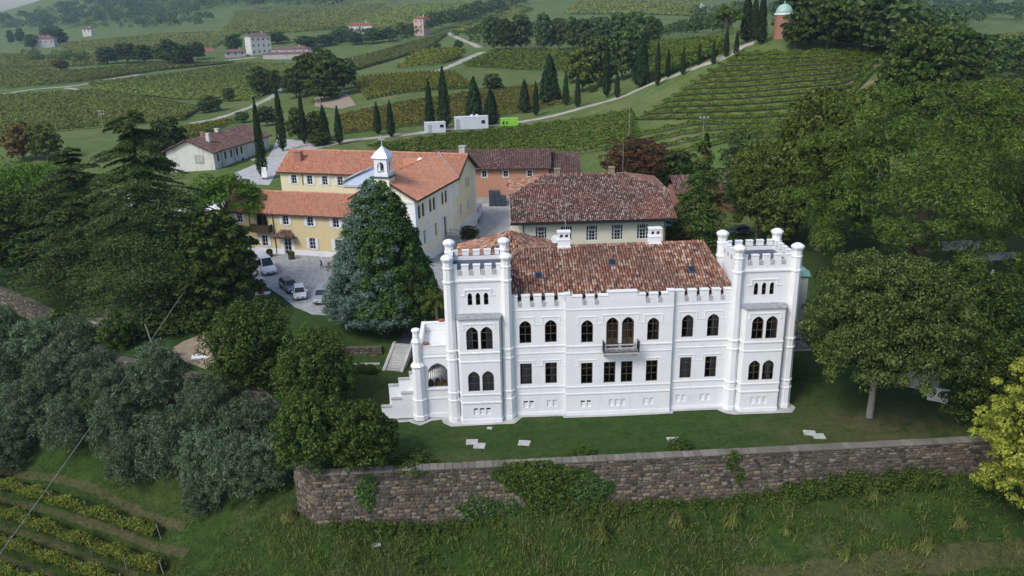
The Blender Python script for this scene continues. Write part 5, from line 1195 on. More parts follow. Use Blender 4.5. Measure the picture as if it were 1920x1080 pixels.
# ------------------------------------------------------------------ stone walls
rs = np.random.default_rng(11)
def stone_variant(i):
    g = np.random.default_rng(100+i)
    c = [(-.5, -.5), (.5, -.5), (.5, .5), (-.5, .5)]
    b = np.array([(u*.97+g.normal(0, .035), v*.95+g.normal(0, .05)) for u, v in [(-.5, -.42), (-.4, -.5), (.42, -.5), (.5, -.4), (.5, .42), (.4, .5), (-.42, .5), (-.5, .4)]])
    f = b*g.uniform(.78, .9); d1 = g.uniform(.7, 1.0, 8)
    V = [(u, 0, v) for u, v in b]+[(u, -d_, v) for (u, v), d_ in zip(f, d1)]+[(0, -1.08, 0)]
    F = [(k, (k+1) % 8, 8+(k+1) % 8, 8+k) for k in range(8)]+[(8+k, 8+(k+1) % 8, 16) for k in range(8)]
    return V, F
STV = [stone_variant(i) for i in range(10)]
def stone_mesh(i, mat):
    V, F = STV[i]; me = bpy.data.meshes.new('stone'); me.from_pydata(V, [], F); me.materials.append(M[mat]); return me
def stone_wall(root, pts, zlo, zhi, rowh, lens, mat, fmat, nbig, thick=.75, cope=True, gap=.045, seed=1, proud=.07, copemat='coping'):
    """a rubble wall along pts (front face on the line): dark core, stones one by one, coping on top"""
    g = np.random.default_rng(seed); core = MB(); allst = []; me_ = [stone_mesh(i, mat) for i in range(len(STV))] if nbig else []
    cop = []
    for a, b in zip(pts[:-1], pts[1:]):
        a = np.array(a, float); b = np.array(b, float); L = np.hypot(*(b-a)); t = (b-a)/L; n = np.array([t[1], -t[0]])   # n points outwards
        ang = math.atan2(t[1], t[0])
        nseg = max(1, int(L/2.5))
        for k in range(nseg):
            p, q_ = a+t*(L*k/nseg), a+t*(L*(k+1)/nseg)
            z0 = min(zlo(*p), zlo(*q_))-.6; h0, h1 = zhi(*p), zhi(*q_)
            pb, qb = p-n*thick, q_-n*thick
            core.add([(*p, z0), (*q_, z0), (*qb, z0), (*pb, z0), (*p, h0), (*q_, h1), (*qb, h1), (*pb, h0)], [(0, 1, 5, 4), (2, 3, 7, 6), (4, 5, 6, 7), (1, 2, 6, 5), (3, 0, 4, 7)])
        zmin = min(zlo(*(a+t*s)) for s in np.linspace(0, L, 12)); zmax = max(zhi(*a), zhi(*b))
        z = zmin-.3
        while z < zmax-.1:
            h = g.uniform(*rowh); u = -g.uniform(0, .3)
            while u < L:
                w = g.uniform(*lens)*(1 if g.random() < .8 else 1.5); c = u+w/2; u += w; zj = g.normal(0, .035)
                if c < .02 or c > L: continue
                p = a+t*c; zc = z+h/2+zj; top = zhi(*p)
                if zc < zlo(*p)-.15 or zc > top-.02: continue
                hh = min(h, 2*(top-zc)) if zc+h/2 > top else h
                dist = math.hypot(p[0], p[1])
                allst.append((w*hh/dist**2, p+n*.0, zc, w-gap-g.uniform(0, .04), max(hh*g.uniform(.78, 1.0)-gap, .05), ang+g.normal(0, .02), g.integers(len(STV)), proud*g.uniform(.6, 1.5), ang))
            z += h
        if cope:
            u = 0
            while u < L-.1:
                w = min(g.uniform(.5, .85), L-u); c = u+w/2; u += w; p = a+t*c-n*(thick/2-.03); cop.append((p, zhi(*(a+t*c)), w-.025, ang+g.normal(0, .015), thick+.12+g.normal(0, .03)))
    core.build('core', 'mortar', root)
    allst.sort(key=lambda s: -s[0])
    for s in allst[:nbig]:
        o = link('stone', me_[s[6]], root); o.location = (s[1][0], s[1][1], s[2]); o.rotation_euler = (0, 0, s[5]); o.scale = (s[3], s[7], s[4])
    V = []; F = []
    for s in allst[nbig:]:
        vv, ff = STV[s[6]]; c, sn = math.cos(s[8]), math.sin(s[8]); n0 = len(V)
        for x, y, z in vv:
            x, y, z = x*s[3], y*s[7], z*s[4]; V.append((s[1][0]+c*x-sn*y, s[1][1]+sn*x+c*y, s[2]+z))
        F += [[i+n0 for i in f] for f in ff]
    if V:
        me = bpy.data.meshes.new('small_stones'); me.from_pydata(V, [], F); me.materials.append(M[fmat]); link('small_stones', me, root, kind='stuff')
    if cope:
        k = MB(); k.prism([(-.5, -.5), (.5, -.5), (.5, .5), (-.5, .5)], 0, .8); k.prism([(-.5, -.5), (.5, -.5), (.5, .5), (-.5, .5)], .8, 1, 0, None, [(-.47, -.46), (.47, -.46), (.47, .46), (-.47, .46)])
        me = bpy.data.meshes.new('coping_stone'); me.from_pydata(k.v, [], k.f); me.materials.append(M[copemat])
        for p, z, w, a_, d in cop:
            o = link('coping_stone', me, root); o.location = (p[0], p[1], z); o.rotation_euler = (g.normal(0, .015), g.normal(0, .012), a_); o.scale = (w, d, .17+g.normal(0, .015))
tlo = lambda x, y: float(T_LO(x, y)[0]); thi = lambda x, y: float(Zhi(x, y)[0])
rw = thing('retaining_wall', 'long grey brown rubble retaining wall with pale coping below the villa lawn', 'wall')
stone_wall(rw, [(-19.6, 61.55), (-17.05, 58.95), (40.6, 61.85), (78.5, 63.85)], tlo, lambda x, y: .5 if x > -17.1 else .55, (.2, .4), (.24, .62), 'stone', 'stone_far', 290)
ow_ = thing('old_terrace_wall', 'old rubble terrace wall running back behind the olive trees', 'wall')
stone_wall(ow_, [(-78, 112), (-59, 97), (-47, 84.5), (-31, 77.5), (-26.5, 75.0), (-20.0, 66.5), (-19.5, 62.2)], tlo, lambda x, y: thi(x, y)+.25, (.25, .4), (.35, .7), 'stone_far', 'stone_far', 0, .8, False, seed=3)
iw = thing('garden_wall', 'low dark rubble wall across the garden beside the white steps', 'wall')
stone_wall(iw, [(-34, 83.3), (-14.9, 83.3)], lambda x, y: .2, lambda x, y: 1.85, (.22, .35), (.3, .6), 'stone_far', 'stone_far', 0, .5, False, seed=4)
stone_wall(iw, [(-11.0, 83.3), (-5, 83.3)], lambda x, y: .2, lambda x, y: 1.85, (.22, .35), (.3, .6), 'stone_far', 'stone_far', 0, .5, False, seed=5)
k = MB(); k.box(-30, -15, 81.9, 82.2, -.2, .45); k.build('bed_edging', 'stonegrey', iw)
# garden steps
gs = thing('garden_steps', 'pale stone garden steps with flat side walls rising to the courtyard tree', 'steps', (-13.35, 80.5, .02), R(-13))
for i in range(11): k = MB(); k.box(-.85, .85, .1+i*.32, .1+(i+1)*.32+.05, -.2, .17*(i+1)); k.build('step', 'concrete', gs)
for x in (-1.2, 1.2):
    k = MB(); x0, x1 = sorted((x, x*.72)); k.add([(x0, -.1, -.2), (x1, -.1, -.2), (x1, 3.9, -.2), (x0, 3.9, -.2), (x0, -.1, .22), (x1, -.1, .22), (x1, 3.6, 2.0), (x0, 3.6, 2.0), (x1, 3.9, 2.0), (x0, 3.9, 2.0)], [(0, 1, 5, 4), (4, 5, 6, 7), (7, 6, 8, 9), (0, 4, 7, 9, 3), (1, 2, 8, 6, 5), (2, 3, 9, 8)]); k.build('side_wall', 'concrete', gs)
k = MB(); k.box(-1.25, 1.25, -.5, .1, -.1, .05); k.build('landing', 'concrete', gs)
ribbon('path', [(-12.5, 84.3), (-12.0, 86), (-11.3, 89.5)], 1.9, 'leaddark', .06, 1)
# right-hand steps and gate
p0 = hit(1722, 726); gr = thing('gate_steps', 'stone steps with white side wall and gate pillars by the dark shrubs', 'steps', (p0[0]-.9, p0[1], p0[2]), R(55))
for i in range(9): k = MB(); k.box(i*.36, (i+1)*.36+.05, -.9, .9, -.2, .17*(i+1)); k.build('step', 'stonegrey', gr)
k = MB(); k.add([(-.2, -1.25, -.2), (3.6, -1.25, -.2), (3.6, -1.25, 2.5), (-.2, -1.25, .9), (-.2, -.95, -.2), (3.6, -.95, -.2), (3.6, -.95, 2.5), (-.2, -.95, .9)], [(0, 1, 2, 3), (7, 6, 5, 4), (3, 2, 6, 7), (0, 3, 7, 4), (1, 5, 6, 2)]); k.build('side_wall', 'white', gr)
def pillar(px, py, label):
    p = hit(px, py); t = thing('gate_pillar', label, 'pillar', p)
    k = MB(); k.box(-.28, .28, -.28, .28, -.2, 2.2); k.build('shaft', 'stonegrey', t); k = MB(); k.box(-.36, .36, -.36, .36, 2.2, 2.36); k.prism(rect(-.3, .3, -.3, .3), 2.36, 2.6, 0, None, rect(-.08, .08, -.08, .08)); k.build('cap', 'copper' if 'green' in label else 'stonegrey', t)
pillar(1736, 729, 'grey gate pillar at the foot of the white side wall of the steps'); pillar(1748, 740, 'gate pillar with greenish cap beside the short white wall')
p0 = hit(1757, 752); t = thing('white_wall', 'short white wall stub right of the gate pillars', 'wall', p0, R(-35)); k = MB(); k.box(-.9, .9, -.2, .2, -.2, 1.25); k.build('wall', 'white', t); k = MB(); k.box(-.95, .95, -.25, .25, 1.25, 1.33); k.build('coping', 'trim', t)
p0 = hit(1800, 468); t = thing('low_wall', 'long low grey wall by the gravel path under the big pine', 'wall', p0, R(3)); k = MB(); k.box(-2.6, 2.6, -.3, .3, -.1, 1.1); k.build('wall', 'concrete', t); k = MB(); k.box(-2.7, 2.7, -.4, .4, 1.1, 1.22); k.build('coping', 'stonegrey', t)
p0 = hit(1858, 528); t = thing('garden_statue', 'small white garden statue on the dark lawn right of the round tree', 'statue', p0)
k = MB(); k.box(-.3, .3, -.3, .3, 0, .4); k.build('plinth', 'trim', t); k = MB(); k.lathe([(.22, .4), (.26, .7), (.18, .95), (.26, 1.15), (.12, 1.35), (.16, 1.5), (.05, 1.65)], 10); k.build('figure', 'trim', t)
# slabs in the lawn
for px, py, lab in ((885, 829, 'pale square slab in the lawn, leftmost of the villa front'), (899, 836, 'pale slab touching the corner of another slab in the lawn'), (983, 831, 'single pale slab in the lawn near the villa left tower'), (1262, 825, 'pale slab in the lawn beside the low yellow green shrub'), (1518, 812, 'pale slab in the lawn before the right tower, nearer the tower'), (1535, 818, 'pale slab in the lawn before the right tower, nearer the wall'), (918, 803, 'tiny pale stone in the lawn under the left tower')):
    p = hit(px, py); w = .55 if 'tiny' not in lab else .25
    k = MB(); k.prism([(-w, -.45*w/.55), (w*.9, -.5*w/.55), (w, .42*w/.55), (-w*.95, .45*w/.55)], -.05, .06); o = k.build('lawn_slab', 'stonegrey', None, p, R(random.uniform(-10, 10))); tag(o, lab, 'slab', 'pale slabs set in the lawn')
p = hit(376, 669); k = MB(); k.box(-.95, .95, -.6, .6, 0, .12); o = k.build('white_board', 'trim', None, p, R(15)); tag(o, 'white board lying flat on the bare soil patch', 'board')
p = hit(705, 1023)
k = MB(); k.box(-.4, .4, -.2, .2, 0, .1); o = k.build('pale_stone', 'concrete', None, p, R(15)); tag(o, 'pale flat stone in the tall grass below the retaining wall', 'stone')
# poles and cable
def pole(px, py, h, r, label, arms=0, lean=(0, 0), y=None, mat='pole'):
    p = hit(px, py) if y is None else at_y(px, py, y); t = thing('utility_pole' if arms else 'pole', label, 'pole', p)
    k = MB(); k.tube([(0, 0, -.3), (lean[0], lean[1], h)], [r, r*.75], 7); k.build('shaft', mat, t)
    for j in range(arms):
        k = MB(); k.box(-.9, .9, -.06, .06, h-.5-j*.9, h-.38-j*.9); c = k.build('cross_arm', mat, t)
        for x in (-.8, 0, .8): q_ = MB(); q_.lathe([(.07, h-.38-j*.9), (.1, h-.25-j*.9), (.05, h-.12-j*.9)], 6, x, 0); q_.build('insulator', 'trim', c)
pole(197, 253, 7.5, .17, 'utility pole with two cross arms before the left vineyard', 2, (-.3, 0)); pole(603, 216, 6.0, .15, 'single pole on bare ground behind the left cypresses', 1)
pole(1179, 268, 9.5, .1, 'tall thin pole in the vineyard behind the copper beech', 0); pole(541, 122, 8, .2, 'distant utility pole left of the winery', 1, y=470); pole(180, 122, 9, .2, 'distant utility pole in the far left fields', 1, y=560)
pole(1316, 300, 9.0, .09, 'thin mast standing behind the rusty spruce', 1)
pole(296, 674, 4.2, .1, 'leaning wooden post beside the olive trees under the cable', 0, (-.9, .4)); pole(140, 552, 7.5, .16, 'thin bare trunk like post under the left cedar', 0, (-.6, 0)); pole(399, 588, 3.2, .16, 'pale leaning post under the dark evergreen by the cedar', 0, (-.35, .1))
A_, B_ = np.array(at_y(372, 506, 92)), np.array(at_y(-40, 1092, 61))
k = MB(); k.tube([tuple(A_*(1-t)+B_*t-np.array([0, 0, 1])*(.35*4*t*(1-t))) for t in np.linspace(0, 1, 24)], .028, 5); o = k.build('cable', 'wire'); tag(o, 'pale cable slanting down across the olive trees', 'cable')
k = MB(); A_, B_ = np.array([-1.5, 68.7, 3.6]), np.array([-2.5, 68.4, .4])
# notice board, red pump
p = hit(497, 338); t = thing('notice_board', 'white notice board at the foot of the tall cypress', 'sign', p, R(-10)); k = MB(); k.box(-.6, .6, -.05, .05, .6, 2.8); k.build('board', 'trim', t); k = MB(); k.box(-.5, -.42, -.04, .04, 0, .6); k.build('post', 'iron', t); k = MB(); k.box(.42, .5, -.04, .04, 0, .6); k.build('post', 'iron', t)
p = hit(489, 551); t = thing('red_pump', 'red pump like pillar with white top on the lawn by the white van', 'pump', p, R(10))
k = MB(); k.lathe([(.5, 0), (.5, .12), (.32, .16), (.38, .8), (.36, 1.5), (.42, 1.9)], 10, 0, 0, 0, 0, 1, .7); k.build('body', 'red', t); k = MB(); k.lathe([(.42, 1.9), (.55, 2.0), (.58, 2.15), (.3, 2.35)], 12); k.build('head', 'trim', t); k = MB(); k.box(-.7, 1.2, -.55, .55, -.05, .07); k.build('slab', 'trim', t)
k = MB(); k.tube([(.35, 0, 1.5), (.75, -.1, 1.0), (.85, -.1, .5), (.45, 0, .6)], .04, 5); k.build('hose', 'blackpl', t)
# plant tubs
def tub(px, py, label, lm):
    p = hit(px, py); t = thing('plant_tub', label, 'plant pot', p); k = MB(); k.lathe([(.42, 0), (.5, .1), (.52, .6), (.48, .8), (.44, .8), (.42, .7)], 12); k.build('tub', 'darkwood', t)
    g = np.random.default_rng(3); n = 260; d = g.normal(0, 1, (n, 3)); d /= np.linalg.norm(d, axis=1)[:, None]; d[:, 2] = abs(d[:, 2])
    link('foliage', leafmesh('foliage', np.array([0, 0, .85])+d*np.array([.55, .55, .5])*g.uniform(.6, 1, (n, 1)), d, .1, .07, lm, g), t)
# crates
CRL = ['bottom left grey crate of the stack against the pink building', 'bottom middle grey crate of the stack against the pink building', 'bottom right grey crate of the stack against the pink building', 'second layer grey crate at the left of the stack by the pink building', 'second layer grey crate in the middle of the stack by the pink building', 'second layer grey crate at the right of the stack by the pink building', 'topmost left grey crate of the stack by the pink building', 'topmost right grey crate of the stack by the pink building']
for i, (x, z) in enumerate([(x, z) for z in (0, 1) for x in (0, 1, 2)]+[(0, 2), (1, 2)]):
    k = MB(); k.box(-.5, .5, -.5, .5, .02, .96)
    for zz in (.1, .4, .7): k.box(-.53, .53, -.53, .53, zz, zz+.14)
    X, Y_ = -3.4+x*1.08, 149.0-.2*x
    o = k.build('storage_crate', 'leaddark', None, (X, Y_, ground(X, Y_)+.06+z*.97)); tag(o, CRL[i], 'crate', 'grey crates stacked by the pink building')

# ------------------------------------------------------------------ vehicles
def car(kind, label, paint, front_px, rear_px, group='cars parked in the courtyard', zoff=.05):
    f = np.array(hit(*front_px)); r_ = np.array(hit(*rear_px)); d = f-r_; ang = math.atan2(d[1], d[0])
    c = (f+r_)/2 if kind != 'van' else f-np.array([math.cos(ang), math.sin(ang), 0])*2.7
    if kind != 'van': c = f-np.array([math.cos(ang), math.sin(ang), 0])*2.1
    L, W, H, hood, cab0, cab1, roof0, roof1, belt = {'hatch': (4.0, 1.7, 1.46, .85, 1.15, -1.9, .45, -1.55, .92), 'estate': (4.5, 1.8, 1.48, .86, 1.15, -2.1, .4, -1.8, .94), 'suv': (4.4, 1.84, 1.66, 1.0, 1.2, -2.1, .5, -1.85, 1.06), 'van': (5.6, 2.05, 2.45, 1.2, 2.0, -2.75, 1.25, -2.7, 1.35)}[kind]
    t = thing('parked_van' if kind == 'van' else 'parked_car', label, 'van' if kind == 'van' else 'car', (c[0], c[1], ground(c[0], c[1])+zoff), ang, group)
    h = L/2; w = W/2; mb = MB(); st = []
    prof = [(h, .38, .60, .80), (h-.08, .28, .70, .92), (h-.5, .24, hood-.08, .98), (cab0, .24, hood+.06, 1.0), (0, .24, belt, 1.0), (cab1+.25, .24, belt+.02, .99), (-h+.08, .28, belt-.02, .94), (-h, .4, belt-.12, .86)]
    n = 8
    for x, zl, zt, k_ in prof:
        ww = w*k_; st += [(x, -ww*.9, zl), (x, -ww, zl+.2), (x, -ww, zt-.14), (x, -ww*.88, zt), (x, ww*.88, zt), (x, ww, zt-.14), (x, ww, zl+.2), (x, ww*.9, zl)]
    fs = [(j*n+i, j*n+(i+1) % n, (j+1)*n+(i+1) % n, (j+1)*n+i) for j in range(len(prof)-1) for i in range(n)]+[tuple(range(n)), tuple(range(len(st)-n, len(st)))]
    mb.add(st, fs)
    cw, rw_ = w*.9, w*.72
    b4 = [(cab0, cw, hood+.02), (cab0, -cw, hood+.02), (cab1, -cw, belt-.02), (cab1, cw, belt-.02)]; t4 = [(roof0, rw_, H-.05), (roof0, -rw_, H-.05), (roof1, -rw_, H-.06), (roof1, rw_, H-.06)]
    tt = [(roof0-.25, rw_*.8, H), (roof0-.25, -rw_*.8, H), (roof1+.2, -rw_*.8, H-.01), (roof1+.2, rw_*.8, H-.01)]
    mb.add(b4+t4+tt, [(0, 1, 5, 4), (1, 2, 6, 5), (2, 3, 7, 6), (3, 0, 4, 7), (4, 5, 9, 8), (5, 6, 10, 9), (6, 7, 11, 10), (7, 4, 8, 11), (8, 9, 10, 11)])
    mb.build('body', paint, t, smooth=False)
    def pane(name, q4, s0=(.06, .94), s1=(.08, .94), off=.012):
        a, b, c_, d_ = [Vector(v) for v in q4]; nn = (b-a).cross(d_-a).normalized()
        mid = (a+b+c_+d_)/4
        if nn.dot(mid-Vector((0, 0, .8))) < 0: nn = -nn
        P = lambda u, v: (a*(1-u)+b*u)*(1-v)+(d_*(1-u)+c_*u)*v+nn*off
        k = MB(); k.add([P(s0[0], s1[0]), P(s0[1], s1[0]), P(s0[1], s1[1]), P(s0[0], s1[1])], [(0, 1, 2, 3)]); k.build(name, 'darkglass', t)
    pane('windscreen', [b4[0], b4[1], t4[1], t4[0]]); pane('rear_window', [b4[2], b4[3], t4[3], t4[2]])
    sp = ((.05, .46), (.5, .95)) if kind != 'van' else ((.04, .3),)
    for s in sp:
        pane('side_window', [b4[1], b4[2], t4[2], t4[1]], s, (.12, .9)); pane('side_window', [b4[0], b4[3], t4[3], t4[0]], s, (.12, .9))
    for x in (h-.82, -h+.8):
        for sg in (-1, 1):
            k = MB(); rr_ = .33 if kind != 'van' else .36; pf = [(0.02, -.1), (rr_, -.1), (rr_, .1), (.02, .1)]
            k.lathe([(rr_*.6, -.11), (rr_*.95, -.1), (rr_, -.05), (rr_, .05), (rr_*.95, .1), (rr_*.6, .11)], 14); o = k.build('wheel', 'tyre', t, loc=(x, sg*(w-.08), rr_)); o.rotation_euler = (R(90), 0, 0)
            k = MB(); k.lathe([(.05, -.115), (rr_*.6, -.112), (rr_*.6, .112), (.05, .115)], 10); q_ = k.build('rim', 'hub', o)
    for sg in (-1, 1):
        k = MB(); k.prism([(-.2, -.08), (.2, -.06), (.2, .08), (-.18, .09)], -.03, .04, 0, lambda a, b, c_: (h-.13+c_-abs(a)*.2*(1 if a*sg > 0 else 0), sg*w*.62+a, .70+b)); k.build('headlight', 'lampglass', t)
        k = MB(); k.box(cab0-.15, cab0+.0, sg*w*.97, sg*(w*.97+.22*1) if sg > 0 else sg*(w*.97)-.001, hood+.08, hood+.24); 
        k = MB(); y0, y1 = sorted((sg*w*.95, sg*(w+.2))); k.box(cab0-.3, cab0-.16, y0, y1, hood+.08, hood+.26); k.build('wing_mirror', paint, t)
    k = MB(); k.box(h-.02, h+.015, -w*.5, w*.5, .42, .62); k.build('grille', 'blackpl', t); k = MB(); k.box(h+.016, h+.03, -.26, .26, .44, .55); k.build('number_plate', 'trim', t)
    k = MB(); k.box(h-.12, h+.02, -w*.78, w*.78, .26, .38); k.build('bumper', 'blackpl', t)
    return t
car('van', 'white van with dark windscreen, half behind the dark evergreen', 'carwhite', (508, 517), (474, 493))
car('estate', 'dark grey car with pale roof parked behind the small white car', 'cardark', (552, 551), (527, 530))
car('hatch', 'small white car parked nose out at the courtyard edge', 'carwhite', (564, 565), (560, 540))
car('suv', 'silver grey car half hidden by the blue cedar', 'cargrey', (600, 573), (613, 545))
car('van', 'white van parked beside the chapel wing in the rear yard', 'carwhite', (886, 421), (895, 402), 'vehicles behind the villa')
car('estate', 'dark car parked right of the cream building', 'cardark', (1246, 432), (1262, 424), 'vehicles behind the villa')
car('hatch', 'dark car under the trees behind the right tower', 'cardark', (1362, 442), (1385, 440), 'vehicles behind the villa')

# ------------------------------------------------------------------ people
def person(label, loc, rot, pose, top, legs, hair='hair'):
    """one continuous skinned body; the pose lists joints"""
    J = dict(pel=(0, 0, .93), chest=(.02, 0, 1.28), neck=(.03, 0, 1.47), head=(.05, 0, 1.62), crown=(.05, 0, 1.73),
             hl=(0, .1, .88), kl=(.05, .11, .48), al=(0, .12, .07), tl=(.15, .13, .03), hr=(0, -.1, .88), kr=(.03, -.11, .48), ar=(-.05, -.12, .07), tr=(.1, -.13, .03),
             sl=(.02, .2, 1.40), el=(.0, .26, 1.12), wl=(.1, .25, .87), fl=(.13, .24, .76), sr=(.02, -.2, 1.40), er=(0, -.26, 1.12), wr=(.1, -.25, .87), fr=(.13, -.24, .76))
    J.update(pose)
    rad = dict(pel=.15, chest=.16, neck=.06, head=.10, crown=.07, hl=.1, kl=.065, al=.05, tl=.04, hr=.1, kr=.065, ar=.05, tr=.04, sl=.075, el=.05, wl=.035, fl=.035, sr=.075, er=.05, wr=.035, fr=.035)
    nm = list(J); ed = [('pel', 'chest'), ('chest', 'neck'), ('neck', 'head'), ('head', 'crown'), ('pel', 'hl'), ('hl', 'kl'), ('kl', 'al'), ('al', 'tl'), ('pel', 'hr'), ('hr', 'kr'), ('kr', 'ar'), ('ar', 'tr'), ('chest', 'sl'), ('sl', 'el'), ('el', 'wl'), ('wl', 'fl'), ('chest', 'sr'), ('sr', 'er'), ('er', 'wr'), ('wr', 'fr')]
    me = bpy.data.meshes.new('person_body'); me.from_pydata([J[n_] for n_ in nm], [(nm.index(a), nm.index(b)) for a, b in ed], [])
    tmp = bpy.data.objects.new('tmp_body', me); COL.objects.link(tmp)
    md = tmp.modifiers.new('skin', 'SKIN'); sub = tmp.modifiers.new('sub', 'SUBSURF'); sub.levels = 1
    sv = me.skin_vertices[0].data if me.skin_vertices else None
    if sv is None: me.attributes.new('skin_radius', 'FLOAT_VECTOR', 'POINT')
    sv = me.skin_vertices[0].data
    for i, n_ in enumerate(nm): sv[i].radius = (rad[n_], rad[n_]*(1.25 if n_ in ('chest', 'pel') else 1))
    sv[0].use_root = True
    dg = bpy.context.evaluated_depsgraph_get(); em = bpy.data.meshes.new_from_object(tmp.evaluated_get(dg)); bpy.data.objects.remove(tmp)
    for m_ in (top, legs, 'skin', hair): em.materials.append(M[m_])
    hz, hx = J['head'][2], J['head'][0]
    W1, W2 = Vector(J['fl']), Vector(J['fr'])
    for p in em.polygons:
        c = p.center
        p.material_index = 1 if c.z < .95 else 0
        if c.z > J['neck'][2]+.0: p.material_index = 2 if (c.x > hx-.02 and c.z < hz+.08) or c.z < hz-.1 else 3
        if (c-W1).length < .12 or (c-W2).length < .12: p.material_index = 2
        p.use_smooth = True
    o = link('person', em); o.location = loc; o.rotation_euler = (0, 0, rot); tag(o, label, 'person')
    return o
person('person in dark clothes standing by the left ground floor windows', hit(464, 477), R(-60), dict(wl=(.2, .12, 1.05), fl=(.27, .05, 1.08)), 'blackcloth', 'navy')
person('person in dark top and jeans standing beside the house entrance', hit(560, 477), R(-140), dict(wr=(.22, -.1, 1.1), fr=(.3, -.04, 1.14)), 'blackcloth', 'navy')
pp = hit(604, 503)
person('person in dark clothes walking with a long white bundle in their arms', pp, R(-160), dict(kl=(.22, .1, .5), al=(.12, .11, .09), tl=(.27, .11, .06), kr=(-.02, -.1, .5), ar=(-.3, -.1, .12), tr=(-.18, -.1, .04), el=(.18, .3, 1.15), wl=(.3, .34, 1.2), fl=(.33, .40, 1.24), er=(.2, -.1, 1.15), wr=(.26, .15, 1.05), fr=(.27, .26, 1.03)), 'blackcloth', 'blackcloth')
k = MB(); k.lathe([(.08, -.95), (.26, -.8), (.33, -.3), (.30, .3), (.2, .8), (.05, .95)], 10, 0, 0, 0, 0, 1, .7); o = k.build('white_bundle', 'whitecloth', None, (pp[0]+.42, pp[1]-.32, pp[2]+1.15), R(20)); o.rotation_euler = (R(12), R(-28), 0); tag(o, 'long white bundle carried by the walking person', 'bundle')
k = MB(); k.box(-.28, .28, -.05, .05, .35, .85); k.box(-.28, .28, -.3, .3, .32, .38)
for x in (-.26, .26):
    for y in (-.26, .26): k.box(x-.03, x+.03, y-.03, y+.03, 0, .34)
o = k.build('red_chair', 'redcloth', None, (pp[0]+.9, pp[1]-.1, pp[2]+.02), R(20)); tag(o, 'small red chair beside the person with the white bundle', 'chair')
tub(506, 482, 'dark plant tub with low bush by the drainpipe of the yellow house', 'lf_laurel'); tub(547, 486, 'dark tub with yellowish plant in front of the entrance door', 'lf_autumn')

# ------------------------------------------------------------------ plant kinds
for i in range(3): spindle('cypress%d' % i, 10+i, 14, 1.35, 'lf_cypress', 2600, (.32, .11), ragged=.1+.03*i)
for i in range(2): spindle('column%d' % i, 20+i, 13, 2.6, 'lf_cypress', 3600, (.4, .17), power=.75, tip=.75, ragged=.14)
for i, mt_ in enumerate(('lf_wood', 'lf_wood', 'lf_bushgreen', 'lf_laurel', 'lf_rust', 'lf_autumn')): broad('far%d' % i, 30+i, 10, 4.2, 1.6, mt_, 46, 60, (.42, .27), .3, -.6, lobes=.2)
broad('oak', 41, 15.5, 7.4, 5.5, 'lf_oak', 210, 260, (.145, .085), .165, -.38, 'bark_pale', .14, .75, .34)
for i in range(4): broad('olive%d' % i, 50+i, 5.2, 2.7, .7, 'lf_olive', 72, 160, (.16, .038), .21, -.4, 'bark_pale', .3, 1.0, core=.3, jit=.75, shell=(.5, 1.2))
for i in range(3): broad('laurel%d' % i, 60+i, 8.5, 4.1, .5, 'lf_laurel', 110, 120, (.17, .085), .19, -.75, lobes=.12, squash=1.25, up=.5)
for i in range(2): broad('greenbush%d' % i, 65+i, 6.5, 3.0, 1.0, 'lf_bushgreen', 90, 110, (.14, .085), .2, -.6, lobes=.13, squash=1.0)
for i in range(2): broad('shrub%d' % i, 68+i, 2.0, 1.4, .1, 'lf_bushgreen' if i else 'lf_laurel', 30, 70, (.1, .06), .3, -.4)
broad('yellow', 71, 13, 5.0, 2.5, 'lf_yellow', 200, 130, (.125, .075), .125, -.8, lobes=.26, core=.25)
broad('acacia', 72, 17, 6.2, 3, 'lf_autumn', 130, 110, (.26, .13), .2, -.75, lobes=.15, squash=.9)
broad('acacia2', 73, 17, 5.2, 3, 'lf_wood', 110, 110, (.26, .14), .2, -.8, lobes=.15)
broad('beech', 74, 11, 6.6, 1.5, 'lf_beech', 110, 90, (.24, .15), .2, -.5)
broad('darkoval', 75, 15, 5.4, 1.5, 'lf_laurel', 120, 90, (.3, .18), .2, -.8, lobes=.1)
broad('pinebig', 76, 24, 13.5, 5.5, 'lf_pine', 150, 420, (.2, .055), .115, -.55, 'bark', .2, .75, .8, up=.6, core=.2, jit=.35, shell=(.85, 1.08))
broad('darktree', 77, 15, 7.0, 2, 'lf_laurel', 110, 100, (.26, .15), .2, -.6)
tiered('deodar', 81, 27, 10.0, 'lf_cedar', 27, 10, 640, (.2, .065), .22, flat=.24, z0=.12, power=.62, top=.3)
tiered('deodar2', 82, 22, 9.0, 'lf_cedar', 26, 9, 330, (.24, .085), .1, flat=.2, z0=.12, power=.65)
tiered('spruce', 83, 15, 4.2, 'lf_spruce', 26, 9, 90, (.22, .09), .28, flat=.5, z0=.02, power=.9)
parasol('umbrella', 84, 11, 5.4, 6.2, 'lf_brightpine', 70, 120, (.24, .08))
parasol('umbrella_far', 85, 11, 4.0, 3.6, 'lf_pine', 30, 60, (.4, .16))
parasol('umbrella_wide', 86, 10, 11, 6, 'lf_brightpine', 110, 110, (.3, .1))
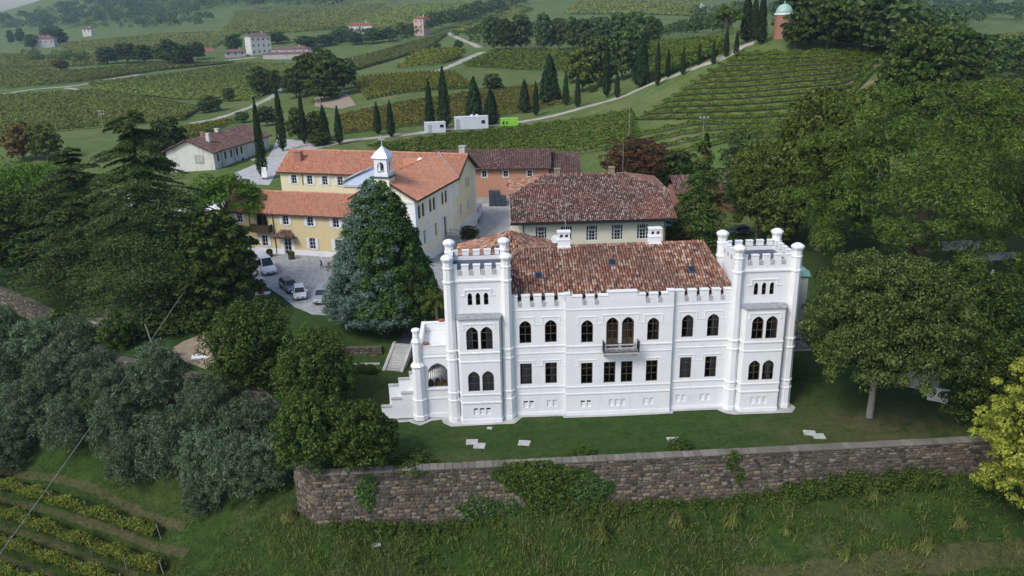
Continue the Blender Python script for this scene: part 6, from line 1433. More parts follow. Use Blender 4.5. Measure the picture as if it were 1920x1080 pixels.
# ---- blue cedar half clothed in ivy
g = np.random.default_rng(91); H_, R_ = 17.5, 7.2
def cone_clumps(k, amin, amax, seed, out=1.0):
    g = np.random.default_rng(seed); t = 1-np.sqrt(g.random(k)); a = g.uniform(amin, amax, k); rr_ = R_*(1-t)**.62*out*g.uniform(.82, 1.02, k)*np.clip((t+.12)/.2, .55, 1)
    return np.c_[rr_*np.cos(a), rr_*np.sin(a), .8+t*(H_-1.3)]
Cb = cone_clumps(330, R(100), R(300), 92); sb = g.uniform(.45, .9, (330, 1)); Pb, Nb = clumps(g, Cb, np.c_[sb*1.15, sb*1.15, sb*.75], 150, .6)
Ci = cone_clumps(400, R(-105), R(150), 93, 1.0); si = g.uniform(.4, .85, (400, 1)); Pi, Ni = clumps(g, Ci, np.c_[si, si, si*1.5], 150, .2)
Ct = cone_clumps(420, R(0), R(360), 94, .95); Ct = Ct[Ct[:, 2] > 10.5]; st_ = g.uniform(.5, .9, (len(Ct), 1)); Pt, Nt = clumps(g, Ct, np.c_[st_, st_, st_], 70, .4)
cin = leafmesh('inner_foliage', np.c_[(lambda t, a: (R_*.6*(1-t)**.8*np.cos(a), R_*.6*(1-t)**.8*np.sin(a), 1+t*15.5))(g.random(5000), g.uniform(0, 6.28, 5000))], np.tile([0, -1., .3], (5000, 1)), .4, .25, 'lf_ivy', g)
cb_m = leafmesh('blue_crown', Pb, Nb, .15, .06, 'lf_bluecedar', g); iv_m = leafmesh('ivy', np.r_[Pi, Pt], np.r_[Ni, Nt], .17, .11, 'lf_ivy', g)
k = MB(); k.tube([(0, 0, -.5), (0, 0, 9), (0, 0, 16.5)], [.55, .35, .05], 8)
p = hit(722, 602); t = thing('blue_cedar', 'tall blue cedar with its right half clothed in green ivy beside the white villa', 'tree', p)
k.build('trunk', 'bark', t); link('blue_crown', cb_m, t); link('ivy', iv_m, t); link('inner_foliage', cin, t)
# ---- big trees of the gardens
plant_px('deodar', 'deodar_cedar', 'largest dark cedar with drooping layered branches left of the yellow house', 'tree', 305, 582, 224, 262, rot=.4)
plant('deodar2', 'deodar_cedar', 'flat layered cedar left of the largest cedar', 'tree', hit(178, 545), 20, 8.5, 1.2)
plant('darktree', 'evergreen_tree', 'broad almost black evergreen at the left edge', 'tree', hit(45, 520), 13.5, 7.5, 2)
plant('darktree', 'evergreen_tree', 'dark evergreen filling the gap between left edge and cedars', 'tree', hit(120, 500), 12, 6.5, 3)
plant('umbrella_wide', 'umbrella_pine', 'wide bright green umbrella pine at the left edge behind the dark evergreens', 'tree', hit(75, 430), 12.5, 11, 1)
plant_px('far3', 'evergreen_tree', 'dark tree behind the big cedar, left of the old farmhouse gable', 'tree', 318, 305, 226, 70)
plant_px('far4', 'rusty_tree', 'rounded rusty tree at the left, nearer the photo edge', 'tree', 45, 300, 232, 58); plant_px('far5', 'rusty_tree', 'yellowish rounded tree beside the rusty tree at the left', 'tree', 88, 300, 236, 52)
plant_px('darkoval', 'evergreen_tree', 'dense dark evergreen right of the big cedar, in front of the white van', 'tree', 415, 585, 405, 150)
plant_px('laurel2', 'evergreen_tree', 'low dark evergreen under the big cedar behind the garden shed', 'tree', 330, 590, 490, 120)
plant_px('umbrella', 'umbrella_pine', 'bright green umbrella pine leaning over the left end of the yellow house', 'tree', 437, 470, 312, 160, rot=2)
plant_px('laurel0', 'laurel_tree', 'broad dark laurel on the lawn left of the white garden steps', 'tree', 478, 712, 578, 152); plant_px('laurel1', 'laurel_tree', 'dark laurel below the garden wall, between the other laurels', 'tree', 598, 765, 632, 140)
plant_px('greenbush0', 'bay_tree', 'small green tree at the corner of the retaining wall', 'tree', 592, 880, 748, 118); plant_px('greenbush1', 'bay_tree', 'small round green tree just inside the retaining wall, right of the corner', 'tree', 682, 878, 762, 122)
plant_px('shrub0', 'shrub', 'dark shrub left of the garden shed', 'shrub', 122, 632, 572, 82); plant_px('shrub1', 'shrub', 'rounded green shrub right of the garden shed door', 'shrub', 222, 650, 588, 60)
for px, py, top, w, lab in ((270, 628, 592, 60, 'low hedge piece under the big cedar, left end'), (325, 622, 588, 70, 'low hedge piece under the big cedar, middle'), (380, 618, 582, 60, 'low hedge piece right of the leaning pale post'), (440, 600, 562, 50, 'low shrub at the lawn edge beside the dark evergreen')):
    plant_px('shrub0', 'hedge_shrub', lab, 'shrub', px, py, top, w)
ok = plant('oak', 'holm_oak', 'round crowned olive green tree with bare grey trunk right of the villa', 'tree', hit(1630, 782), 15.8, 6.35, .0)
for o in COL.objects:
    if o.parent == ok and o.name.startswith('crown'): o.location = (.8, .2, 0)
plant('pinebig', 'stone_pine', 'huge spreading pine filling the right side above the villa tower', 'tree', hit(1712, 545), 25.5, 14.6, 1.0)
plant('pinebig', 'stone_pine', 'pine at the right edge behind the huge spreading pine', 'tree', hit(1925, 500), 21, 11, 3.0)
plant_px('acacia', 'leafy_tree', 'tall olive green tree left of the huge pine', 'tree', 1535, 470, 188, 190); plant_px('acacia2', 'leafy_tree', 'slimmer green tree tight against the left of the huge pine', 'tree', 1490, 455, 235, 120)
plant_px('darkoval', 'oval_tree', 'tall dark oval tree rising behind the huge pine', 'tree', 1704, 250, 62, 128)
plant_px('acacia', 'leafy_tree', 'olive brown tree behind the huge pine at the right edge', 'tree', 1868, 270, 150, 170); plant_px('far3', 'evergreen_tree', 'dark low tree on the slope right of the oval tree', 'tree', 1790, 185, 108, 90)
plant_px('spruce', 'spruce_tree', 'narrow green spruce with rusty patches right of the cream building', 'tree', 1312, 458, 262, 118)
plant_px('acacia', 'leafy_tree', 'bushy brownish green tree behind the right tower', 'tree', 1418, 450, 272, 104); plant_px('acacia2', 'leafy_tree', 'blue green tree just behind the bushy brownish one', 'tree', 1392, 405, 252, 90); plant_px('far5', 'leafy_tree', 'small rusty yellow tree beside the right tower caps', 'tree', 1462, 458, 372, 70)
plant_px('beech', 'copper_beech', 'dark red copper beech behind the cream building roof', 'tree', 1196, 345, 264, 122)
plant_px('far3', 'evergreen_tree', 'dark bush behind the copper beech, by the barn', 'tree', 1270, 350, 285, 70)
plant('yellow', 'yellow_tree', 'bright yellow green tree at the right edge below the wall', 'tree', hit(1925, 985), 14.5, 4.6, 2.0)
plant_px('darktree', 'evergreen_tree', 'dark leafy shrub mass behind the gate pillars', 'tree', 1850, 800, 640, 150); plant_px('laurel0', 'evergreen_tree', 'dark evergreen above the gate steps at the right', 'tree', 1820, 690, 520, 150); plant_px('laurel1', 'evergreen_tree', 'dark evergreen at the right edge beside the garden statue', 'tree', 1915, 640, 500, 130)
plant_px('laurel2', 'evergreen_tree', 'dark evergreen behind the round olive green tree', 'tree', 1765, 640, 500, 110)
plant_px('laurel2', 'evergreen_tree', 'dark green bush at the right edge behind the yellow tree', 'tree', 1895, 860, 690, 130)
plant_px('shrub0', 'shrub', 'dark red leaved shrub in the yard beside the chapel steps', 'shrub', 880, 446, 424, 34); plant_px('shrub1', 'shrub', 'green shrub at the foot of the spruce by the cream building', 'shrub', 1258, 455, 425, 50)
plant_px('shrub1', 'shrub', 'low yellow green shrub inside the wall below the middle of the villa', 'shrub', 1275, 843, 825, 46); plant_px('shrub1', 'shrub', 'low spreading shrub inside the wall near the ivy', 'shrub', 1092, 853, 839, 44); plant_px('shrub0', 'shrub', 'long dark low shrub inside the wall by the small green trees', 'shrub', 775, 875, 856, 80)
for px, py, lab in ((655, 697, 'pale rose bush in the bed left of the garden steps, leftmost'), (676, 699, 'pale rose bush in the bed left of the garden steps, middle'), (696, 701, 'pale rose bush nearest the garden steps')): plant_px('shrub1', 'rose_bush', lab, 'shrub', px, py, py-18, 22, 'rose bushes along the garden wall')
# palm beside the left tower
p = hit(822, 640); t = thing('palm_tree', 'yellow green palm tucked between ivy clad cedar and left tower', 'palm', p); h = 5.2
k = MB(); k.tube([(0, 0, -.3), (0, 0, h)], [.2, .16], 8); k.build('trunk', 'bark', t)
for i in range(18):
    g = np.random.default_rng(i); a = i*2.4; el = .9-1.5*(i/18); P = []; N = []
    for s in np.linspace(.1, 1, 26):
        rr_ = 1.9*s; x, z = rr_*math.cos(el), rr_*math.sin(el)-.7*s*s
        for sg in (-1, 1): P.append((x*math.cos(a)-sg*.18*math.sin(a)*(1.1-s), x*math.sin(a)+sg*.18*math.cos(a)*(1.1-s), h+z)); N.append((0, 0, 1))
    link('frond', leafmesh('frond', np.array(P), np.array(N, float), .3, .05, 'lf_autumn', g, (-math.sin(a), math.cos(a), -.4)), t)
# ---- olives
OL = [(18, 650, 90), (88, 690, 120), (165, 680, 110), (35, 735, 110), (112, 750, 110), (190, 738, 105), (60, 812, 120), (142, 832, 110), (228, 838, 116), (222, 768, 100), (312, 752, 128), (330, 880, 130), (252, 895, 104), (415, 815, 124), (400, 905, 120), (484, 850, 128), (455, 925, 124), (385, 780, 96), (512, 905, 104), (15, 872, 100), (382, 955, 80), (540, 830, 70)]
od = ['at the far left edge below the terrace', 'large, under the dark shrub', 'below the garden shed', 'in the second rank at the left edge', 'in the middle of the left group', 'right of the left group below the shed', 'in the lower left group above the grass', 'low down where the cable crosses the grove', 'under the middle of the cable', 'small, just right of the cable', 'largest in the middle, below the leaning post', 'lowest in the middle, above the vines', 'small, at the lower edge left of the middle', 'below the bare soil patch', 'low, left of the corner group', 'large, near the retaining wall corner', 'lowest on the right, near the corner', 'small, under the bare soil edge', 'nearest the retaining wall corner', 'lowest at the left edge', 'small, at the foot of the grove by the grass', 'small, tucked behind the corner trees']
for i, ((px, py, w), d_) in enumerate(zip(OL, od)):
    p, h, r = size_px(px, py+6, py-w*.78, w); plant('olive%d' % (i % 4), 'olive_tree', 'grey green olive tree '+d_, 'tree', p, h*1.0, r*.82, i*1.7, 'olive trees on the slope')
# ---- cypresses along the road
CY = [(494, 336, 190, 22, 'tallest cypress, in front of the old farmhouse'), (531, 284, 164, 20, 'very tall slim cypress right of the old farmhouse'), (571, 270, 176, 17, 'slim cypress behind the left end of the rear wing'), (610, 266, 200, 24, 'bushy dark cypress left of the road bend'), (637, 271, 201, 18, 'cypress at the bend of the dirt road'), (709, 252, 193, 17, 'left one of the two small cypresses past the road bend'), (734, 257, 191, 18, 'right one of the two small cypresses past the road bend'), (807, 244, 151, 20, 'cypress behind the small white cabin'), (834, 242, 131, 27, 'tall cypress between cabin and long container'), (984, 212, 152, 25, 'cypress just above the lime green trailer'), (1005, 217, 155, 15, 'slim cypress right above the lime green trailer'), (1061, 198, 137, 15, 'left cypress of the pair where the road starts to climb'), (1083, 202, 139, 14, 'right cypress of the pair where the road starts to climb'), (1137, 183, 81, 18, 'tall cypress before the dark broad tree on the climb'), (1157, 184, 138, 13, 'very small cypress at the roadside on the climb'), (1232, 162, 79, 14, 'slim cypress right of the broad dark one'), (1252, 146, 94, 12, 'second slim cypress right of the broad dark one'), (1280, 141, 90, 12, 'cypress half way up the upper road'), (1310, 123, 83, 10, 'thin cypress on the upper road beside the green rows'), (1337, 121, 77, 12, 'cypress on the upper road below the umbrella pine'), (1361, 108, 55, 13, 'cypress touching the umbrella pine trunk'), (1380, 105, 60, 12, 'last small cypress before the hilltop'), (1398, 80, -12, 28, 'tall hilltop cypress, left of the chapel group'), (1413, 76, -6, 20, 'hilltop cypress in the middle, partly hidden'), (1426, 83, -10, 24, 'tall hilltop cypress nearest the domed chapel')]
for i, (px, py, top, w, d_) in enumerate(CY): plant_px('cypress%d' % (i % 3), 'cypress_tree', d_, 'tree', px, py, top, w*.95, 'cypresses along the road')
for i, (px, py, top, w, d_) in enumerate([(890, 224, 148, 36, 'dark broad conifer behind the long container'), (921, 234, 168, 34, 'shorter broad conifer right of the long container'), (1031, 196, 108, 44, 'brown tinged broad conifer above the road'), (1202, 163, 72, 38, 'broad dark column tree beside the climbing road')]): plant_px('column%d' % (i % 2), 'column_conifer', d_, 'tree', px, py, top, w)
plant_px('umbrella_far', 'umbrella_pine', 'umbrella pine on the ridge left of the tall cypresses', 'tree', 1363, 98, 10, 54)
# ---- single trees further off
FT = [(1492, 94, 27, 54, 3, 'dark tree in front of the domed chapel, on its right'), (1550, 92, -4, 90, 2, 'large green tree right of the domed chapel'), (1605, 95, 14, 84, 3, 'dark tree at the right end of the chapel hill'), (1500, 60, -25, 90, 1, 'big tree rising behind the domed chapel'),
 (925, 96, 34, 38, 0, 'tree at the left end of the wood above the green field'), (950, 97, 40, 36, 3, 'dark tree in the wood, second from its left end'), (976, 95, 32, 40, 1, 'tall tree in the wood above the green field, left half'), (1020, 98, 28, 30, 0, 'tall slim tree in the middle of the wood'), (1048, 94, 38, 34, 1, 'grey green tree right of the slim one in the wood'), (1075, 96, 36, 34, 2, 'tree in the wood above the climbing road'), (1102, 92, 40, 38, 3, 'dark tree in the wood above the reddish tree'), (1130, 92, 36, 36, 1, 'tree in the wood above the pair of broad trees'), (1162, 90, 28, 44, 0, 'large tree at the upper right of the wood'), (1192, 86, 26, 40, 1, 'tree near the right end of the wood'), (1222, 82, 34, 34, 3, 'dark tree at the right end of the wood'),
 (1092, 172, 94, 58, 5, 'reddish brown tree beside the climbing road'), (1128, 160, 72, 58, 1, 'broad grey green tree behind the reddish one'), (1166, 150, 62, 60, 0, 'broad tree left of the dark column tree'), (1188, 128, 48, 52, 1, 'tree behind the dark column tree'), (1110, 128, 60, 46, 0, 'tree in the second rank behind the reddish one'),
 (583, 178, 104, 60, 3, 'dark tree in the left clump below the winery'), (622, 182, 100, 66, 2, 'green tree in the middle of the clump below the winery'), (645, 168, 112, 44, 1, 'tree at the right of the clump below the winery'), (556, 184, 132, 48, 3, 'lower dark tree at the left of the clump below the winery'), (603, 190, 140, 60, 2, 'front tree of the clump below the winery'), (490, 178, 128, 42, 3, 'single dark round tree on the left vineyard edge'), (514, 176, 134, 32, 3, 'smaller dark tree beside the single round one'), (398, 208, 180, 34, 2, 'bush on the bare bank by the track, right'), (382, 212, 190, 26, 1, 'bush on the bare bank by the track, left'), (430, 190, 166, 22, 1, 'small bush on the vineyard edge above the track'),
 (240, 118, 82, 44, 0, 'tree in the valley clump, left end'), (272, 118, 86, 38, 3, 'dark tree in the valley clump'), (202, 120, 90, 36, 1, 'bushy tree left of the valley clump'), (318, 122, 76, 50, 2, 'largest tree of the valley clump'), (346, 124, 86, 40, 3, 'dark tree at the right of the valley clump'), (372, 112, 80, 30, 0, 'pale tree by the red roofed barn'), (115, 132, 112, 26, 4, 'brownish bush in the far left fields'), (598, 108, 88, 26, 3, 'dark round tree at the right end of the winery'), (440, 98, 66, 30, 3, 'dark tree left of the tall white villa'), (520, 82, 62, 40, 1, 'tree behind the tall white villa'), (575, 88, 68, 40, 3, 'dark tree behind the winery shed'), (610, 86, 66, 36, 1, 'tree behind the right end of the winery'),
 (40, 82, 55, 16, 3, 'dark tree left of the far stone farmhouse'), (95, 82, 50, 34, 0, 'large tree above the far stone farmhouse'), (112, 86, 56, 28, 3, 'dark tree right of the far stone farmhouse'), (62, 92, 66, 26, 1, 'bush in front of the far stone farmhouse'), (22, 84, 58, 12, 3, 'thin dark tree at the far left edge'),
 (640, 78, 56, 36, 0, 'tree left of the white farmhouse with orange roof'), (668, 84, 62, 28, 3, 'dark tree below the white farmhouse with orange roof'), (700, 82, 54, 34, 1, 'tree right of the white farmhouse with orange roof'), (730, 78, 52, 30, 2, 'tree between white farmhouse and pink tower house'), (752, 70, 44, 22, 5, 'yellowish tree left of the pink tower house'), (770, 68, 46, 20, 1, 'small tree touching the pink tower house'), (860, 92, 76, 16, 2, 'small round tree on the far path'), (820, 94, 80, 14, 2, 'small bush among the far vineyards'), (925, 172, 140, 34, 1, 'pale bush in the field above the broad conifers'), (948, 208, 198, 16, 5, 'yellowish bush near the lime green trailer'), (1110, 172, 160, 20, 5, 'small yellow bush below the reddish tree'), (560, 262, 205, 36, 2, 'green tree behind the old farmhouse, between cypresses'), (592, 264, 212, 30, 5, 'yellowish tree between the left cypresses'), (500, 236, 200, 36, 0, 'grey tree behind the old farmhouse roof'), (455, 230, 210, 26, 1, 'grey bush above the old farmhouse roof'), (600, 273, 250, 40, 2, 'low bush above the rear wing roof')]
for px, py, top, w, v, d_ in FT: plant_px('far%d' % v, 'leafy_tree', d_, 'tree', px, py, top, w, 'scattered trees on the slopes')
# ---- woods that read as one mass
def wood(poly, n, size, mat, label, seed, quads=150, jitter=.35):
    g = np.random.default_rng(seed); xs = [p[0] for p in poly]; ys = [p[1] for p in poly]; pts = []
    while len(pts) < n:
        x, y = g.uniform(min(xs), max(xs)), g.uniform(min(ys), max(ys)); c = False
        for i in range(len(poly)):
            (x0, y0), (x1, y1) = poly[i-1], poly[i]
            if (y0 > y) != (y1 > y) and x < (x1-x0)*(y-y0)/(y1-y0)+x0: c = not c
        if c: pts.append((x, y))
    W = np.array(hits(pts)); Ps = []; Ns = []; Ss = []
    for p in W:
        h = size*g.uniform(.7, 1.3); r = h*g.uniform(.36, .52); kk = 9; D = fib(kk, g, -.3)
        C = p+np.array([0, 0, h*.5])+D*np.array([r, r, h*.48])*.75; P, N = clumps(g, C, np.full((kk, 3), r*.45)*np.array([1, 1, .8]), quads//kk, .3); Ps.append(P); Ns.append(N); Ss.append(np.full(len(P), h))
    s = np.concatenate(Ss); o = link('woodland', leafmesh('woodland', np.concatenate(Ps), np.concatenate(Ns), s*.065, s*.045, mat, g)); tag(o, label, 'woodland', None, 'stuff')
wood([(-40, 36), (60, 34), (110, 20), (180, 0), (250, -10), (520, -20), (740, -20), (740, 8), (600, 14), (470, 22), (420, 14), (330, 40), (220, 44), (100, 58), (-40, 62)], 620, 15, 'lf_wood', 'hazy wood covering the far left hill', 1, 110)
wood([(180, 40), (280, 44), (340, 34), (400, 40), (370, 56), (300, 58), (240, 58), (150, 58)], 70, 11, 'lf_wood', 'belt of trees at the foot of the far left hill', 2, 110)
wood([(790, 62), (850, 44), (905, 20), (985, 2), (1000, 12), (940, 24), (890, 50), (840, 58), (800, 70)], 90, 12, 'lf_wood', 'narrow belt of trees climbing the far slope', 3, 130)
wood([(740, -25), (1060, -25), (1500, -12), (1500, 3), (1340, 2), (1200, 0), (1000, -8), (760, -8)], 220, 16, 'lf_wood', 'dark wood along the top of the picture', 4, 90)
wood([(1560, 75), (1590, 20), (1660, 6), (1760, 10), (1920, 10), (1990, 20), (1990, 38), (1880, 45), (1790, 62), (1770, 105), (1730, 122), (1640, 118)], 300, 12, 'lf_wood', 'dense wood on the hillside right of the domed chapel', 5, 190)
wood([(1740, 120), (1800, 118), (1990, 108), (1990, 180), (1900, 160), (1790, 150)], 90, 10, 'lf_bushgreen', 'belt of trees below the right hand hill fields', 6, 260)
wood([(1225, 62), (1360, 58), (1360, 70), (1300, 72), (1225, 74)], 50, 7, 'lf_wood', 'hedge of small trees behind the green rows by the road', 7, 150)
wood([(850, 75), (920, 60), (1230, 55), (1230, 75), (1000, 88), (905, 96)], 80, 8, 'lf_bushgreen', 'undergrowth of the wood above the green field', 8, 150)
wood([(10, 105), (130, 108), (200, 118), (140, 124), (20, 118)], 30, 6, 'lf_wood', 'hedge line across the far left fields', 9, 110)
wood([(610, 60), (690, 70), (790, 68), (790, 78), (690, 86), (610, 84)], 50, 7, 'lf_wood', 'bushes round the white and pink farmhouses', 10, 110)
wood([(1290, 35), (1340, 25), (1390, 20), (1500, 10), (1500, 30), (1400, 50), (1300, 52)], 60, 8, 'lf_wood', 'wood on the slope behind the hilltop cypresses', 11, 130)

# ------------------------------------------------------------------ vines
def resample(P, n):
    P = np.array(P, float); d = np.r_[0, np.cumsum(np.hypot(*np.diff(P, axis=0).T))]; t = np.linspace(0, d[-1], n)
    return np.c_[np.interp(t, d, P[:, 0]), np.interp(t, d, P[:, 1])]
def row_leaves(g, xy, h, w, dens, zlow=.45, gaps=.12):
    """leaf positions of one vine row along a ground path"""
    d = np.r_[0, np.cumsum(np.hypot(*np.diff(xy, axis=0).T))]; L = d[-1]; n = max(12, int(L*dens)); t = g.uniform(0, L, n)
    b = np.sin(t*1.7+g.uniform(0, 6))*.5+np.sin(t*.61+g.uniform(0, 6))*.5; keep = g.random(n) > gaps*(1+b); t = t[keep]; n = len(t)
    x = np.interp(t, d, xy[:, 0]); y = np.interp(t, d, xy[:, 1]); tx = np.gradient(xy[:, 0], d); ty = np.gradient(xy[:, 1], d); ux, uy = np.interp(t, d, tx), np.interp(t, d, ty)
    a = g.uniform(-.35, math.pi+.35, n); hh = h*(.85+.18*np.sin(t*1.3+g.uniform(0, 6))); off = np.cos(a)*w/2*g.uniform(.55, 1.05, n)
    zz = zlow+(hh-zlow)*np.clip(.45+.55*np.sin(a), 0, 1)*g.uniform(.75, 1.03, n)
    P = np.c_[x-uy*off, y+ux*off, Z(x, y)+zz]; N = np.c_[-uy*np.cos(a), ux*np.cos(a), np.sin(a)+.3]
    return P, N
def family(ea, eb, n, h, w, dens, leaf, mat, name, label, cat='vineyard', seed=0, each=None, npt=14, gaps=.12):
    """rows between two lines on the ground; one object, or one per row when each is a list of labels"""
    g = np.random.default_rng(200+seed); A = np.array([p[:2] for p in hits(resample(ea, npt))]); B = np.array([p[:2] for p in hits(resample(eb, npt))]); Ps = []; Ns = []
    for i in range(n):
        t = (i+.0)/(n-1) if n > 1 else 0; xy = A*(1-t)+B*t
        if each is None: sp_ = np.hypot(*(A-B).mean(0))/max(n-1, 1); ww = max(w, .42*sp_)
        else: ww = w
        P, N = row_leaves(g, xy, h*(ww/w)**.3, ww, dens*(ww/w)**.75, gaps=gaps)
        if each is not None:
            o = link('vine_row', leafmesh('vine_row', P, N, leaf[0], leaf[1], mat, g)); tag(o, each[i], 'vine row', label)
        else: Ps.append(P); Ns.append(N)
    if each is None:
        o = link(name, leafmesh(name, np.concatenate(Ps), np.concatenate(Ns), leaf[0], leaf[1], mat, g)); tag(o, label, cat, None, 'stuff')
def terraces(ea, eb, n, npt=14):
    """dry grassy strips on the terrace edges between the rows"""
    A = np.array([p[:2] for p in hits(resample(ea, npt))]); B = np.array([p[:2] for p in hits(resample(eb, npt))])
    for i in range(n-1):
        t = (i+.55)/(n-1); ribbon('terrace_bank', A*(1-t)+B*t, .9, 'dryrow', .1, 3)
ORD = ['topmost', 'second', 'third', 'fourth', 'fifth', 'sixth', 'seventh', 'eighth', 'ninth', 'tenth', 'eleventh', 'twelfth', 'thirteenth', 'fourteenth', 'fifteenth', 'sixteenth', 'seventeenth']
lab = ['topmost green vine row on the terraced slope below the domed chapel']+['%s green vine row down the terraced slope below the domed chapel' % o for o in ORD[1:]]
family([(1378, 106), (1500, 103), (1740, 95)], [(1190, 226), (1400, 224), (1690, 206)], 12, 1.35, .85, 70, (.22, .14), 'lf_vine', '', 'vine rows on the terraced hill', seed=1, each=lab, gaps=.05)
terraces([(1378, 106), (1500, 103), (1740, 95)], [(1190, 226), (1400, 224), (1690, 206)], 12)
lab = ['dark vine row %s on the lower slope behind the cream building' % s for s in ('highest', 'second from the top', 'third from the top', 'lowest')]
family([(1192, 258), (1300, 236), (1490, 232)], [(1225, 300), (1380, 264), (1490, 258)], 4, 1.5, .8, 50, (.22, .14), 'lf_vine', '', 'vine rows on the lower slope', seed=2, each=lab)
family([(690, 279), (800, 264), (940, 248), (1080, 230), (1185, 212)], [(780, 288), (890, 287), (1040, 296), (1150, 280), (1200, 256)], 12, 1.5, .9, 30, (.26, .17), 'lf_vine', 'vineyard', 'vineyard between the dirt road and the pink building', seed=3)
family([(640, 252), (740, 241), (870, 226), (960, 216), (1075, 192)], [(632, 222), (760, 196), (900, 174), (1020, 162)], 22, 1.5, 1.0, 24, (.32, .2), 'lf_vinered', 'vineyard', 'rusty vineyard beyond the cypresses and the dirt road', seed=4)
family([(657, 150), (672, 168), (690, 188)], [(850, 138), (868, 152), (888, 166)], 26, 1.7, .7, 34, (.3, .2), 'lf_vineyel', 'vineyard', 'yellow green vineyard with clear slanting rows', seed=5, npt=8)
family([(868, 125), (1000, 132), (1068, 132)], [(925, 98), (1000, 97), (1064, 100)], 15, 1.8, 1.2, 14, (.5, .32), 'lf_vine', 'vineyard', 'bright green vineyard below the wood', seed=6)
family([(745, 129), (830, 120), (862, 108)], [(785, 98), (850, 95), (868, 98)], 13, 1.7, 1.2, 12, (.5, .32), 'lf_vineyel', 'vineyard', 'yellowish small vineyard left of the bright green one', seed=7)
family([(658, 112), (661, 122), (664, 134)], [(838, 66), (820, 78), (800, 92)], 34, 1.8, 1.0, 12, (.5, .3), 'lf_vinefar', 'vineyard', 'vineyard of steep rows below the pink tower house', seed=8, npt=8)
family([(1216, 78), (1219, 110), (1224, 152)], [(1352, 76), (1350, 90), (1345, 106)], 18, 1.7, 1.0, 22, (.4, .25), 'lf_vine', 'vineyard', 'bright rows running down beside the upper road', seed=9, npt=10)
family([(-60, 186), (180, 172), (330, 196), (372, 206)], [(-60, 262), (200, 238), (345, 226)], 34, 1.5, 1.0, 15, (.4, .26), 'lf_vinefar', 'vineyard', 'broad vineyard at the left below the pale lanes', seed=10)
family([(168, 160), (330, 142), (470, 120), (560, 124)], [(205, 174), (340, 187), (470, 190), (548, 152)], 30, 1.6, 1.0, 12, (.5, .3), 'lf_vinefar', 'vineyard', 'broad vineyard in front of the winery', seed=11)
family([(-60, 172), (120, 158), (300, 132), (440, 118)], [(-60, 128), (140, 136), (270, 122), (380, 121)], 24, 1.6, 1.2, 8, (.6, .4), 'lf_vinefar', 'vineyard', 'vineyard in the valley beyond the pale lanes', seed=12)
family([(120, 116), (260, 104), (400, 92)], [(120, 84), (300, 66), (460, 62)], 20, 1.8, 1.8, 5, (.9, .5), 'lf_vinefar', 'vineyard', 'long green rows in the far left valley', seed=13)
family([(420, 62), (560, 60), (640, 54)], [(440, 24), (600, 14), (720, 10)], 22, 2, 2.4, 4, (1.2, .7), 'lf_vinefar', 'vineyard', 'green vine slope above the tall white villa', seed=14)
family([(640, 52), (800, 50), (860, 32)], [(720, 14), (860, 8), (890, 8)], 18, 2, 2.4, 4, (1.2, .7), 'lf_vinefar', 'vineyard', 'vine slope above the white and pink farmhouses', seed=15)
family([(862, 60), (905, 62), (952, 46)], [(940, 14), (965, 14), (988, 20)], 9, 2, 2.0, 6, (.9, .5), 'lf_vinefar', 'vineyard', 'terraced rows between the belt of trees and the far path', seed=16)
family([(1065, 26), (1200, 26), (1310, 30)], [(1080, 6), (1200, 6), (1310, 8)], 8, 2, 2.4, 4, (1.2, .7), 'lf_vinefar', 'vineyard', 'pale far vineyard along the top middle', seed=17)
family([(1810, 84), (1900, 70), (1990, 66)], [(1800, 106), (1900, 100), (1990, 98)], 9, 1.8, 1.2, 8, (.6, .4), 'lf_vinefar', 'vineyard', 'terraced vineyard at the right edge', seed=18)
family([(1735, 130), (1790, 132), (1850, 128)], [(1735, 168), (1790, 166), (1840, 160)], 7, 1.7, 1.0, 25, (.35, .22), 'lf_vine', 'vineyard', 'few vine rows right of the tall oval tree', seed=19)
family([(-60, 127), (130, 125), (200, 121)], [(-60, 104), (100, 110), (190, 107)], 9, 1.8, 1.5, 6, (.7, .45), 'lf_vinefar', 'vineyard', 'vine rows in the far left fields beyond the hedge', seed=21)
family([(225, 262), (330, 246), (452, 226)], [(260, 272), (330, 266), (400, 246)], 7, 1.5, 1.0, 22, (.3, .2), 'lf_vineyel', 'vineyard', 'yellowish vineyard behind the old farmhouse', seed=20)
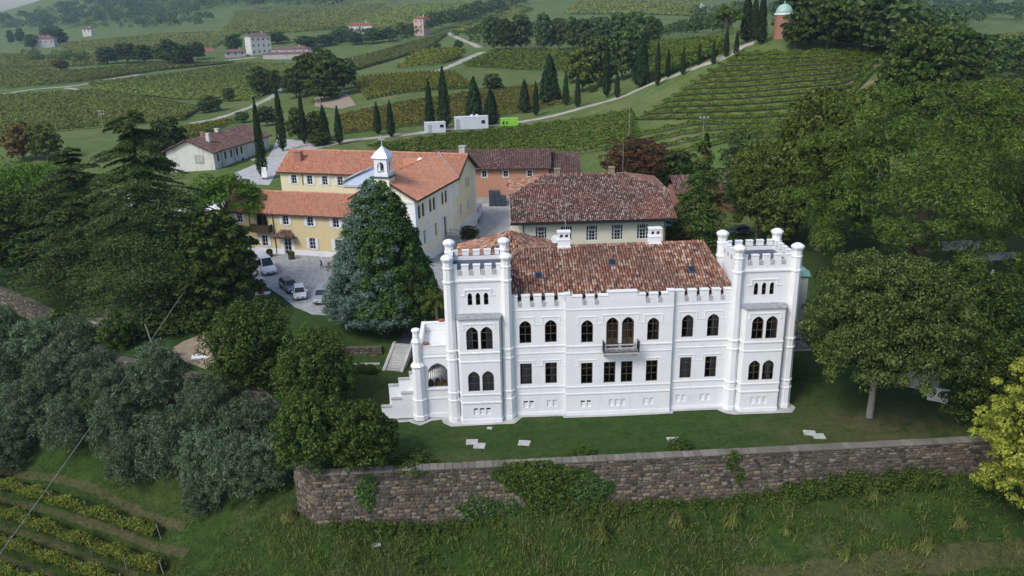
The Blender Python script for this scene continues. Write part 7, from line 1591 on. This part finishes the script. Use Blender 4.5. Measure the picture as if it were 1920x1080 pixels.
# ---- the rows at the lower left
nr = [((-60, 898), (298, 1010), 'upper yellowing vine row at the lower left, along the grass bank'), ((-60, 946), (304, 1080), 'second yellowing vine row at the lower left'), ((-60, 1004), (230, 1104), 'third yellowing vine row at the lower left'), ((-60, 1062), (110, 1118), 'lowest vine row, cut by the bottom left corner of the photo')]
g = np.random.default_rng(77)
for i, (a, b, l_) in enumerate(nr):
    xy = np.array([p[:2] for p in hits(resample([a, b], 10))]); t = thing('vine_row', l_, 'vine row', (0, 0, 0), 0, 'vine rows at the lower left')
    P, N = row_leaves(g, xy, 2.0, 1.2, 480, .4, .2); link('foliage', leafmesh('foliage', P, N, .115, .085, 'lf_vinenear', g), t)
    k = MB(); L = np.hypot(*(xy[-1]-xy[0])); d = (xy[-1]-xy[0])/L
    for s in np.arange(.2, L, 1.1):
        p = xy[0]+d*s; z = ground(*p); k.tube([(p[0], p[1], z-.1), (p[0]+g.normal(0, .06), p[1]+g.normal(0, .06), z+.9)], [.035, .02], 5)
    k.build('vine_stems', 'bark', t, kind='stuff')
    for s in list(np.arange(L, 0, -5.0)):
        p = xy[0]+d*s; z = ground(*p); k = MB(); k.tube([(p[0]+(d[0]*.35 if s == L else 0), p[1]+(d[1]*.35 if s == L else 0), z-.2), (p[0], p[1], z+1.7)], .05, 6); k.build('post', 'pole', t)
    k = MB()
    for zz in (.8, 1.3): k.tube([(p_[0], p_[1], ground(*p_)+zz) for p_ in xy], .012, 4)
    k.build('trellis_wire', 'wire', t)
for pts in ([(-40, 872), (130, 903), (240, 950), (350, 986)], [(-40, 925), (150, 975), (250, 1010), (352, 1038)], [(-40, 975), (120, 1030), (260, 1079)], [(-30, 1035), (120, 1090)]):
    ribbon('bare_soil', [hit(*p)[:2] for p in pts], .8, 'drygrass', .09, .8)
# ------------------------------------------------------------------ ivy and weeds on and under the wall
def wall_y(x): return 58.95+(x+17.05)*.0503 if x < 40.6 else 61.85
def ivy(patches, label, mat='lf_ivy', seed=0, leaf=(.12, .085), name='ivy'):
    g = np.random.default_rng(300+seed); Ps = []; Ns = []
    for x, z, rx, rz, n, dp in patches:
        a = g.uniform(0, 6.28, n); q_ = np.sqrt(g.random(n)); X = x+rx*q_*np.cos(a)*(1+.18*np.sin(a*5)); Zz = z+rz*q_*np.sin(a)*(1+.2*np.sin(a*4+1))
        bul = dp*(1-q_**2)+.08; Ps.append(np.c_[X, 58.95+(X+17.05)*.0503-bul*g.uniform(.5, 1.15, n), np.minimum(Zz, .85)]); Ns.append(np.c_[g.normal(0, .3, n), np.full(n, -1.), np.full(n, .5)])
    P = np.concatenate(Ps); P[:, 2] = np.maximum(P[:, 2], T_LO(P[:, 0], P[:, 1])+.05)
    o = link(name, leafmesh(name, P, np.concatenate(Ns), leaf[0], leaf[1], mat, g)); tag(o, label, 'ivy')
def wx(px, py): return at_y(px, py, 60.2)[0], at_y(px, py, 60.2)[2]
def ip(px, py, rx, ry, n, dp): x, z = wx(px, py); return (x, z, rx/21, ry/18.5, n, dp)
ivy([ip(1010, 892, 78, 34, 2600, .55), ip(1030, 925, 55, 42, 2000, .5), ip(960, 880, 34, 22, 500, .3)], 'large bright green ivy mass hanging over the retaining wall', 'lf_bushgreen', 1)
ivy([ip(1102, 922, 46, 40, 1500, .45)], 'darker ivy bush on the wall right of the large ivy mass', 'lf_ivy', 2)
ivy([ip(690, 912, 19, 30, 420, .3), ip(700, 888, 14, 12, 120, .2)], 'small dark ivy on the wall near its left corner', 'lf_ivy', 3); ivy([ip(1377, 868, 14, 22, 160, .15), ip(1392, 900, 10, 16, 100, .12)], 'thin ivy strand on the wall under the right tower', 'lf_bushgreen', 4)
ivy([ip(900, 945, 40, 24, 500, .4), ip(960, 955, 30, 22, 300, .4)], 'dark ivy at the wall foot left of the large ivy mass', 'lf_ivy', 5)
g = np.random.default_rng(44)
C = []; Rr = []
for i in range(120):
    px = g.uniform(1475, 1765); top = 905+18*math.sin(px*.03); p = wx(px, top+g.uniform(-12, 22)); y = wall_y(p[0])-g.uniform(.3, 1.6); z = float(T_LO(p[0], y)[0]); C.append((p[0], y, z+g.uniform(.1, .9))); Rr.append((g.uniform(.4, .8),)*3)
P, N = clumps(g, np.array(C), np.array(Rr), 75, .5); o = link('brambles', leafmesh('brambles', P, N, .1, .07, 'lf_weed', g)); tag(o, 'bramble thicket along the wall foot at the right', 'brambles')
g = np.random.default_rng(46); C = []; Rr = []
for i in range(260):
    x = g.uniform(-16.5, 40); y = wall_y(x)-.15-abs(g.normal(0, .5))*(1 if i < 170 else 6); z = float(T_LO(x, y)[0]); r = g.uniform(.22, .6)*(1 if i < 170 else .8); C.append((x, y, z+g.uniform(.0, .45))); Rr.append((r, r, r*.9))
P, N = clumps(g, np.array(C), np.array(Rr), 60, .5); o = link('scrub', leafmesh('scrub', P, N, .085, .055, 'lf_weed', g)); tag(o, 'rough low scrub along the wall foot and over the bank', 'scrub', None, 'stuff')
# ------------------------------------------------------------------ tall grass
def blades(x, y, zf, hl, wd, mat, label, name, seed, lean=.35):
    g = np.random.default_rng(seed); n = len(x); hh = hl*g.uniform(.5, 1.2, n); P = np.c_[x, y, zf(x, y)+hh*.8]; a = g.uniform(0, 6.28, n); N = np.c_[np.cos(a), np.sin(a), np.full(n, .25)]
    ax = np.array([0, 0, 1.0]); me = leafmesh(name, P, N, hh, wd, mat, g, ax, .2); o = link(name, me); tag(o, label, 'grass', None, 'stuff'); return o
g = np.random.default_rng(55); n = 110000
x = g.uniform(-40, 50, n); y = g.uniform(44, 62.5, n); s = edge_s(x, y); f = np.sin(x*.45+1)*np.sin(y*.6)+.6*np.sin(x*1.3+y*.9)+.4*np.sin(x*2.7-y*1.7)
dens = np.clip(.40+.35*f-.012*np.maximum(x-5, 0), .05, 1)*np.where((x < -20) & (y > 58), .35, 1)
kp = (s < -.25) & (g.random(n) < dens); x, y = x[kp], y[kp]
blades(x, y, T_LO, .36, .026, 'lf_grass', 'tall rough grass on the bank below the retaining wall', 'tall_grass', 1)
n = 60000; x = g.uniform(-40, 50, n); y = g.uniform(44, 62.5, n); f = np.sin(x*.7+2)*np.sin(y*.9+1)+.5*np.sin(x*1.9-y); kp = (edge_s(x, y) < -.2) & (g.random(n) < np.clip(.35+.5*f, 0, 1)); x, y = x[kp], y[kp]
o = link('bank_weeds', leafmesh('bank_weeds', np.c_[x, y, T_LO(x, y)+g.uniform(.03, .35, len(x))], np.tile([0, -.3, 1.], (len(x), 1)), .1, .06, 'lf_weed', g)); tag(o, 'low leafy weeds on the bank below the wall', 'weeds', None, 'stuff')
n = 60000; x = g.uniform(-75, -17, n); y = g.uniform(52, 100, n); kp = (edge_s(x, y) < -.3) & (g.random(n) < np.clip(.5+.5*np.sin(x*.5)*np.sin(y*.4+1), .1, 1)); x, y = x[kp], y[kp]
blades(x, y, T_LO, .16, .03, 'lf_weed', 'rough grass among the olive trees', 'rough_grass', 2)
for i, (px, py, r, h, l_) in enumerate([(1270, 985, .8, 1.5, 'tall reed like weed clump on the bank under the right tower'), (1375, 985, 1.0, 1.9, 'tallest pale weed clump right of the first one on the bank'), (1128, 1010, .9, 1.6, 'tall weed clump below the darker ivy bush'), (1735, 1030, 1.3, 1.5, 'broad dry weed clump at the lower right'), (1585, 1045, .8, 1.2, 'small weed clump at the bottom right of the middle'), (1640, 935, .9, 1.0, 'pale weed clump under the bramble thicket'), (1475, 1000, .6, .9, 'little weed clump left of the bare patches'), (545, 975, .8, 1.3, 'tall weeds at the foot of the wall corner'), (1800, 985, .9, 1.1, 'weed clump below the bright yellow tree')]):
    g = np.random.default_rng(400+i); p = hit(px, py); n = 300; a = g.uniform(0, 6.28, n); q_ = g.random(n); hh = h*.5*g.uniform(.45, 1.35, n)*(1.15-.5*q_); P = np.c_[p[0]+r*q_*np.cos(a), p[1]+r*q_*np.sin(a), p[2]+hh*g.uniform(.8, 1.1, n)]
    N = np.c_[np.cos(a), np.sin(a), np.full(n, .4)]; o = link('weed_clump', leafmesh('weed_clump', P, N, hh*.85, .032, 'lf_grass', g, (0, 0, 1), .2)); tag(o, l_, 'weeds', 'tall weed clumps on the bank')
ribbon('dry_path', [hit(*p)[:2] for p in [(1380, 1085), (1560, 1068), (1740, 1052), (1930, 1035)]], 2.2, 'drygrass', .1, 1.0)
for px, py, rx, ry in ():
    q_ = [hit(px+rx*math.cos(a)*(1+.25*math.sin(3*a)), py+ry*math.sin(a)*(1+.3*math.cos(2*a)))[:2] for a in np.linspace(0, 6.28, 12)[:-1]]; sheet('bare_soil', q_, 'drygrass', .07, .7)
# small trees lined up on the far slope
cm, tm, H0, R0 = PROTO['far1']
for i in range(24):
    t_ = i/23; px, py = 468+172*t_, 66-62*t_
    p = hit(px, py); s = ppm(p); t = thing('small_tree', 'small round tree in the slanting line on the far vine slope', 'tree', p, i*1.3, 'line of small trees on the far slope'); t.scale = (2.4/s/R0, 2.4/s/R0, 5.5/s/H0); link('trunk', tm, t); link('crown', cm, t)

# ------------------------------------------------------------------ air
k = MB(); k.box(-3000, 3000, -150, 3500, -60, 260)
hz = bpy.data.materials.new('haze'); hz.use_nodes = True; nt = hz.node_tree; nt.nodes.clear()
vo = nt.nodes.new('ShaderNodeVolumePrincipled'); vo.inputs['Color'].default_value = (.58, .80, 1.0, 1); vo.inputs['Density'].default_value = .00014; vo.inputs['Anisotropy'].default_value = .2
out = nt.nodes.new('ShaderNodeOutputMaterial'); nt.links.new(vo.outputs[0], out.inputs['Volume']); M['haze'] = hz
k.build('haze', 'haze', None, kind='stuff')
